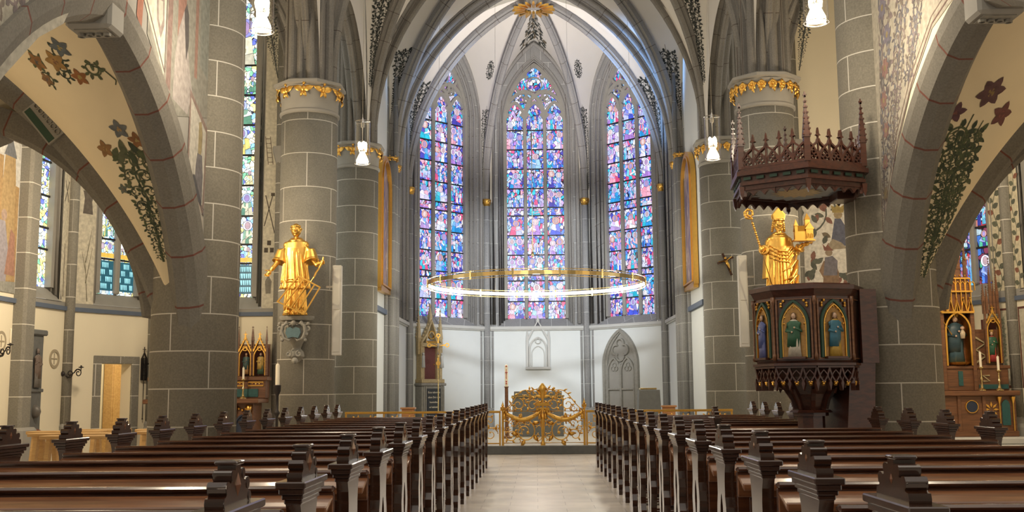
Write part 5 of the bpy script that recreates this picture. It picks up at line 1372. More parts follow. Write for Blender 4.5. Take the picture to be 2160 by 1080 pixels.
for sd, x0, x1 in ((-1, -.68, .08), (1, .16, .95)):
    mb = MB(); w = x1 - x0; c = (x0 + x1) / 2
    iron_spiral(mb, YG, c - .05 * sd, .45, .26, PI / 2 - sd * 1.2, sd * 1.5, .011, 4); iron_spiral(mb, YG, c + sd * .22, .38, .13, PI, -sd * 1.3, .009, 3); iron_spiral(mb, YG, c - sd * .22, .98, .15, -PI / 2, -sd * 1.4, .009, 4)
    iron_spiral(mb, YG, c + sd * .08, 1.0, .13, PI / 2, sd * 1.2, .009, 4); iron_spiral(mb, YG, c - sd * .25, 1.2, .12, 0 if sd < 0 else PI, -sd * 1.3, .009, 3); iron_spiral(mb, YG, c + sd * .3, .72, .09, PI / 2, sd * 1.3, .008, 3)
    iron_spiral(mb, YG, c + sd * .05, .70, .10, 0, sd * 1.2, .008, 4)
    for (dx, dz, rr, a0, tn_) in ((-.30, .62, .08, 1.0, 1.2), (-.12, .64, .07, 2.0, -1.3), (.18, .62, .07, .5, 1.2), (.31, .50, .07, 2.6, -1.2), (-.32, .34, .08, .3, 1.3), (.0, .28, .06, 1.4, -1.1), (-.08, 1.16, .08, 1.0, 1.2), (.2, .92, .07, .2, -1.2), (-.30, 1.02, .07, 2.2, 1.3), (.08, .46, .09, 2, 1.2)):
        iron_spiral(mb, YG, c + sd * dx, dz, rr, a0, sd * tn_, .007, 4)
    # arched outline rising to the centre post
    q = [(x1 if sd < 0 else x0, 1.36)] + [((x1 if sd < 0 else x0) + (1 if sd > 0 else -1) * w * f_, 1.36 - .46 * f_ ** 1.8 - .05 * math.sin(f_ * 9)) for f_ in (.1, .2, .3, .4, .5, .6, .7, .8, .9, 1)]
    tube(mb, [(a, YG, b) for a, b in q], .010, 5)
    for a, b in q[1::1]: wleaf(mb, a, YG, b, random.Random(int(a * 90)).uniform(0, 6), .09, .04)
    tube(mb, [(x0, YG, .86), (x1, YG, .86)], .012, 6); tube(mb, [(x0, YG, .22), (x1, YG, .22)], .010, 6)
    mb.build('gate_leaf', M['gold'], t, True)
    mb = MB(); P = [(x0 + w * f_, YG - .03, .86 - .17 * math.sin(PI * f_)) for f_ in [k / 16 for k in range(17)]]
    tube(mb, P, [.03 + .018 * math.sin(PI * k / 16) for k in range(17)], 8)
    for k, p in enumerate(P): ball(mb, (p[0], p[1] - .025, p[2] + .015 * math.sin(k * 2)), .024, 6, 4); ball(mb, (p[0] + .01, p[1] - .01, p[2] - .03), .018, 6, 4)
    for xe in (x0 + .02, x1 - .02): tube(mb, [(xe, YG - .03, .9), (xe - .01, YG - .03, .80), (xe + .01, YG - .03, .70)], [.035, .03, .045], 7)
    mb.build('garland', M['gold'], t, True)
# altar
t = thing('stone_altar', 'dark grey stone block altar with pale slab behind the gilded gate', 'altar', (.03, 26.9, .17))
mb = MB(); bbox(mb, -.60, .66, 26.5, 27.4, .17, 1.13, .01); mb.build('block', M['altar_stone'], t)
mb = MB(); bbox(mb, -.62, .68, 26.45, 27.45, 1.13, 1.17, .01); mb.build('gilt_edge', M['brass'], t)
mb = MB(); bbox(mb, -.56, .62, 26.5, 27.4, 1.17, 1.27, .01); mb.build('slab', M['altar_stone'], t)
o = MB(); bbox(o, -.36, -.10, 26.8, 27.0, 1.27, 1.295, .004); o = o.build('altar_book', M['black']); tag(o, 'flat dark book lying on the stone altar', 'book')
t = thing('stone_lectern', 'dark grey stone ambo block right of the altar near the niche', 'lectern', (2.75, 26.5, .17))
mb = MB(); P = [(a, b, z) for z, h in ((.17, .30), (1.28, .25)) for a, b in ((2.75 - h, 26.25), (2.75 + h, 26.25), (2.75 + h, 26.75), (2.75 - h, 26.75))]; mb.add(P, [(3, 2, 1, 0), (4, 5, 6, 7), (0, 1, 5, 4), (1, 2, 6, 5), (2, 3, 7, 6), (3, 0, 4, 7)]); mb.build('block', M['altar_stone'], t)
mb = MB(); bbox(mb, 2.53, 2.93, 26.3, 26.7, 1.285, 1.33, .008); o = mb.build('lectionary', M['brass']); tag(o, 'golden covered book lying on the stone ambo', 'book')
for x, y, lab in ((-2.99, 25.0, 'orange wooden stool beside the left chancel shafts'), (3.05, 25.0, 'orange wooden stool beside the right chancel shafts')):
    t = thing('wooden_stool', lab, 'stool', (x, y, .17)); mb = MB(); bbox(mb, x - .17, x + .17, y - .15, y + .15, .88, .92, .006); mb.build('seat', M['chair_wood'], t)
    mb = MB(); bbox(mb, x - .14, x + .14, y + .08, y + .11, .17, .88, .006); bbox(mb, x - .14, x + .14, y - .11, y - .08, .17, .88, .006); bbox(mb, x - .14, x + .14, y - .08, y + .08, .45, .48, .004); mb.build('side_boards', M['chair_wood'], t)
# paschal candle
t = thing('paschal_candle_stand', 'brown column candle stand left of the altar', 'candle stand', (-.715, 25.5, .17))
mb = MB(); lathe(mb, [(.12, .17), (.12, .21), (.045, .24), (.04, 1.36), (.055, 1.37), (.055, 1.385)], (-.715, 25.5, 0), 12); mb.build('column', M['altar_wood'], t, 'auto')
t = thing('paschal_candle', 'thick white easter candle with red marks on the stand left of the altar', 'candle', (-.715, 25.5, 1.385))
mb = MB(); lathe(mb, [(.038, 1.385), (.038, 1.88), (.02, 1.9), (.004, 1.905), (.003, 1.93)], (-.715, 25.5, 0), 12); mb.build('wax_body', M['candle'], t, 'auto')
mb = MB()
f_ = lambda a, b, d: (-.715 + a, 25.46 - d, 1.68 + b)
for q in ((-.006, .006, -.12, .12), (-.03, .03, .03, .045)): prism(mb, [(q[0], q[2]), (q[1], q[2]), (q[1], q[3]), (q[0], q[3])], f_, 0, .003, (.45, .04, .05))
for z_ in (-.24, -.19, .17): prism(mb, [(-.018, z_), (.018, z_), (.012, z_ + .03), (-.015, z_ + .03)], f_, 0, .003, (.45, .04, .05))
mb.build('red_cross', M['fig'], t)
# floor candle by the statue pier
t = thing('candle_stand', 'tall dark iron candle stand in front of the left statue pier', 'candle stand', (-4.40, 18.15, 0))
mb = MB(); lathe(mb, [(.16, 0), (.16, .02), (.03, .05), (.022, .4), (.04, .43), (.022, .46), (.022, .88), (.05, .92), (.05, .95), (.025, .98), (.022, 1.22), (.06, 1.30), (.065, 1.40), (.05, 1.405)], (-4.40, 18.15, 0), 12); mb.build('stem', M['iron'], t, 'auto')
mb = MB(); lathe(mb, [(.036, 1.405), (.036, 1.73), (.028, 1.755), (.003, 1.77), (.003, 1.80)], (-4.40, 18.15, 0), 12); o = mb.build('pillar_candle', M['candle'], None, 'auto'); tag(o, 'tall cream candle on the iron stand by the left statue pier', 'candle')
# tabernacle tower
def pinn(mb, x, y, z0, h, w, col=None, crock=True, fr=None):
    """crocketed pinnacle"""
    fr = fr or (lambda a, b, c: (a, b, c)); zb = z0 + h * .35
    box(mb, x - w / 2, x + w / 2, y - w / 2, y + w / 2, z0, zb, col, fr)
    P = [fr(x - w * .6, y - w * .6, zb), fr(x + w * .6, y - w * .6, zb), fr(x + w * .6, y + w * .6, zb), fr(x - w * .6, y + w * .6, zb), fr(x, y, z0 + h)]
    mb.add(P, [(0, 1, 4), (1, 2, 4), (2, 3, 4), (3, 0, 4), (3, 2, 1, 0)], None, col)
    if crock:
        n_ = max(3, int(h * .65 / (w * .9)))
        for k in range(n_):
            f_ = (k + .5) / n_; ww = w * .6 * (1 - f_); z = zb + (z0 + h - zb) * f_
            for (sx, sy) in ((-1, -1), (1, -1)): box(mb, x + sx * ww - w * .16, x + sx * ww + w * .16, y + sy * ww - w * .16, y + sy * ww + w * .16, z - w * .14, z + w * .14, col, fr)
        box(mb, x - w * .3, x + w * .3, y - w * .12, y + w * .12, z0 + h - w * .35, z0 + h - w * .1, col, fr); box(mb, x - w * .1, x + w * .1, y - w * .1, y + w * .1, z0 + h - w * .5, z0 + h + w * .3, col, fr)
fl = lambda a, d, z: fr_l(-.84 + a, z, d)
t = thing('tabernacle_tower', 'gilded stone sacrament tower with dark red door on the left apse wall', 'tabernacle', fl(0, .15, .17))
mb = MB(); bbox(mb, -.44, .44, 0, .34, .17, 1.46, .02, None, fl); bbox(mb, -.48, .48, 0, .38, 1.46, 1.54, .02, None, fl); bbox(mb, -.5, .5, 0, .4, .17, .5, .03, None, fl)
for sd in (-1, 1):
    for o_ in (.30, .37): bbox(mb, sd * o_ - .02, sd * o_ + .02, .30, .37, .5, 1.46, .008, None, fl)
mb.build('pedestal', M['carved'], t)
mb = MB(); box(mb, -.26, .26, .34, .36, .45, 1.38, None, fl); pl_ = mb.build('slate_tablet', M['black'], t)
def add_text(txt, size, fr, loc, mat, parent, name='lettering', ext=.002, al='CENTER'):
    cu = bpy.data.curves.new(name, 'FONT'); cu.body = txt; cu.size = size; cu.align_x = al; cu.extrude = ext; cu.resolution_u = 2
    ob = bpy.data.objects.new('tmp', cu); scene.collection.objects.link(ob)
    me = bpy.data.meshes.new_from_object(ob); bpy.data.objects.remove(ob)
    mb = MB(); mb.add([fr(loc[0] + v.co.x, loc[1] + v.co.z, loc[2] + v.co.y) for v in me.vertices], [tuple(p.vertices) for p in me.polygons], None, None)
    bpy.data.meshes.remove(me); return mb.build(name, mat, parent)
flt = lambda a, d, z: fl(a, d, z)
# lettering runs left to right as seen from the nave
sgn = 1 if (Vector(fl(1, 0, 0)) - Vector(fl(0, 0, 0))).x > 0 else -1
for k, ln in enumerate(('Ecce tabernac', 'ulum Dei cum', 'hominibus', 'et habitabit', 'cum eis.', 'Apoc. 21')):
    add_text(ln, .082, lambda a, d, z: fl(a * sgn, d, z), (0 if k < 5 else .1, .364, 1.24 - .145 * k), M['candle'], pl_)
mb = MB()
for sd in (-1, 1): bbox(mb, sd * .36 - .05, sd * .36 + .05, .02, .26, 1.54, 2.75, .012, None, fl); bbox(mb, sd * .27 - .03, sd * .27 + .03, .02, .22, 1.6, 2.62, .01, None, fl)
bbox(mb, -.4, .4, .02, .28, 2.62, 2.74, .015, None, fl); bbox(mb, -.44, .44, .0, .34, 1.54, 1.66, .015, None, fl)
strip(mb, [(-.40, 2.74), (-.18, 3.0), (0, 3.42), (.18, 3.0), (.40, 2.74)], .06, lambda a, b, d: fl(a, d, b), .08, .26); strip(mb, ogive(.2, 2.74, .35, 8), .04, lambda a, b, d: fl(a, d, b), .1, .24)
for sd in (-1, 1): pinn(mb, sd * .42, .14, 2.4, 1.35, .10, None, True, fl)
pinn(mb, 0, .16, 3.3, .62, .10, None, True, fl)
for k in range(7):
    f_ = k / 6; 
    for sd in (-1, 1): ball(mb, fl(sd * (.38 - .36 * f_), .17, 2.80 + .62 * f_ ** 1.2), .035, 6, 4)
mb.build('gilded_canopy', M['tower'] if 'tower' in M else M['carved'], t)
mb = MB(); box(mb, -.24, .24, .02, .12, 1.66, 2.62, None, fl); d_ = mb.build('door', M['darkred'], t); mb = MB(); ball(mb, fl(.18, .14, 2.1), .02, 6, 4); mb.build('door_knob', M['gold'], d_)
for sd in (-1, 1):
    mb = MB(); loft(mb, [(0, 0, 0, .06, .05, .1, 5, 0), (0, 0, .25, .045, .04, .1, 5, 1), (0, 0, .34, .05, .035, .05, 4, 0), (0, 0, .38, .02, .02, 0, 1, 0)], 12); 
    nv = 12 * 4; mb.v[-nv:] = [fl(sd * .36 + p[0], .30 + p[1], 2.0 + p[2]) for p in mb.v[-nv:]]
    ball(mb, fl(sd * .36, .30, 2.41), .04, 8, 5); mb.build('niche_figure', M['light_stone'], t, True)
mb = MB(); bbox(mb, -.2, .2, .16, .28, 2.70, 2.80, .02, None, fl); strip(mb, circ(0, 2.98, .12, 12), .03, lambda a, b, d: fl(a, d, b), .2, .25, True); mb.build('gilt_ornament', M['gold'], t)
# processional cross
cx_, cy_ = -2.84, 31.0
t = thing('processional_cross', 'golden processional cross with trefoil ends beside the sacrament tower', 'cross', (cx_, cy_, .17))
mb = MB(); lathe(mb, [(.16, .17), (.15, .22), (.03, .26), (.018, .3), (.018, 2.25), (.045, 2.28), (.045, 2.33), (.018, 2.36)], (cx_, cy_, 0), 10); mb.build('staff', M['brass'], t, 'auto')
mb = MB(); f_ = lambda a, b, d: (cx_ + a, cy_ - .03 + d, b)
strip(mb, [(0, 1.95), (0, 2.85)], .045, f_, 0, .03); strip(mb, [(-.22, 2.62), (.22, 2.62)], .045, f_, 0, .03)
for (a, b) in ((0, 2.90), (.26, 2.62), (-.26, 2.62), (0, 2.1)): strip(mb, circ(a, b, .05, 12), .03, f_, -.005, .035, True)
mb.build('gilt_cross', M['gold'], t)
mb = MB(); tube(mb, [(cx_, cy_ - .06, 2.35), (cx_, cy_ - .06, 2.6)], .022, 6); tube(mb, [(cx_ - .15, cy_ - .06, 2.66), (cx_, cy_ - .06, 2.6), (cx_ + .15, cy_ - .06, 2.66)], .012, 5); ball(mb, (cx_, cy_ - .06, 2.65), .028, 7, 5); mb.build('corpus', M['light_stone'], t, True)
# white loudspeaker columns
for x, y, z0, z1, lab in ((-3.53, 18.85, 1.92, 3.52, 'narrow white loudspeaker column on the right flank of the left statue pier'), (3.66, 18.85, 2.0, 3.62, 'narrow white loudspeaker column on the left flank of the right statue pier')):
    t = thing('column_loudspeaker', lab, 'loudspeaker', (x, y, z0)); mb = MB(); bbox(mb, x - .08, x + .08, y - .06, y + .06, z0, z1, .01); mb.build('housing', M['white_panel'], t)
    mb = MB(); bbox(mb, x - .06, x + .06, y - .068, y - .058, z0 + .06, z0 + (z1 - z0) * .5 - .01, .004); bbox(mb, x - .06, x + .06, y - .068, y - .058, z0 + (z1 - z0) * .5 + .01, z1 - .06, .004); mb.build('grille', M['white_panel'], t)
    mb = MB(); s_ = -1 if x < 0 else 1; bbox(mb, min(x, x + s_ * .2), max(x, x + s_ * .2), y - .02, y + .02, z1 - .4, z1 - .36, .004); mb.build('bracket', M['chrome'], t)
# crucifix on the far right pier
t = thing('crucifix', 'small dark crucifix with golden figure on the far right pier', 'crucifix', (4.30, 24.2, 3.95)); f_ = lambda a, b, d: (4.36 + a * .9 - b * .35, 24.22 + d - a * .1, 4.12 + b * .9 + a * .35)
mb = MB(); strip(mb, [(0, -.30), (0, .26)], .05, f_, 0, .03); strip(mb, [(-.2, .08), (.2, .08)], .05, f_, 0, .03); mb.build('cross_beams', M['wood'], t)
mb = MB(); tube(mb, [f_(0, -.2, -.03), f_(.01, -.05, -.04), f_(0, .06, -.03)], [.018, .03, .035], 7); tube(mb, [f_(-.16, .11, -.02), f_(0, .06, -.03), f_(.16, .11, -.02)], .012, 5); ball(mb, f_(.01, .13, -.04), .03, 8, 5); mb.build('corpus', M['gold'], t, True)
# ================================================================== CARVED FIGURES
def hand(mb, p, d, nrm, s=1.0, curl=.4, side=1):
    """palm and five separate fingers; d = pointing direction, nrm = palm side"""
    p, d, nrm = Vector(p), Vector(d).normalized(), Vector(nrm).normalized(); w = d.cross(nrm).normalized() * side
    q = p + d * .045 * s
    limb(mb, [tuple(p), tuple(q), tuple(p + d * .075 * s)], [.026 * s, .034 * s, .030 * s], 10)
    for k, (o, L) in enumerate(((-.030, .060), (-.010, .072), (.011, .066), (.030, .050))):
        b = p + d * .08 * s + w * o * s; m1 = b + d * L * .5 * s + nrm * curl * .018 * s; e = m1 + (d * (1 - curl) + nrm * curl).normalized() * L * .5 * s
        limb(mb, [tuple(b), tuple(m1), tuple(e)], [.0105 * s, .0095 * s, .008 * s], 7)
    b = p + d * .03 * s - w * .032 * s; e = b + (d * .6 - w * .7 + nrm * .4).normalized() * .05 * s; limb(mb, [tuple(b), tuple((b + e) / 2), tuple(e)], [.013 * s, .011 * s, .009 * s], 7)
def head(mb, c, h, ears=True, beard=False, hair=None):
    """sculpted head of height h centred at c, facing -y"""
    x, y, z = c; r_ = h / 2
    ball(mb, c, r_, 20, 14, .76, .86, 1.0); ball(mb, (x, y - r_ * .12, z - r_ * .38), r_ * .62, 14, 10, .86, .95, .95)
    limb(mb, [(x, y - r_ * .80, z + r_ * .12), (x, y - r_ * 1.0, z - r_ * .18), (x, y - r_ * .86, z - r_ * .26)], [r_ * .10, r_ * .17, r_ * .12], 8)
    for s_ in (-1, 1):
        limb(mb, [(x + s_ * r_ * .12, y - r_ * .82, z + r_ * .16), (x + s_ * r_ * .48, y - r_ * .68, z + r_ * .18)], [r_ * .07, r_ * .06], 7)
        ball(mb, (x + s_ * r_ * .30, y - r_ * .76, z + r_ * .02), r_ * .12, 8, 6, 1.2, 1, .7)
        if ears: ball(mb, (x + s_ * r_ * .76, y - r_ * .02, z - r_ * .05), r_ * .16, 8, 6, .5, .8, 1.3)
    limb(mb, [(x - r_ * .2, y - r_ * .80, z - r_ * .48), (x + r_ * .2, y - r_ * .80, z - r_ * .48)], [r_ * .06, r_ * .06], 7); limb(mb, [(x - r_ * .14, y - r_ * .78, z - r_ * .58), (x + r_ * .14, y - r_ * .78, z - r_ * .58)], [r_ * .06, r_ * .06], 7)
    ball(mb, (x, y - r_ * .64, z - r_ * .80), r_ * .2, 8, 6)
    if beard:
        for k in range(7): a = (k - 3) * .28; limb(mb, [(x + r_ * .6 * math.sin(a), y - r_ * .5 * math.cos(a), z - r_ * .6), (x + r_ * .4 * math.sin(a), y - r_ * .7 * math.cos(a), z - r_ * 1.35)], [r_ * .18, r_ * .08], 7)
    limb(mb, [(x, y + r_ * .1, z - r_ * .6), (x, y + r_ * .15, z - r_ * 1.7)], [r_ * .52, r_ * .62], 12)
def fuse(mb, name, mat, parent, voxel):
    """one continuous carved surface"""
    o = mb.build(name, mat, parent); m_ = o.modifiers.new('r', 'REMESH'); m_.mode = 'VOXEL'; m_.voxel_size = voxel; m_.use_smooth_shade = True
    sm = o.modifiers.new('s', 'SMOOTH'); sm.factor = .4; sm.iterations = 1
    dg = bpy.context.evaluated_depsgraph_get(); dg.update(); me = bpy.data.meshes.new_from_object(o.evaluated_get(dg)); old = o.data
    o.modifiers.clear(); o.data = me; bpy.data.meshes.remove(old); me.name = name
    for p in me.polygons: p.use_smooth = True
    return o
def folds(mb, n_, cx, cy, rx, ry, z0, z1, r0, r1, a0, a1, seed, tilt=0):
    rf = random.Random(seed)
    for k in range(n_):
        a = a0 + (a1 - a0) * (k + rf.uniform(.2, .8)) / n_; t = tilt + rf.uniform(-.06, .06)
        P = []; 
        for j in range(6):
            f_ = j / 5; z = z0 + (z1 - z0) * f_; rr = (1 - f_); P.append((cx + (rx[0] + (rx[1] - rx[0]) * f_) * math.cos(a + t * f_) , cy + (ry[0] + (ry[1] - ry[0]) * f_) * math.sin(a + t * f_), z))
        limb(mb, P, [r0 + (r1 - r0) * j / 5 for j in range(6)], 7)
# --- left statue: deacon with gridiron
SX, SY, SZ = -4.20, 18.50, 2.61
t = thing('gilded_saint_statue', 'gilded statue of a deacon holding a gridiron on the left pier corbel', 'statue', (SX, SY, SZ))
mb = MB()
loft(mb, [(0, 0, 0, .19, .14, .05, 7, 0), (0, 0, .1, .175, .13, .05, 7, .2), (0, 0, .35, .16, .125, .04, 7, .5), (0, 0, .6, .16, .12, .03, 7, 1), (0, 0, .75, .15, .11, 0, 7, 1)], 48)
folds(mb, 9, 0, 0, (.195, .155), (.15, .115), .02, .62, .026, .016, PI * 1.0, PI * 2.05, 3, .1)
for s_ in (-1, 1): limb(mb, [(s_ * .08, -.06, .04), (s_ * .1 - .0, -.2, .03)], [.045, .034], 9)
loft(mb, [(0, 0, .46, .245, .165, .08, 5, .4), (0, 0, .56, .238, .16, .075, 5, .6), (0, 0, .8, .21, .14, .05, 5, .8), (0, 0, 1.0, .205, .135, .015, 5, 1), (0, 0, 1.18, .215, .13, .01, 4, 1), (0, .0, 1.28, .20, .11, 0, 4, 1), (0, .01, 1.34, .12, .085, 0, 4, 1), (0, .01, 1.37, .07, .06, 0, 4, 1)], 48)
folds(mb, 7, 0, 0, (.262, .185), (.18, .12), .48, 1.14, .024, .012, PI * 1.05, PI * 1.95, 8, -.22)
tube(mb, [(.245 * math.cos(2 * PI * k / 24), .168 * math.sin(2 * PI * k / 24), .47 + .012 * math.sin(k * 1.3)) for k in range(24)], .013, 6, True)
for z_ in (.58, .62): tube(mb, [(.24 * math.cos(2 * PI * k / 24), .164 * math.sin(2 * PI * k / 24), z_) for k in range(24)], .006, 5, True)
tube(mb, [(.085 * math.cos(2 * PI * k / 16), -.01 + .08 * math.sin(2 * PI * k / 16), 1.335 - .03 * math.sin(2 * PI * k / 16) * -1) for k in range(16)], .028, 8, True)
for s_, el, ha in ((-1, (-.27, -.02, 1.0), (-.40, -.10, .80)), (1, (.28, -.03, 1.0), (.40, -.14, .86))):
    sh = (s_ * .155, 0, 1.235)
    ball(mb, sh, .076, 12, 8); tube(mb, [sh, ((sh[0] + el[0]) / 2 + s_ * .03, -.01, 1.13), (el[0], el[1], .985), (el[0] + s_ * .015, el[1] - .02, .93)], [.075, .095, .125, .135], 16)
    limb(mb, [sh, el, ha], [.06, .05, .036], 12)
    for k in range(4): 
        f_ = .55 + k * .11; c = [el[i] + (ha[i] - el[i]) * f_ for i in range(3)]; ball(mb, tuple(c), .043, 9, 6)
hand(mb, (-.405, -.105, .795), (-.45, -.3, -.75), (0, -1, .2), 1.15, .5, -1)
hand(mb, (.405, -.145, .865), (.8, -.2, .35), (0, -1, -.2), 1.15, .55, 1)
head(mb, (-.0, -.03, 1.50), .235)
for k in range(22):
    a = 2 * PI * k / 22; 
    if math.sin(a) > -.55 or True: ball(mb, (.088 * math.cos(a), -.02 + .095 * math.sin(a), 1.555 + (.006 if math.sin(a) < -.3 else -.035)), .021, 7, 5)
mb.v = [(SX + p[0], SY + p[1], SZ + p[2]) for p in mb.v]
fuse(mb, 'robed_body', M['gold'], t, .0065)
mb = MB(); c00, c10, c11, c01 = (.12, .66), (.49, .46), (.22, .00), (-.24, .22)
def gp(u_, v_): return ((1 - u_) * ((1 - v_) * c00[0] + v_ * c01[0]) + u_ * ((1 - v_) * c10[0] + v_ * c11[0]), (1 - u_) * ((1 - v_) * c00[1] + v_ * c01[1]) + u_ * ((1 - v_) * c10[1] + v_ * c11[1]))
gf = lambda a, b, d: (SX + a, SY - .30 + d, SZ + b)
for u_ in (0, .25, .5, .75, 1): strip(mb, [gp(u_, 0), gp(u_, 1)], .022, gf, 0, .022)
for v_ in (0, 1): strip(mb, [gp(-.02, v_), gp(1.02, v_)], .024, gf, -.003, .025)
tube(mb, [gf(*gp(.55, 0), .01), gf(.38, .63, .01), gf(.41, .72, .05), gf(.45, .80, .10), gf(.50, .90, .12), gf(.52, 1.0, .12)], [.012, .014, .016, .016, .02, .012], 8)
mb.build('gridiron', M['gold'], t)
# --- console below
def console(x, y, z, lab):
    t = thing('statue_console', lab, 'console', (x, y, z - .8)); 
    mb = MB(); lathe(mb, [(.20, -.10), (.29, -.07), (.31, -.03), (.31, 0), (.05, 0)], (x, y + .02, z), 24, sx=1.0, sy=.8); mb.build('shelf', M['carved'], t, 'auto')
    mb = MB(); f_ = lambda a, b, d: (x + a, y - .22 + d, z - .3 + b)
    loft(mb, [(x, y + .02, z - .1, .22, .20, 0, 3, 0), (x, y + .02, z - .3, .20, .19, .02, 6, 0), (x, y + .05, z - .48, .10, .12, 0, 3, 0), (x, y + .06, z - .56, .07, .09, 0, 3, 0), (x, y + .04, z - .62, .12, .13, .05, 6, 0), (x, y + .04, z - .70, .13, .13, .08, 6, 0), (x, y + .08, z - .80, .03, .05, 0, 3, 0)], 30)
    for s_ in (-1, 1):
        tube(mb, [f_(s_ * a, b, 0) for a, b in [(.05, .14), (.12, .17), (.19, .12), (.20, .02), (.16, -.09), (.07, -.13), (.03, -.08)]], [.02, .03, .03, .028, .03, .025, .02], 8)
        tube(mb, [f_(s_ * p[0], p[1], .03) for p in [(a + .24, b) for a, b in spir(0, .08, .07, PI / 2, 1.1, 12)]], .02, 7)
        tube(mb, [f_(s_ * p[0], p[1], .05) for p in [(a + .09, b) for a, b in spir(0, -.36, .06, PI / 2, 1.1, 12)]], .018, 7)
        for (a, b) in ((.22, -.02), (.20, -.12), (.13, .18), (.25, .16)): ball(mb, f_(s_ * a, b, .02), .035, 7, 5)
    ball(mb, f_(0, .17, 0), .05, 8, 6); ball(mb, f_(.02, -.48, .05), .06, 8, 6)
    fuse(mb, 'carved_volutes', M['carved'], t, .009)
    mb = MB(); prism(mb, [(-.11, .08), (-.05, .10), (0, .07), (.05, .10), (.11, .08), (.13, 0), (.09, -.09), (0, -.07), (-.09, -.09), (-.13, 0)], f_, -.035, .03); mb.build('blue_cartouche', M['cart'], t)
M['cart'] = plain('blue_green_cartouche', (.10, .17, .19), .5, var=.3, nscale=20)
console(SX, 18.62, 2.60, 'carved grey rococo console under the gilded deacon statue')
# --- right statue: bishop with crozier and church model
BX, BY, BZ = 4.25, 18.50, 2.62
console(BX, 18.62, 2.61, 'carved grey console under the gilded bishop statue, behind the pulpit')
t = thing('gilded_bishop_statue', 'gilded statue of a bishop with mitre, crozier and church model on the right pier', 'statue', (BX, BY, BZ))
mb = MB()
loft(mb, [(0, 0, 0, .26, .18, .05, 9, 0), (0, 0, .2, .25, .17, .045, 9, .3), (0, 0, .5, .225, .155, .04, 9, .4), (0, 0, .9, .19, .13, .03, 9, .5), (0, 0, 1.1, .19, .13, .0, 7, .6), (0, 0, 1.25, .20, .12, 0, 7, 1), (0, .01, 1.33, .12, .09, 0, 4, 1), (0, .01, 1.37, .06, .06, 0, 4, 1)], 48)
folds(mb, 12, 0, 0, (.272, .205), (.19, .14), .02, .98, .024, .014, PI * 1.0, PI * 2.0, 5, .03)
# mantle sweeping over the right arm
loft(mb, [(0, .03, .55, .30, .17, .03, 5, 0), (0, .03, .8, .285, .165, .03, 5, .5), (0, .02, 1.05, .26, .15, .02, 5, .8), (0, .02, 1.2, .24, .13, .01, 4, 1), (0, .02, 1.30, .16, .10, 0, 4, 1), (0, .02, 1.34, .08, .07, 0, 4, 1)], 40)
for k, (z, xo, rr) in enumerate(((.22, .0, .022), (.34, .03, .028), (.50, .01, .020), (.60, .06, .026), (.76, .04, .018))):
    tube(mb, [(xo - .04, -.185, z - .10), (xo + .10, -.20, z - .05), (.24, -.145, z + .08), (.30, -.04, z + .26)], [rr * .6, rr, rr * 1.1, rr * .8], 8)
for k in range(4): tube(mb, [(-.20, -.10, 1.12 - k * .07), (-.05, -.16, 1.02 - k * .06), (.12, -.15, 1.0 - k * .06), (.22, -.09, 1.1 - k * .05)], .014, 7)
for s_, el, ha in ((-1, (-.27, -.03, 1.02), (-.31, -.16, 1.05)), (1, (.27, -.05, 1.0), (.36, -.17, 1.10))):
    limb(mb, [(s_ * .16, 0, 1.21), el, ha], [.07, .075, .045], 12); tube(mb, [el, tuple((el[i] + ha[i]) / 2 for i in range(3)), tuple(el[i] + (ha[i] - el[i]) * .7 for i in range(3))], [.08, .085, .09], 12)
hand(mb, (-.315, -.17, 1.05), (-.3, -.8, .1), (-.6, 0, -.2), 1.1, .8, -1); hand(mb, (.36, -.17, 1.11), (.5, -.5, .05), (0, 0, 1), 1.2, .2, 1)
tube(mb, [(.10 * math.cos(2 * PI * k / 16), .09 * math.sin(2 * PI * k / 16), 1.32) for k in range(16)], .026, 8, True)
head(mb, (0, -.03, 1.48), .225, True, True)
for k in range(5): 
    for s_ in (-1, 1): ball(mb, (s_ * (.088 + .004 * k), .0 + .01 * k, 1.53 - .035 * k), .028, 7, 5)
# mitre
for s_ in (-1, 1):
    prism(mb, [(-.095, 1.56), (.095, 1.56), (.115, 1.66), (.05, 1.74), (0, 1.80), (-.05, 1.74), (-.115, 1.66)], lambda a, b, d, s_=s_: (a, -.02 + s_ * .05 + d, b), -.016, .016)
loft(mb, [(0, -.02, 1.55, .098, .105, 0, 3, 0), (0, -.02, 1.585, .102, .108, 0, 3, 0)], 24)
mb.v = [(BX + p[0], BY + p[1], BZ + p[2]) for p in mb.v]
fuse(mb, 'robed_body', M['gold'], t, .0065)
mb = MB(); bf = lambda a, b, d=0: (BX + a, BY - .22 + d, BZ + b)
A_, B_ = (-.20, .42), (-.50, 1.52); tube(mb, [bf(*A_), bf(*B_)], .012, 8)
for k in range(14): f_ = .5 + k * .036; ball(mb, bf(A_[0] + (B_[0] - A_[0]) * f_, A_[1] + (B_[1] - A_[1]) * f_), .02 + .004 * (k % 2), 7, 5)
q = spir(-.545, 1.66, .095, -PI / 2 + .4, -1.5, 26, .7); tube(mb, [bf(a, b) for a, b in [(-.50, 1.5)] + q], .017, 8)
for k in range(0, 22, 3): ball(mb, bf(*q[k]), .026, 7, 5)
mb.build('crozier', M['gold'], t, True)
mb = MB(); cf = lambda a, b, c: (BX + .37 + a, BY - .26 + b, BZ + 1.16 + c)
box(mb, -.19, .17, -.09, .09, 0, .02, None, cf); box(mb, -.16, .04, -.06, .06, .02, .17, None, cf); box(mb, .02, .14, -.08, .08, .02, .20, None, cf)
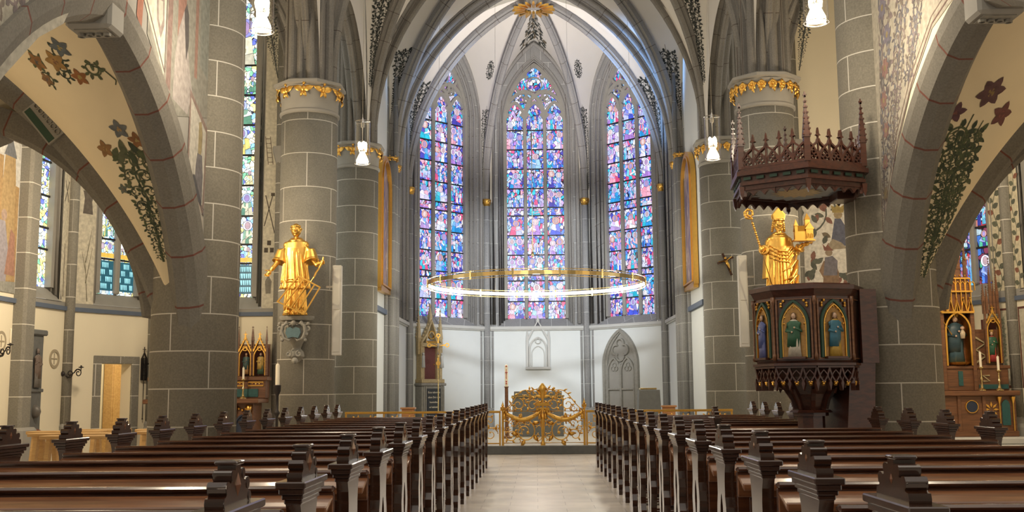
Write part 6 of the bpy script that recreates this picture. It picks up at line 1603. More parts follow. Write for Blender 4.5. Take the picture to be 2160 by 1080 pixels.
def gable(x0, x1, y0, y1, z0, z1): 
    P = [cf(x0, y0, z0), cf(x1, y0, z0), cf(x1, y1, z0), cf(x0, y1, z0), cf(x0, (y0 + y1) / 2, z1), cf(x1, (y0 + y1) / 2, z1)]; mb.add(P, [(0, 1, 5, 4), (2, 3, 4, 5), (0, 4, 3), (1, 2, 5), (0, 3, 2, 1)])
gable(-.17, .05, -.07, .07, .17, .27)
P = [cf(.0, -.09, .20), cf(.16, -.09, .20), cf(.16, .09, .20), cf(.0, .09, .20), cf(.08, -.09, .32), cf(.08, .09, .32)]; mb.add(P, [(0, 1, 4), (1, 2, 5, 4), (2, 3, 5), (3, 0, 4, 5), (0, 3, 2, 1)])
box(mb, .03, .11, .0, .08, .2, .38, None, cf); P = [cf(.02, -.01, .38), cf(.12, -.01, .38), cf(.12, .09, .38), cf(.02, .09, .38), cf(.07, .04, .50)]; mb.add(P, [(0, 1, 4), (1, 2, 4), (2, 3, 4), (3, 0, 4), (3, 2, 1, 0)])
box(mb, -.17, -.12, -.07, -.02, .02, .26, None, cf); P = [cf(-.18, -.08, .26), cf(-.11, -.08, .26), cf(-.11, -.01, .26), cf(-.18, -.01, .26), cf(-.145, -.045, .38)]; mb.add(P, [(0, 1, 4), (1, 2, 4), (2, 3, 4), (3, 0, 4), (3, 2, 1, 0)])
for k in range(2): strip(mb, [(.055 + .055 * k + a, b) for a, b in ogive(.014, .10, .03, 4, .05)], .008, lambda a, b, d: cf(a, -.085 + d, b), -.006, .0)
mb.build('church_model', M['gold'], t)

def small_figure(parent, fr, h, robe, mantle, skin=(.62, .42, .30), hair=(.14, .08, .04), crown=False, child=False, seed=0, name='carved_figure'):
    """painted carved saint of height h; fr maps (x, depth towards viewer, z)"""
    rf = random.Random(seed); R_ = lambda L: [(a * h, b * h, c * h, d * h, e * h, f_, g, i) for (a, b, c, d, e, f_, g, i) in L]
    mb = MB(); loft(mb, R_([(0, 0, 0, .15, .10, .08, 6, seed), (0, 0, .2, .13, .09, .08, 6, seed), (.01, 0, .5, .11, .08, .05, 6, seed), (0, 0, .75, .12, .075, .02, 5, 0), (0, 0, .82, .08, .06, 0, 4, 0), (0, 0, .84, .03, .03, 0, 4, 0)]), 22, robe)
    loft(mb, R_([(-.02, -.01, .22, .145, .105, .07, 5, 1), (-.01, 0, .45, .14, .10, .06, 5, 1), (0, 0, .7, .145, .09, .03, 5, 1), (0, 0, .8, .11, .07, 0, 5, 1), (0, 0, .825, .05, .04, 0, 5, 1)]), 22, mantle)
    for s_ in (-1, 1): limb(mb, [(s_ * .12 * h, 0, .74 * h), (s_ * .16 * h, .04 * h, .58 * h), (s_ * .03 * h, .10 * h, (.60 + .05 * s_) * h)], [.045 * h, .045 * h, .03 * h], 8, mantle)
    mb.v = [fr(p[0], p[1], p[2]) for p in mb.v]; o = mb.build(name, M['fig'], parent, True)
    mb = MB(); ball(mb, (0, .01 * h, .915 * h), .062 * h, 12, 8, .8, .9, 1.1, skin); ball(mb, (0, .07 * h, .91 * h), .012 * h, 6, 4, col=skin); ball(mb, (0, -.012 * h, .93 * h), .066 * h, 12, 8, .9, .9, 1.05, hair); limb(mb, [(0, 0, .82 * h), (0, 0, .88 * h)], [.03 * h, .03 * h], 8, skin)
    for s_ in (-1, 1): ball(mb, (s_ * .03 * h, .125 * h, (.60 + .05 * s_) * h), .022 * h, 7, 5, col=skin); limb(mb, [(s_ * .05 * h, .0, .9 * h), (s_ * .06 * h, .01 * h, .82 * h)], [.02 * h, .015 * h], 6, hair)
    if crown:
        for k in range(7): a = 2 * PI * k / 7; box(mb, .05 * h * math.cos(a) - .01 * h, .05 * h * math.cos(a) + .01 * h, .05 * h * math.sin(a) - .01 * h, .05 * h * math.sin(a) + .01 * h, .96 * h, 1.03 * h, (.65, .42, .12))
    if child:
        loft(mb, R_([(.1, .1, .5, .04, .04, 0, 4, 0), (.1, .1, .62, .05, .04, 0, 4, 0), (.1, .1, .68, .02, .02, 0, 4, 0)]), 12, (.6, .5, .35)); ball(mb, (.1 * h, .1 * h, .72 * h), .04 * h, 8, 6, col=skin)
    mb.v = [fr(p[0], p[1], p[2]) for p in mb.v]; mb.build('head_and_hands', M['fig'], o, True)
    return o

# ================================================================== PULPIT
PX, PY = 3.19, 12.62
va = math.atan2(-PY, -PX)           # direction from the pulpit to the nave centre aisle seat
def octv(c, R_, off, n_=8): return [(c[0] + R_ * math.cos(va + math.radians(off + 360 / n_ * k)), c[1] + R_ * math.sin(va + math.radians(off + 360 / n_ * k))) for k in range(n_)]
def polyprism(mb, P0, z0, P1, z1, col=None):
    n_ = len(P0); mb.add([(a, b, z0) for a, b in P0] + [(a, b, z1) for a, b in P1], [tuple(range(n_ - 1, -1, -1)), tuple(range(n_, 2 * n_))] + [(i, (i + 1) % n_, n_ + (i + 1) % n_, n_ + i) for i in range(n_)], None, col)
def oc(R_, off=8): return octv((PX, PY), R_, off)
def facefr(P, Q):
    m_ = ((P[0] + Q[0]) / 2, (P[1] + Q[1]) / 2); d = Vector((Q[0] - P[0], Q[1] - P[1], 0)); L = d.length; d.normalize(); n_ = Vector((d.y, -d.x, 0))
    if n_.dot(Vector((m_[0] - PX, m_[1] - PY, 0))) < 0: n_ = -n_
    if (Vector((0, 0, 1)).cross(-n_)).dot(d) < 0: pass
    return (lambda a, b, e: tuple(Vector((m_[0], m_[1], 0)) + d * a + n_ * e + Vector((0, 0, b)))), L
t = thing('pulpit', 'dark carved octagonal pulpit with painted saints in niches beside the right pier', 'pulpit', (PX, PY, 0))
mb = MB()
for (r0, z0, r1, z1) in ((.60, 1.58, .60, 2.30), (.57, 1.50, .60, 1.58), (.60, 2.30, .62, 2.34), (.62, 2.34, .64, 2.38), (.66, 2.38, .66, 2.43), (.62, 2.43, .60, 2.45), (.64, 1.52, .64, 1.55)): polyprism(mb, oc(r0), z0, oc(r1), z1)
mb.build('body', M['pulpit'], t)
mb = MB()
for (r0, z0, r1, z1) in ((.15, .0, .15, .35), (.19, .35, .16, .42), (.155, .42, .155, .95), (.2, .95, .2, .99), (.25, .99, .22, 1.02), (.15, 1.02, .22, 1.20), (.22, 1.20, .38, 1.40), (.38, 1.40, .56, 1.50)): polyprism(mb, oc(r0), z0, oc(r1), z1)
polyprism(mb, oc(.26), 0, oc(.26), .1); mb.build('stem', M['pulpit'], t)
mb = MB(); polyprism(mb, oc(.215), .992, oc(.215), 1.012); mb.build('green_fillet', M['green'], t)
V_ = oc(.605); cols = {5: ((.10, .12, .30), (.08, .10, .34)), 6: ((.10, .12, .30), (.07, .10, .30)), 7: ((.55, .50, .42), (.03, .11, .06)), 0: ((.48, .30, .05), (.04, .16, .24)), 1: ((.2, .2, .2), (.2, .1, .1))}
for k in range(8):
    P, Q = V_[k], V_[(k + 1) % 8]; fr, L = facefr(P, Q)
    mb = MB(); strip(mb, [(-L / 2 + .035, 1.60), (L / 2 - .035, 1.60), (L / 2 - .035, 2.27), (-L / 2 + .035, 2.27)], .022, fr, 0, .012, True); w = L / 2 - .085
    mb.build('panel_frame', M['altar_wood'], t)
    if k in (5, 6, 7, 0):
        mb = MB(); prism(mb, ogive(w, 1.98, .25, 8, 1.62), fr, .002, .006); mb.build('gilt_niche_back', M['nicheg'] if 'nicheg' in M else M['altar_wood'], t)
        mb = MB(); strip(mb, ogive(w + .012, 1.98, .27, 8, 1.61), .028, fr, .0, .02); mb.build('green_arch', M['green'], t)
        mb = MB(); strip(mb, ogive(w - .012, 1.97, .235, 8, 1.61), .008, fr, .004, .022)
        for j in range(9): 
            a = PI * j / 8; ball(mb, fr((w - .03) * math.cos(a), 1.99 + .19 * math.sin(a), .012), .014, 6, 4)
        for s_ in (-1, 1):
            for j in range(3): ball(mb, fr(s_ * (w - .0 - .03 * (j == 2)), 2.19 + .03 * j, .01), .018, 6, 4)
        mb.build('gilt_tracery', M['gold'], t)
        rc, mc = cols[k]; small_figure(t, lambda a, d, z, fr=fr: fr(a, 1.62 + z, .03 + d * .6), .50, rc, mc, seed=k, name='painted_saint')
        mb = MB(); box(mb, -w + .02, w - .02, .0, .07, 1.595, 1.62, None, lambda a, d, z, fr=fr: fr(a, z, d)); mb.build('saint_plinth', M['pulpit'], t)
    mb = MB(); pc = Vector((P[0] - PX, P[1] - PY, 0)).normalized()
    lathe(mb, [(.022, 1.58), (.022, 1.64), (.014, 1.66), (.014, 2.2), (.024, 2.24), (.024, 2.30)], (P[0] + pc.x * .01, P[1] + pc.y * .01, 0), 8); mb.build('corner_column', M['altar_wood'], t, True)
    # hanging lace below the body
    mb = MB(); n_ = 3; 
    for j in range(n_):
        c = -L / 2 + L * (j + .5) / n_; ww = L / n_ / 2
        strip(mb, [(c - ww, 1.50), (c - ww * .6, 1.40), (c, 1.34), (c + ww * .6, 1.40), (c + ww, 1.50)], .02, fr, -.03, .0)
        strip(mb, [(c - ww, 1.34), (c - ww * .5, 1.43), (c, 1.47), (c + ww * .5, 1.43), (c + ww, 1.34)], .014, fr, -.03, .0)
        prism(mb, [(c - ww - .02, 1.32), (c - ww, 1.24), (c - ww + .02, 1.32), (c - ww, 1.38)], fr, -.04, .01)
    strip(mb, [(-L / 2, 1.505), (L / 2, 1.505)], .02, fr, -.04, .012)
    mb.build('hanging_lace', M['pulpit'], t)
    mb = MB()
    for j in range(n_): c = -L / 2 + L * (j + .5) / n_; ball(mb, fr(c, 1.315, -.01), .024, 6, 4); ball(mb, fr(c - .014, 1.335, 0), .014, 6, 4); ball(mb, fr(c + .014, 1.335, 0), .014, 6, 4)
    mb.build('gilt_drops', M['gold'], t)
    # bracket ribs from the stem
    mb = MB(); d = Vector((P[0] - PX, P[1] - PY, 0)).normalized(); bfr = lambda a, b, e, d=d: (PX + d.x * a - d.y * e, PY + d.y * a + d.x * e, b)
    strip(mb, [(.17, 1.03), (.2, 1.14), (.28, 1.26), (.40, 1.34), (.56, 1.38)], [.05, .05, .045, .04, .03], bfr, -.015, .015)
    for (a, b) in ((.34, 1.26), (.42, 1.30), (.48, 1.32)): prism(mb, [(a - .02, b), (a, b - .05), (a + .02, b)], bfr, -.012, .012)
    mb.build('bracket', M['pulpit'], t)
# passage and stair boards joining the pier
mb = MB(); d = Vector((4.30 - PX, 12.9 - PY, 0)).normalized(); e = Vector((-d.y, d.x, 0)); sf = lambda a, b, z: (PX + d.x * a + e.x * b, PY + d.y * a + e.y * b, z)
box(mb, .45, .66, -.42, -.38, 1.55, 2.40, None, sf); box(mb, .45, .66, .38, .42, 1.55, 2.40, None, sf)
mb.add([sf(.30, -.40, 1.55), sf(.62, -.40, 1.55), sf(.55, -.36, 0), sf(.18, -.36, .0), sf(.30, .40, 1.55), sf(.62, .40, 1.55), sf(.55, .36, 0), sf(.18, .36, 0)], [(0, 1, 2, 3), (4, 7, 6, 5), (0, 3, 7, 4), (1, 5, 6, 2), (2, 6, 7, 3), (0, 4, 5, 1)])
mb.build('stair_boards', M['pulpit'], t)
# canopy
CXc, CYc = 3.14, 12.62
t = thing('pulpit_canopy', 'dark wooden sounding board with openwork crest and spires above the pulpit', 'canopy', (CXc, CYc, 3.290))
hx = lambda R_: octv((CXc, CYc), R_, 9, 6)
mb = MB()
def ringprism(mb, R0, R1, z0, z1, Rt=None):
    A_, B_ = hx(R0), hx(R1); C_ = hx(Rt or R1); n_ = 6
    mb.add([(a, b, z0) for a, b in A_] + [(a, b, z0) for a, b in B_] + [(a, b, z1) for a, b in A_] + [(a, b, z1) for a, b in C_], [f_ for i in range(6) for j in [(i + 1) % 6] for f_ in ((i, j, 6 + j, 6 + i), (12 + i, 18 + i, 18 + j, 12 + j), (i, 12 + i, 12 + j, j), (6 + i, 6 + j, 18 + j, 18 + i))])
for (r0, r1, z0, z1) in ((.75, .79, 3.555, 3.610), (.76, .82, 3.610, 3.650), (.76, .80, 3.650, 3.720), (.76, .86, 3.720, 3.770), (.74, .83, 3.770, 3.800)): ringprism(mb, r0, r1, z0, z1)
mb.build('cornice', M['pulpit'], t)
mb = MB(); polyprism(mb, hx(.76), 3.590, hx(.76), 3.620); so = mb.build('soffit', M['pulpit'], t)
mb = MB(); rr = random.Random(4); n_ = 40; P = [(CXc + (.50 + .07 * math.sin(k * 2.7) + .03 * rr.random()) * math.cos(2 * PI * k / n_), CYc + (.50 + .07 * math.sin(k * 2.7)) * math.sin(2 * PI * k / n_), 3.586) for k in range(n_)]; mb.add(P, [tuple(range(n_))], None, (.30, .36, .42))
P = [(CXc + (.22 + .10 * (k % 2)) * math.cos(2 * PI * k / 30), CYc + (.22 + .10 * (k % 2)) * math.sin(2 * PI * k / 30), 3.582) for k in range(30)]; mb.add(P, [tuple(range(30))], None, (.62, .48, .24)); mb.build('painted_sky', M['fig'], so)
mb = MB(); ringprism(mb, .60, .63, 3.570, 3.592); mb.build('soffit_moulding', M['pulpit'], so)
H_ = hx(.80)
for k in range(6):
    P, Q = H_[k], H_[(k + 1) % 6]; m_ = ((P[0] + Q[0]) / 2, (P[1] + Q[1]) / 2); d = Vector((Q[0] - P[0], Q[1] - P[1], 0)); L = d.length; d.normalize(); n_v = Vector((m_[0] - CXc, m_[1] - CYc, 0)).normalized()
    fr = lambda a, b, e, m_=m_, d=d, n_v=n_v: tuple(Vector((m_[0], m_[1], 0)) + d * a + n_v * e + Vector((0, 0, b)))
    mb = MB(); N_ = 6; w = L / N_
    for j in range(N_):   # scalloped fringe
        c = -L / 2 + w * (j + .5); pts = [(c - w / 2, 3.56)] + [(c - w / 2 + w * q / 8, 3.485 + .055 * math.sin(PI * q / 8)) for q in range(9)] + [(c + w / 2, 3.56)]
        prism(mb, pts, fr, -.045, -.03)
    mb.build('scalloped_fringe', M['pulpit'], t)
    for j in range(5): mb = MB(); c = -L / 2 + L * (j + .5) / 5; box(mb, c - .045, c + .045, .01, .022, 3.670, 3.705, None, lambda a, e, b, fr=fr: fr(a, b, e)); mb.build('green_panel', M['green'], t)
    # openwork crest
    mb = MB(); w = L / 5; strip(mb, [(-L / 2, 3.815), (L / 2, 3.815)], .03, fr, -.02, .02)
    for j in range(5):
        c = -L / 2 + w * (j + .5)
        for s_ in (-1, 1):
            strip(mb, [(c + s_ * w * .5, 3.820), (c + s_ * w * .38, 3.900), (c, 3.980), (c - s_ * w * .40, 4.030), (c - s_ * w * .5, 4.070)], .022, fr, -.012, .012)
        for q in range(4): a = PI / 2 * q; strip(mb, circ(c + .028 * math.cos(a), 3.880 + .028 * math.sin(a), .024, 8), .012, fr, -.01, .01, True)
    for j in range(1, 5):
        c = -L / 2 + w * j
        strip(mb, [(c, 3.820), (c, 4.130)], .016, fr, -.01, .01)
        prism(mb, [(c - .035, 4.110), (c - .012, 4.130), (c - .01, 4.160), (c, 4.200), (c + .01, 4.160), (c + .012, 4.130), (c + .035, 4.110), (c + .012, 4.105), (c, 4.090), (c - .012, 4.105)], fr, -.012, .012)
    mb.build('openwork_crest', M['crest'] if 'crest' in M else M['pulpit'], t)
    mb = MB(); hh = .80 if k != 5 else .8
    c = Vector((P[0], P[1], 0)); pinn(mb, c.x, c.y, 3.800, .78, .068); mb.build('spire', M['crest'] if 'crest' in M else M['pulpit'], t)
    mb = MB(); prism(mb, [(-.03, 3.60), (.03, 3.60), (.02, 3.50), (0, 3.45), (-.02, 3.50)], lambda a, b, e, P=P: (P[0] + a, P[1] + e, b), -.02, .02); mb.build('corner_drop', M['pulpit'], t)
# brackets holding the canopy on the pier
mb = MB(); bbox(mb, 3.590, 3.820, 12.55, 12.9, 3.490, 3.610, .01); mb.build('support_beam', M['pulpit'], t)

# ================================================================== SIDE ALTARS
def gothic_niche(t, fr, x, w, z0, z1, gab, fig=None, gold='gold'):
    """fr(x, depth, z) ; open niche with pointed gable"""
    mb = MB(); f2 = lambda a, b, d: fr(a, d, b)
    for s_ in (-1, 1): bbox(mb, x + s_ * w / 2 - .02, x + s_ * w / 2 + .02, -.02, .06, z0, z1 + .08, .005, None, fr); pinn(mb, x + s_ * w / 2, .03, z1 + .05, gab * 1.05, .035, None, True, fr)
    mb.build('buttress', M['altar_wood'], t)
    mb = MB(); strip(mb, [(x + a, b) for a, b in ogive(w / 2 - .02, z1 - .12, .2, 8, z0)], .02, f2, -.01, .05)
    strip(mb, [(x - w / 2 + .01, z1), (x, z1 + gab * .62), (x + w / 2 - .01, z1)], .028, f2, .0, .06)
    for k in range(5):
        f_ = (k + .5) / 5
        for s_ in (-1, 1): ball(mb, fr(x + s_ * (w / 2 - .01) * (1 - f_) + s_ * .012, .05, z1 + gab * .62 * f_ + .012), .016, 6, 4)
    strip(mb, circ(x, z1 + .06, .045, 10), .014, f2, .02, .05, True)
    prism(mb, [(x - .02, z1 + gab * .6), (x, z1 + gab * .95), (x + .02, z1 + gab * .6)], f2, .02, .05); prism(mb, [(x - .035, z1 + gab * .80), (x + .035, z1 + gab * .80), (x + .035, z1 + gab * .83), (x - .035, z1 + gab * .83)], f2, .02, .05)
    mb.build('gilt_gable', M['gold'], t)
    mb = MB(); box(mb, x - w / 2, x + w / 2, -.16, -.13, z0, z1 + .08, None, fr); mb.build('niche_back', M['nicher'], t)
    if fig: small_figure(t, lambda a, d, z: fr(x + a, -.05 + d * .8, z0 + .03 + z), *fig[:3], **fig[3])
M['nicher'] = plain('dark_red_niche', (.09, .02, .015), .6); M['nicheb'] = plain('dark_blue_niche', (.02, .03, .06), .6)
M['crest'] = wood('reddish_crest_wood', (.05, .012, .007), (.10, .026, .014), .4, .3)
# left altar on the end wall
LX, LY = -6.5, 21.25
t = thing('left_side_altar', 'carved winged altar with gilded gables below the tall left aisle window', 'altar', (LX, LY, 0)); fr = lambda a, d, z: (LX + a, LY - d, z)
mb = MB(); bbox(mb, -1.12, 1.10, -.25, .55, 0, .12, .01, None, fr); bbox(mb, -1.0, .98, -.25, .38, .12, 1.10, .01, None, fr); bbox(mb, -1.14, 1.12, -.25, .58, 1.08, 1.17, .015, None, fr); mb.build('altar_table', M['altar_wood'], t)
mb = MB()
for x in (-.9, -.6, .62, .9): lathe(mb, [(.05, .2), (.03, .3), (.022, .5), (.03, .85), (.05, .95), (.06, 1.05)], fr(x, .44, 0), 8)
for x in (-.85, .70): 
    for k in range(3): ball(mb, fr(x + .07 * k, .40, .98 - .03 * (k % 2)), .03, 6, 4)
mb.build('gilt_columns', M['gold'], t, True)
mb = MB(); strip(mb, [(.76 + a, b) for a, b in ogive(.12, .65, .2, 8, .2)], .03, lambda a, b, d: fr(a, d, b), .38, .42); prism(mb, [(.76 + a, b) for a, b in ogive(.11, .65, .18, 8, .2)], lambda a, b, d: fr(a, d, b), .381, .385); mb.build('blue_arch_panel', M['nicheb'], t)
mb = MB(); bbox(mb, -1.16, 1.14, -.22, .12, 1.17, 1.55, .012, None, fr); bbox(mb, -1.20, 1.18, -.22, .17, 1.52, 1.60, .012, None, fr); bbox(mb, -1.16, 1.14, -.22, -.16, 1.6, 2.25, .005, None, fr); mb.build('predella', M['altar_wood'], t)
mb = MB(); 
for k in range(6): 
    c = -.95 + .38 * k; strip(mb, [(c - .15, 1.42), (c + .15, 1.42), (c + .15, 1.49), (c - .15, 1.49)], .02, lambda a, b, d: fr(a, d, b), .12, .135, True)
    for q in (-.07, 0, .07): ball(mb, fr(c + q, .13, 1.455), .014, 6, 4)
mb.build('gilt_cartouches', M['gold'], t)
mb = MB(); bbox(mb, -1.05, 1.0, .12, .14, 1.20, 1.36, .004, None, fr); mb.build('teal_panel', M['teal'], t)
M_f = [(.05, .10, .10), (.5, .35, .1), (.45, .42, .38), (.35, .2, .08), (.06, .12, .08)]
for k, c in enumerate((-.95, -.66, .0, .70, .99)):
    w = .27 if c else .8; gothic_niche(t, fr, c - (.0 if c else 0), w, 1.62, 2.10 if c else 2.45, .42 if c else .75, (.43 if c else .62, M_f[k], M_f[(k + 2) % 5], dict(seed=k, name='painted_saint', crown=(c == 0))))
# candlestick on it
def candlestick(x, y, z, h, ch, lab):
    t = thing('brass_candlestick', lab, 'candlestick', (x, y, z)); mb = MB(); lathe(mb, [(.07, 0), (.07, .015), (.025, .05), (.014, h * .4), (.028, h * .5), (.012, h * .6), (.014, h * .88), (.045, h * .95), (.045, h)], (x, y, z), 12); mb.build('stem', M['brass'], t, 'auto')
    mb = MB(); lathe(mb, [(.022, h), (.022, h + ch), (.004, h + ch + .01), (.003, h + ch + .03)], (x, y, z), 10); o = mb.build('altar_candle', M['candle'], None, 'auto'); tag(o, lab.replace('brass candlestick', 'cream candle in the brass candlestick'), 'candle')
candlestick(-5.74, 20.9, 1.17, .38, .22, 'brass candlestick on the left side altar')
# right altar
RX, RY, RZ = 7.70, 19.62, .40
t = thing('altar_dais', 'low pale stone dais beneath the right side altar', 'platform', (7.7, 19.4, 0)); mb = MB(); bbox(mb, 6.5, 8.62, 18.75, 20.0, 0, .28, .02); bbox(mb, 6.6, 8.60, 18.95, 20.0, .28, .40, .02); mb.build('steps', M['light_stone'], t)
t = thing('right_side_altar', 'tall carved gothic altar with enthroned madonna in the right aisle chapel', 'altar', (RX, RY, RZ)); fr = lambda a, d, z: (RX + a, RY - d, z)
mb = MB(); bbox(mb, -.80, .78, -.2, .30, .40, 1.12, .01, None, fr); bbox(mb, -.90, .86, -.2, .40, 1.12, 1.21, .015, None, fr); bbox(mb, -.84, .82, -.2, .34, .40, .50, .01, None, fr)
for x in (-.78, -.2, .24, .76): bbox(mb, x - .03, x + .03, .30, .33, .5, 1.12, .005, None, fr)
mb.build('altar_table', M['altar_wood'], t)
mb = MB(); prism(mb, circ(.02, .93, .10, 18), lambda a, b, d: fr(a, d, b), .30, .315); d_ = mb.build('blue_medallion', M['nicheb'], t)
add_text('MR', .12, lambda a, d, z: fr(a, d, z), (.02, .318, .885), M['gold'], d_, 'gilt_monogram')
mb = MB(); strip(mb, circ(.02, .93, .108, 18), .012, lambda a, b, d: fr(a, d, b), .30, .325, True)
for k in range(8): a = PI / 4 * k; mb.add([fr(.36 + .03 * math.cos(a), .325, .88 + .03 * math.sin(a)), fr(.36 + .08 * math.cos(a + .25), .325, .88 + .08 * math.sin(a + .25)), fr(.36 + .14 * math.cos(a), .325, .88 + .14 * math.sin(a)), fr(.36 + .08 * math.cos(a - .25), .325, .88 + .08 * math.sin(a - .25))], [(0, 1, 2, 3)])
for x in (.50, .74): 
    lathe(mb, [(.012, .5), (.012, .98), (.04, 1.08), (.045, 1.10)], fr(x, .34, 0), 8)
mb.build('gilt_ornament', M['gold'], t)
mb = MB(); prism(mb, [(.62 + a, b) for a, b in ogive(.07, .95, .1, 8, .6)], lambda a, b, d: fr(a, d, b), .30, .31); mb.build('green_arch_panel', M['teal'], t)
mb = MB(); bbox(mb, -.85, .80, -.18, .10, 1.21, 1.62, .012, None, fr); bbox(mb, -.88, .83, -.18, .13, 1.60, 1.66, .01, None, fr); bbox(mb, .20, .80, -.18, -.10, 1.66, 2.32, .005, None, fr); bbox(mb, -.9, -.3, -.18, -.10, 1.66, 2.32, .005, None, fr); bbox(mb, -.32, .22, -.18, -.10, 1.66, 3.0, .005, None, fr)
for x in (-.34, .20): bbox(mb, x - .035, x + .035, -.1, .14, 1.21, 2.75, .008, None, fr)
mb.build('retable', M['altar_wood'], t)
mb = MB(); box(mb, .26, .78, .10, .115, 1.24, 1.32, None, fr); box(mb, -.1, -.02, .10, .115, 1.30, 1.56, None, fr); mb.build('teal_panels', M['teal'], t)
mb = MB(); f2 = lambda a, b, d: fr(a, d, b)
for x in (.40, -.55):   # gilt zigzag panels
    strip(mb, [(x + .09 * (1 if j % 2 else -1), 1.72 + .115 * j) for j in range(5)], .035, f2, -.09, -.07); mb.build('gilt_zigzag', M['zig'], t); mb = MB()
strip(mb, [(.33, 1.38), (.45, 1.38), (.33, 1.48), (.45, 1.48)], .025, f2, .10, .12)
mb.build('gilt_zigzag', M['zig'], t)
mb = MB(); strip(mb, [(-.07 + a, b) for a, b in ogive(.22, 2.3, .32, 8, 1.66)], .03, f2, -.1, .14)
for k in range(5): x = -.31 + .12 * k; strip(mb, [(x - .055, 2.62), (x, 2.85), (x + .055, 2.62)], .022, f2, .10, .17); ball(mb, fr(x, .15, 2.88), .02, 6, 4)
strip(mb, [(-.36, 2.62), (.22, 2.62)], .035, f2, .05, .18); strip(mb, [(-.36, 3.0), (.22, 3.0)], .03, f2, .0, .16); strip(mb, [(-.34, 3.24), (.20, 3.24)], .03, f2, .0, .14)
for k in range(7): x = -.33 + .088 * k; strip(mb, [(x, 2.64), (x, 3.24)], .014, f2, .11, .14); ball(mb, fr(x, .13, 3.29), .018, 6, 4); strip(mb, [(x + .044 + a, b) for a, b in ogive(.036, 3.12, .06, 4, 3.02)], .012, f2, .11, .13)
mb.build('gilded_baldachin', M['gold'], t)
mb = MB(); bbox(mb, -.33, .19, -.08, .10, 2.64, 3.22, .01, None, fr)
for x, z, h, w in ((-.30, 3.24, .75, .05), (.16, 3.24, .75, .05), (-.18, 3.24, 1.0, .06), (.04, 3.24, 1.0, .06), (-.07, 3.24, 1.45, .09), (-.07, 3.24, .5, .2)): pinn(mb, x, .02, z, h, w, None, True, fr)
mb.build('spires', M['altar_wood'], t)
mb = MB()
for x, z in ((-.30, 3.95), (.16, 3.95), (-.18, 4.2), (.04, 4.2), (-.07, 4.6), (-.30, 3.6), (.16, 3.6), (-.12, 3.7), (0, 3.7), (-.12, 3.5), (.0, 3.5)): ball(mb, fr(x, .06, z), .022, 6, 4)
mb.build('gilt_finials', M['gold'], t)
small_figure(t, lambda a, d, z: fr(-.07 + a * 1.15, .0 + d, 1.72 + z), .86, (.04, .09, .12), (.025, .06, .08), crown=True, child=True, seed=3, name='enthroned_madonna')
mb = MB(); tube(mb, [fr(-.18, .12, 2.22), fr(-.32, .14, 2.45)], .012, 6); lathe(mb, [(.02, 0), (.16, .02), (.20, .06), (.10, .07)], fr(-.05, .04, 1.66), 14); mb.build('sceptre_and_crescent', M['gold'], t)
gothic_niche(t, fr, .60, .26, 1.70, 2.42, .35, (.56, (.40, .05, .05), (.03, .12, .07), dict(seed=9, name='crowned_saint', crown=True)))
mb = MB()
for x, z, h in ((.47, 2.6, .62), (.60, 2.62, 1.0), (.72, 2.6, .85), (.53, 2.6, .5), (.66, 2.6, .6)): pinn(mb, x, 0, z, h, .045, None, True, fr)
mb.build('wing_spires', M['altar_wood'], t)
gothic_niche(t, fr, -.72, .26, 1.70, 2.42, .35, (.56, (.05, .08, .25), (.35, .22, .06), dict(seed=11, name='crowned_saint')))
candlestick(7.92, 19.30, 1.21, .42, .26, 'brass candlestick below the madonna on the right side altar')
candlestick(8.22, 19.28, 1.21, .36, .24, 'brass candlestick at the outer end of the right side altar')

# ================================================================== LEFT CHAPEL FITTINGS
A3, B3 = Vector((-7.85, 21.7, 0)), Vector((-8.85, 19.95, 0)); frd, Ld = seg((-7.85, 21.7), (-8.85, 19.95), (-6.6, 18))
t = struct('door_1', None, frd(.86, 0, 0)); g_ = lambda a, d, z: frd(a, z, d)
mb = MB(); bbox(mb, .32, .50, -.02, .03, 0, 2.02, .01, None, g_); bbox(mb, 1.22, 1.40, -.02, .03, 0, 2.02, .01, None, g_); bbox(mb, .50, 1.22, -.02, .03, 1.87, 2.02, .01, None, g_); mb.build('stone_surround', M['pier_far'], t)
mb = MB(); bbox(mb, 1.14, 1.19, -.92, -.30, .02, 1.85, .008, None, g_); lf = mb.build('door_leaf', M['doorw'], t); mb = MB(); tube(mb, [g_(1.13, -.85, 1.0), g_(1.08, -.85, 1.0), g_(1.08, -.75, 1.0)], .01, 6); mb.build('door_handle', M['brass'], lf)
# vestry behind it
mb = MB()
for (a0, a1, d0, d1, z0, z1) in ((-2.0, 2.2, -2.6, -2.5, 0, 2.8), (-2.1, -2.0, -2.6, -.3, 0, 2.8), (2.2, 2.3, -2.6, -.3, 0, 2.8), (-2.1, 2.3, -2.6, -.3, 2.8, 2.9), (-2.1, -.2, -.5, -.4, 0, 2.8)): box(mb, a0, a1, d0, d1, z0, z1, None, g_)
mb.build('wall_vestry', M['cream_light'], kind='structure')
mb = MB(); box(mb, -2.1, 2.3, -2.6, -.3, -.1, 0.005, None, g_); mb.build('floor', M['floor'], kind='structure')
t = thing('vestry_cupboard', 'tall light oak cupboard seen through the open vestry door', 'cupboard', g_(-.95, -2.3, 0)); mb = MB(); bbox(mb, -1.12, -.78, -2.45, -2.15, 0.01, 2.3, .01, None, g_); mb.build('body', M['oak'], t); mb = MB(); bbox(mb, -1.10, -.80, -2.145, -2.13, .1, 2.25, .005, None, g_); mb.build('door_panel', M['oak'], t)
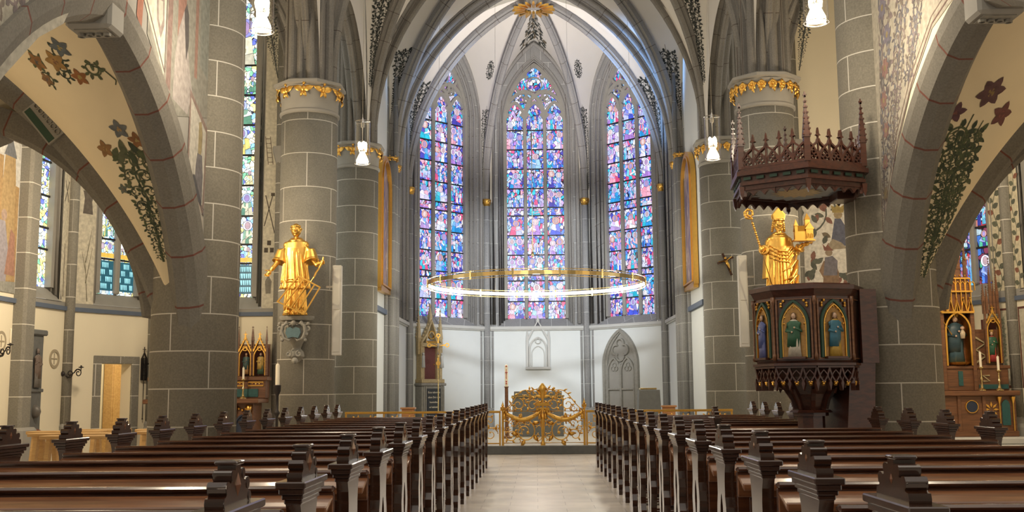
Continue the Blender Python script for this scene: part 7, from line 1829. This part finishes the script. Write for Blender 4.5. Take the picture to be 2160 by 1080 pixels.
# epitaph
frp, Lp = seg((-8.85, 19.95), (-8.98, 18.2), (-6.6, 18)); g2 = lambda a, d, z: frp(a, z, d)
t = thing('stone_epitaph', 'dark grey carved stone epitaph with a small figure beside the broad pilaster', 'monument', g2(1.2, .06, .3))
mb = MB(); bbox(mb, .98, 1.46, .01, .10, .3, 2.35, .01, None, g2); bbox(mb, .92, 1.46, .01, .15, 2.32, 2.42, .02, None, g2); bbox(mb, .96, 1.46, .01, .13, 1.32, 1.38, .01, None, g2); mb.build('slab', M['altar_stone'], t)
small_figure(t, lambda a, d, z: g2(1.2 + a, .13 + d * .5, 1.40 + z), .7, (.14, .13, .12), (.16, .12, .10), (.18, .14, .12), (.12, .1, .09), name='carved_saint')
mb = MB(); ball(mb, g2(1.2, .11, .62), .13, 12, 8, 1.2, .6, .5, (.20, .07, .04)); mb.build('carved_boss', M['fig'], t, True); mb = MB(); ball(mb, g2(1.2, .11, .98), .12, 10, 6, 1, .6, 1, (.13, .12, .11)); mb.build('carved_relief', M['fig'], t, True)
# sconces and consecration crosses
def sconce(fr, a, z, candle, lab):
    t = thing('iron_wall_sconce', lab, 'sconce', fr(a, .02, z)); f2 = lambda o, b, d: fr(a, .04 + o, z + b)
    mb = MB(); ball(mb, fr(a, .02, z), .05, 10, 6); mb.build('wall_rose', M['iron'], t, True)
    mb = MB(); tube(mb, [fr(a, .03 + p, z + q) for p, q in spir(.14, .0, .085, PI, 1.4, 18)], .010, 6); tube(mb, [fr(a, .03 + p, z + q) for p, q in spir(.33, .01, .085, PI, -1.4, 18)], .010, 6); tube(mb, [fr(a, .03, z), fr(a, .12, z - .08), fr(a, .24, z), fr(a, .34, z + .08), fr(a, .42, z + .05), fr(a, .42, z + .12)], .010, 6); lathe(mb, [(.01, 0), (.05, .01), (.05, .02), (.015, .03), (.015, .05)], fr(a, .42, z + .10), 10); mb.build('scroll_arm', M['iron'], t)
    if candle: mb = MB(); lathe(mb, [(.016, 0), (.016, .22), (.003, .24)], fr(a, .42, z + .14), 8); o = mb.build('sconce_candle', M['candle']); tag(o, 'white candle on the iron sconce next to the broad pilaster', 'candle')
gx = lambda a, d, z: (-9.0 + d, a, z)
sconce(lambda a, d, z: (-8.98 + d * .8, a - d * .55, z), 17.62, 1.98, True, 'scrolled iron sconce with a white candle on the far left wall')
sconce(lambda a, d, z: (frp(a, z, d)[0], frp(a, z, d)[1] - d * .3, z), .10, 1.66, False, 'scrolled iron sconce without candle beside the chapel corner shaft')
for (pf, a, z, lab) in ((lambda a, b, d: frp(a, b, d), .42, 1.93, 'painted consecration cross in a ring between epitaph and corner shaft'), (lambda a, b, d: (-8.99 + d, a, b), 17.75, 2.17, 'painted consecration cross in a ring at the left edge')):
    mb = MB(); strip(mb, [(a + x, z + y) for x, y in circ(0, 0, .15, 24)], .05, pf, .001, .006, True); strip(mb, [(a, z - .1), (a, z + .1)], .025, pf, .001, .006); strip(mb, [(a - .1, z), (a + .1, z)], .025, pf, .001, .006); tag(mb.build('consecration_cross', M['crossp']), lab, 'wall painting')
M['x'] = None
# iron lantern staff beside the door
t = thing('iron_lantern', 'wrought iron lantern with a cross on a pole right of the vestry door', 'lantern', frd(.24, .78, .06)); cF = lambda a, b, d: frd(.24 + a, b, .06 + d)
mb = MB(); strip(mb, [(-.06, 1.55), (-.06, 1.98), (0, 2.1), (.06, 1.98), (.06, 1.55), (-.06, 1.55)], .014, cF, -.007, .007)
for z in (1.65, 1.76, 1.87): strip(mb, [(-.06, z), (.06, z)], .010, cF, -.005, .005); ball(mb, cF(-.02, z, 0), .014, 6, 4)
for x in (-.02, .02): strip(mb, [(x, 1.55), (x, 2.0)], .007, cF, -.004, .004)
strip(mb, [(0, 2.08), (0, 2.22)], .012, cF, -.006, .006); strip(mb, [(-.04, 2.17), (.04, 2.17)], .012, cF, -.006, .006); strip(mb, [(-.12, 1.88), (-.06, 1.88)], .016, cF, -.05, .007); mb.build('cage', M['iron'], t)
mb = MB(); tube(mb, [cF(-.0, .78, 0), cF(0, 1.55, 0)], .007, 6); ball(mb, cF(0, .78, 0), .015, 6, 4); mb.build('pole', M['iron'], t)
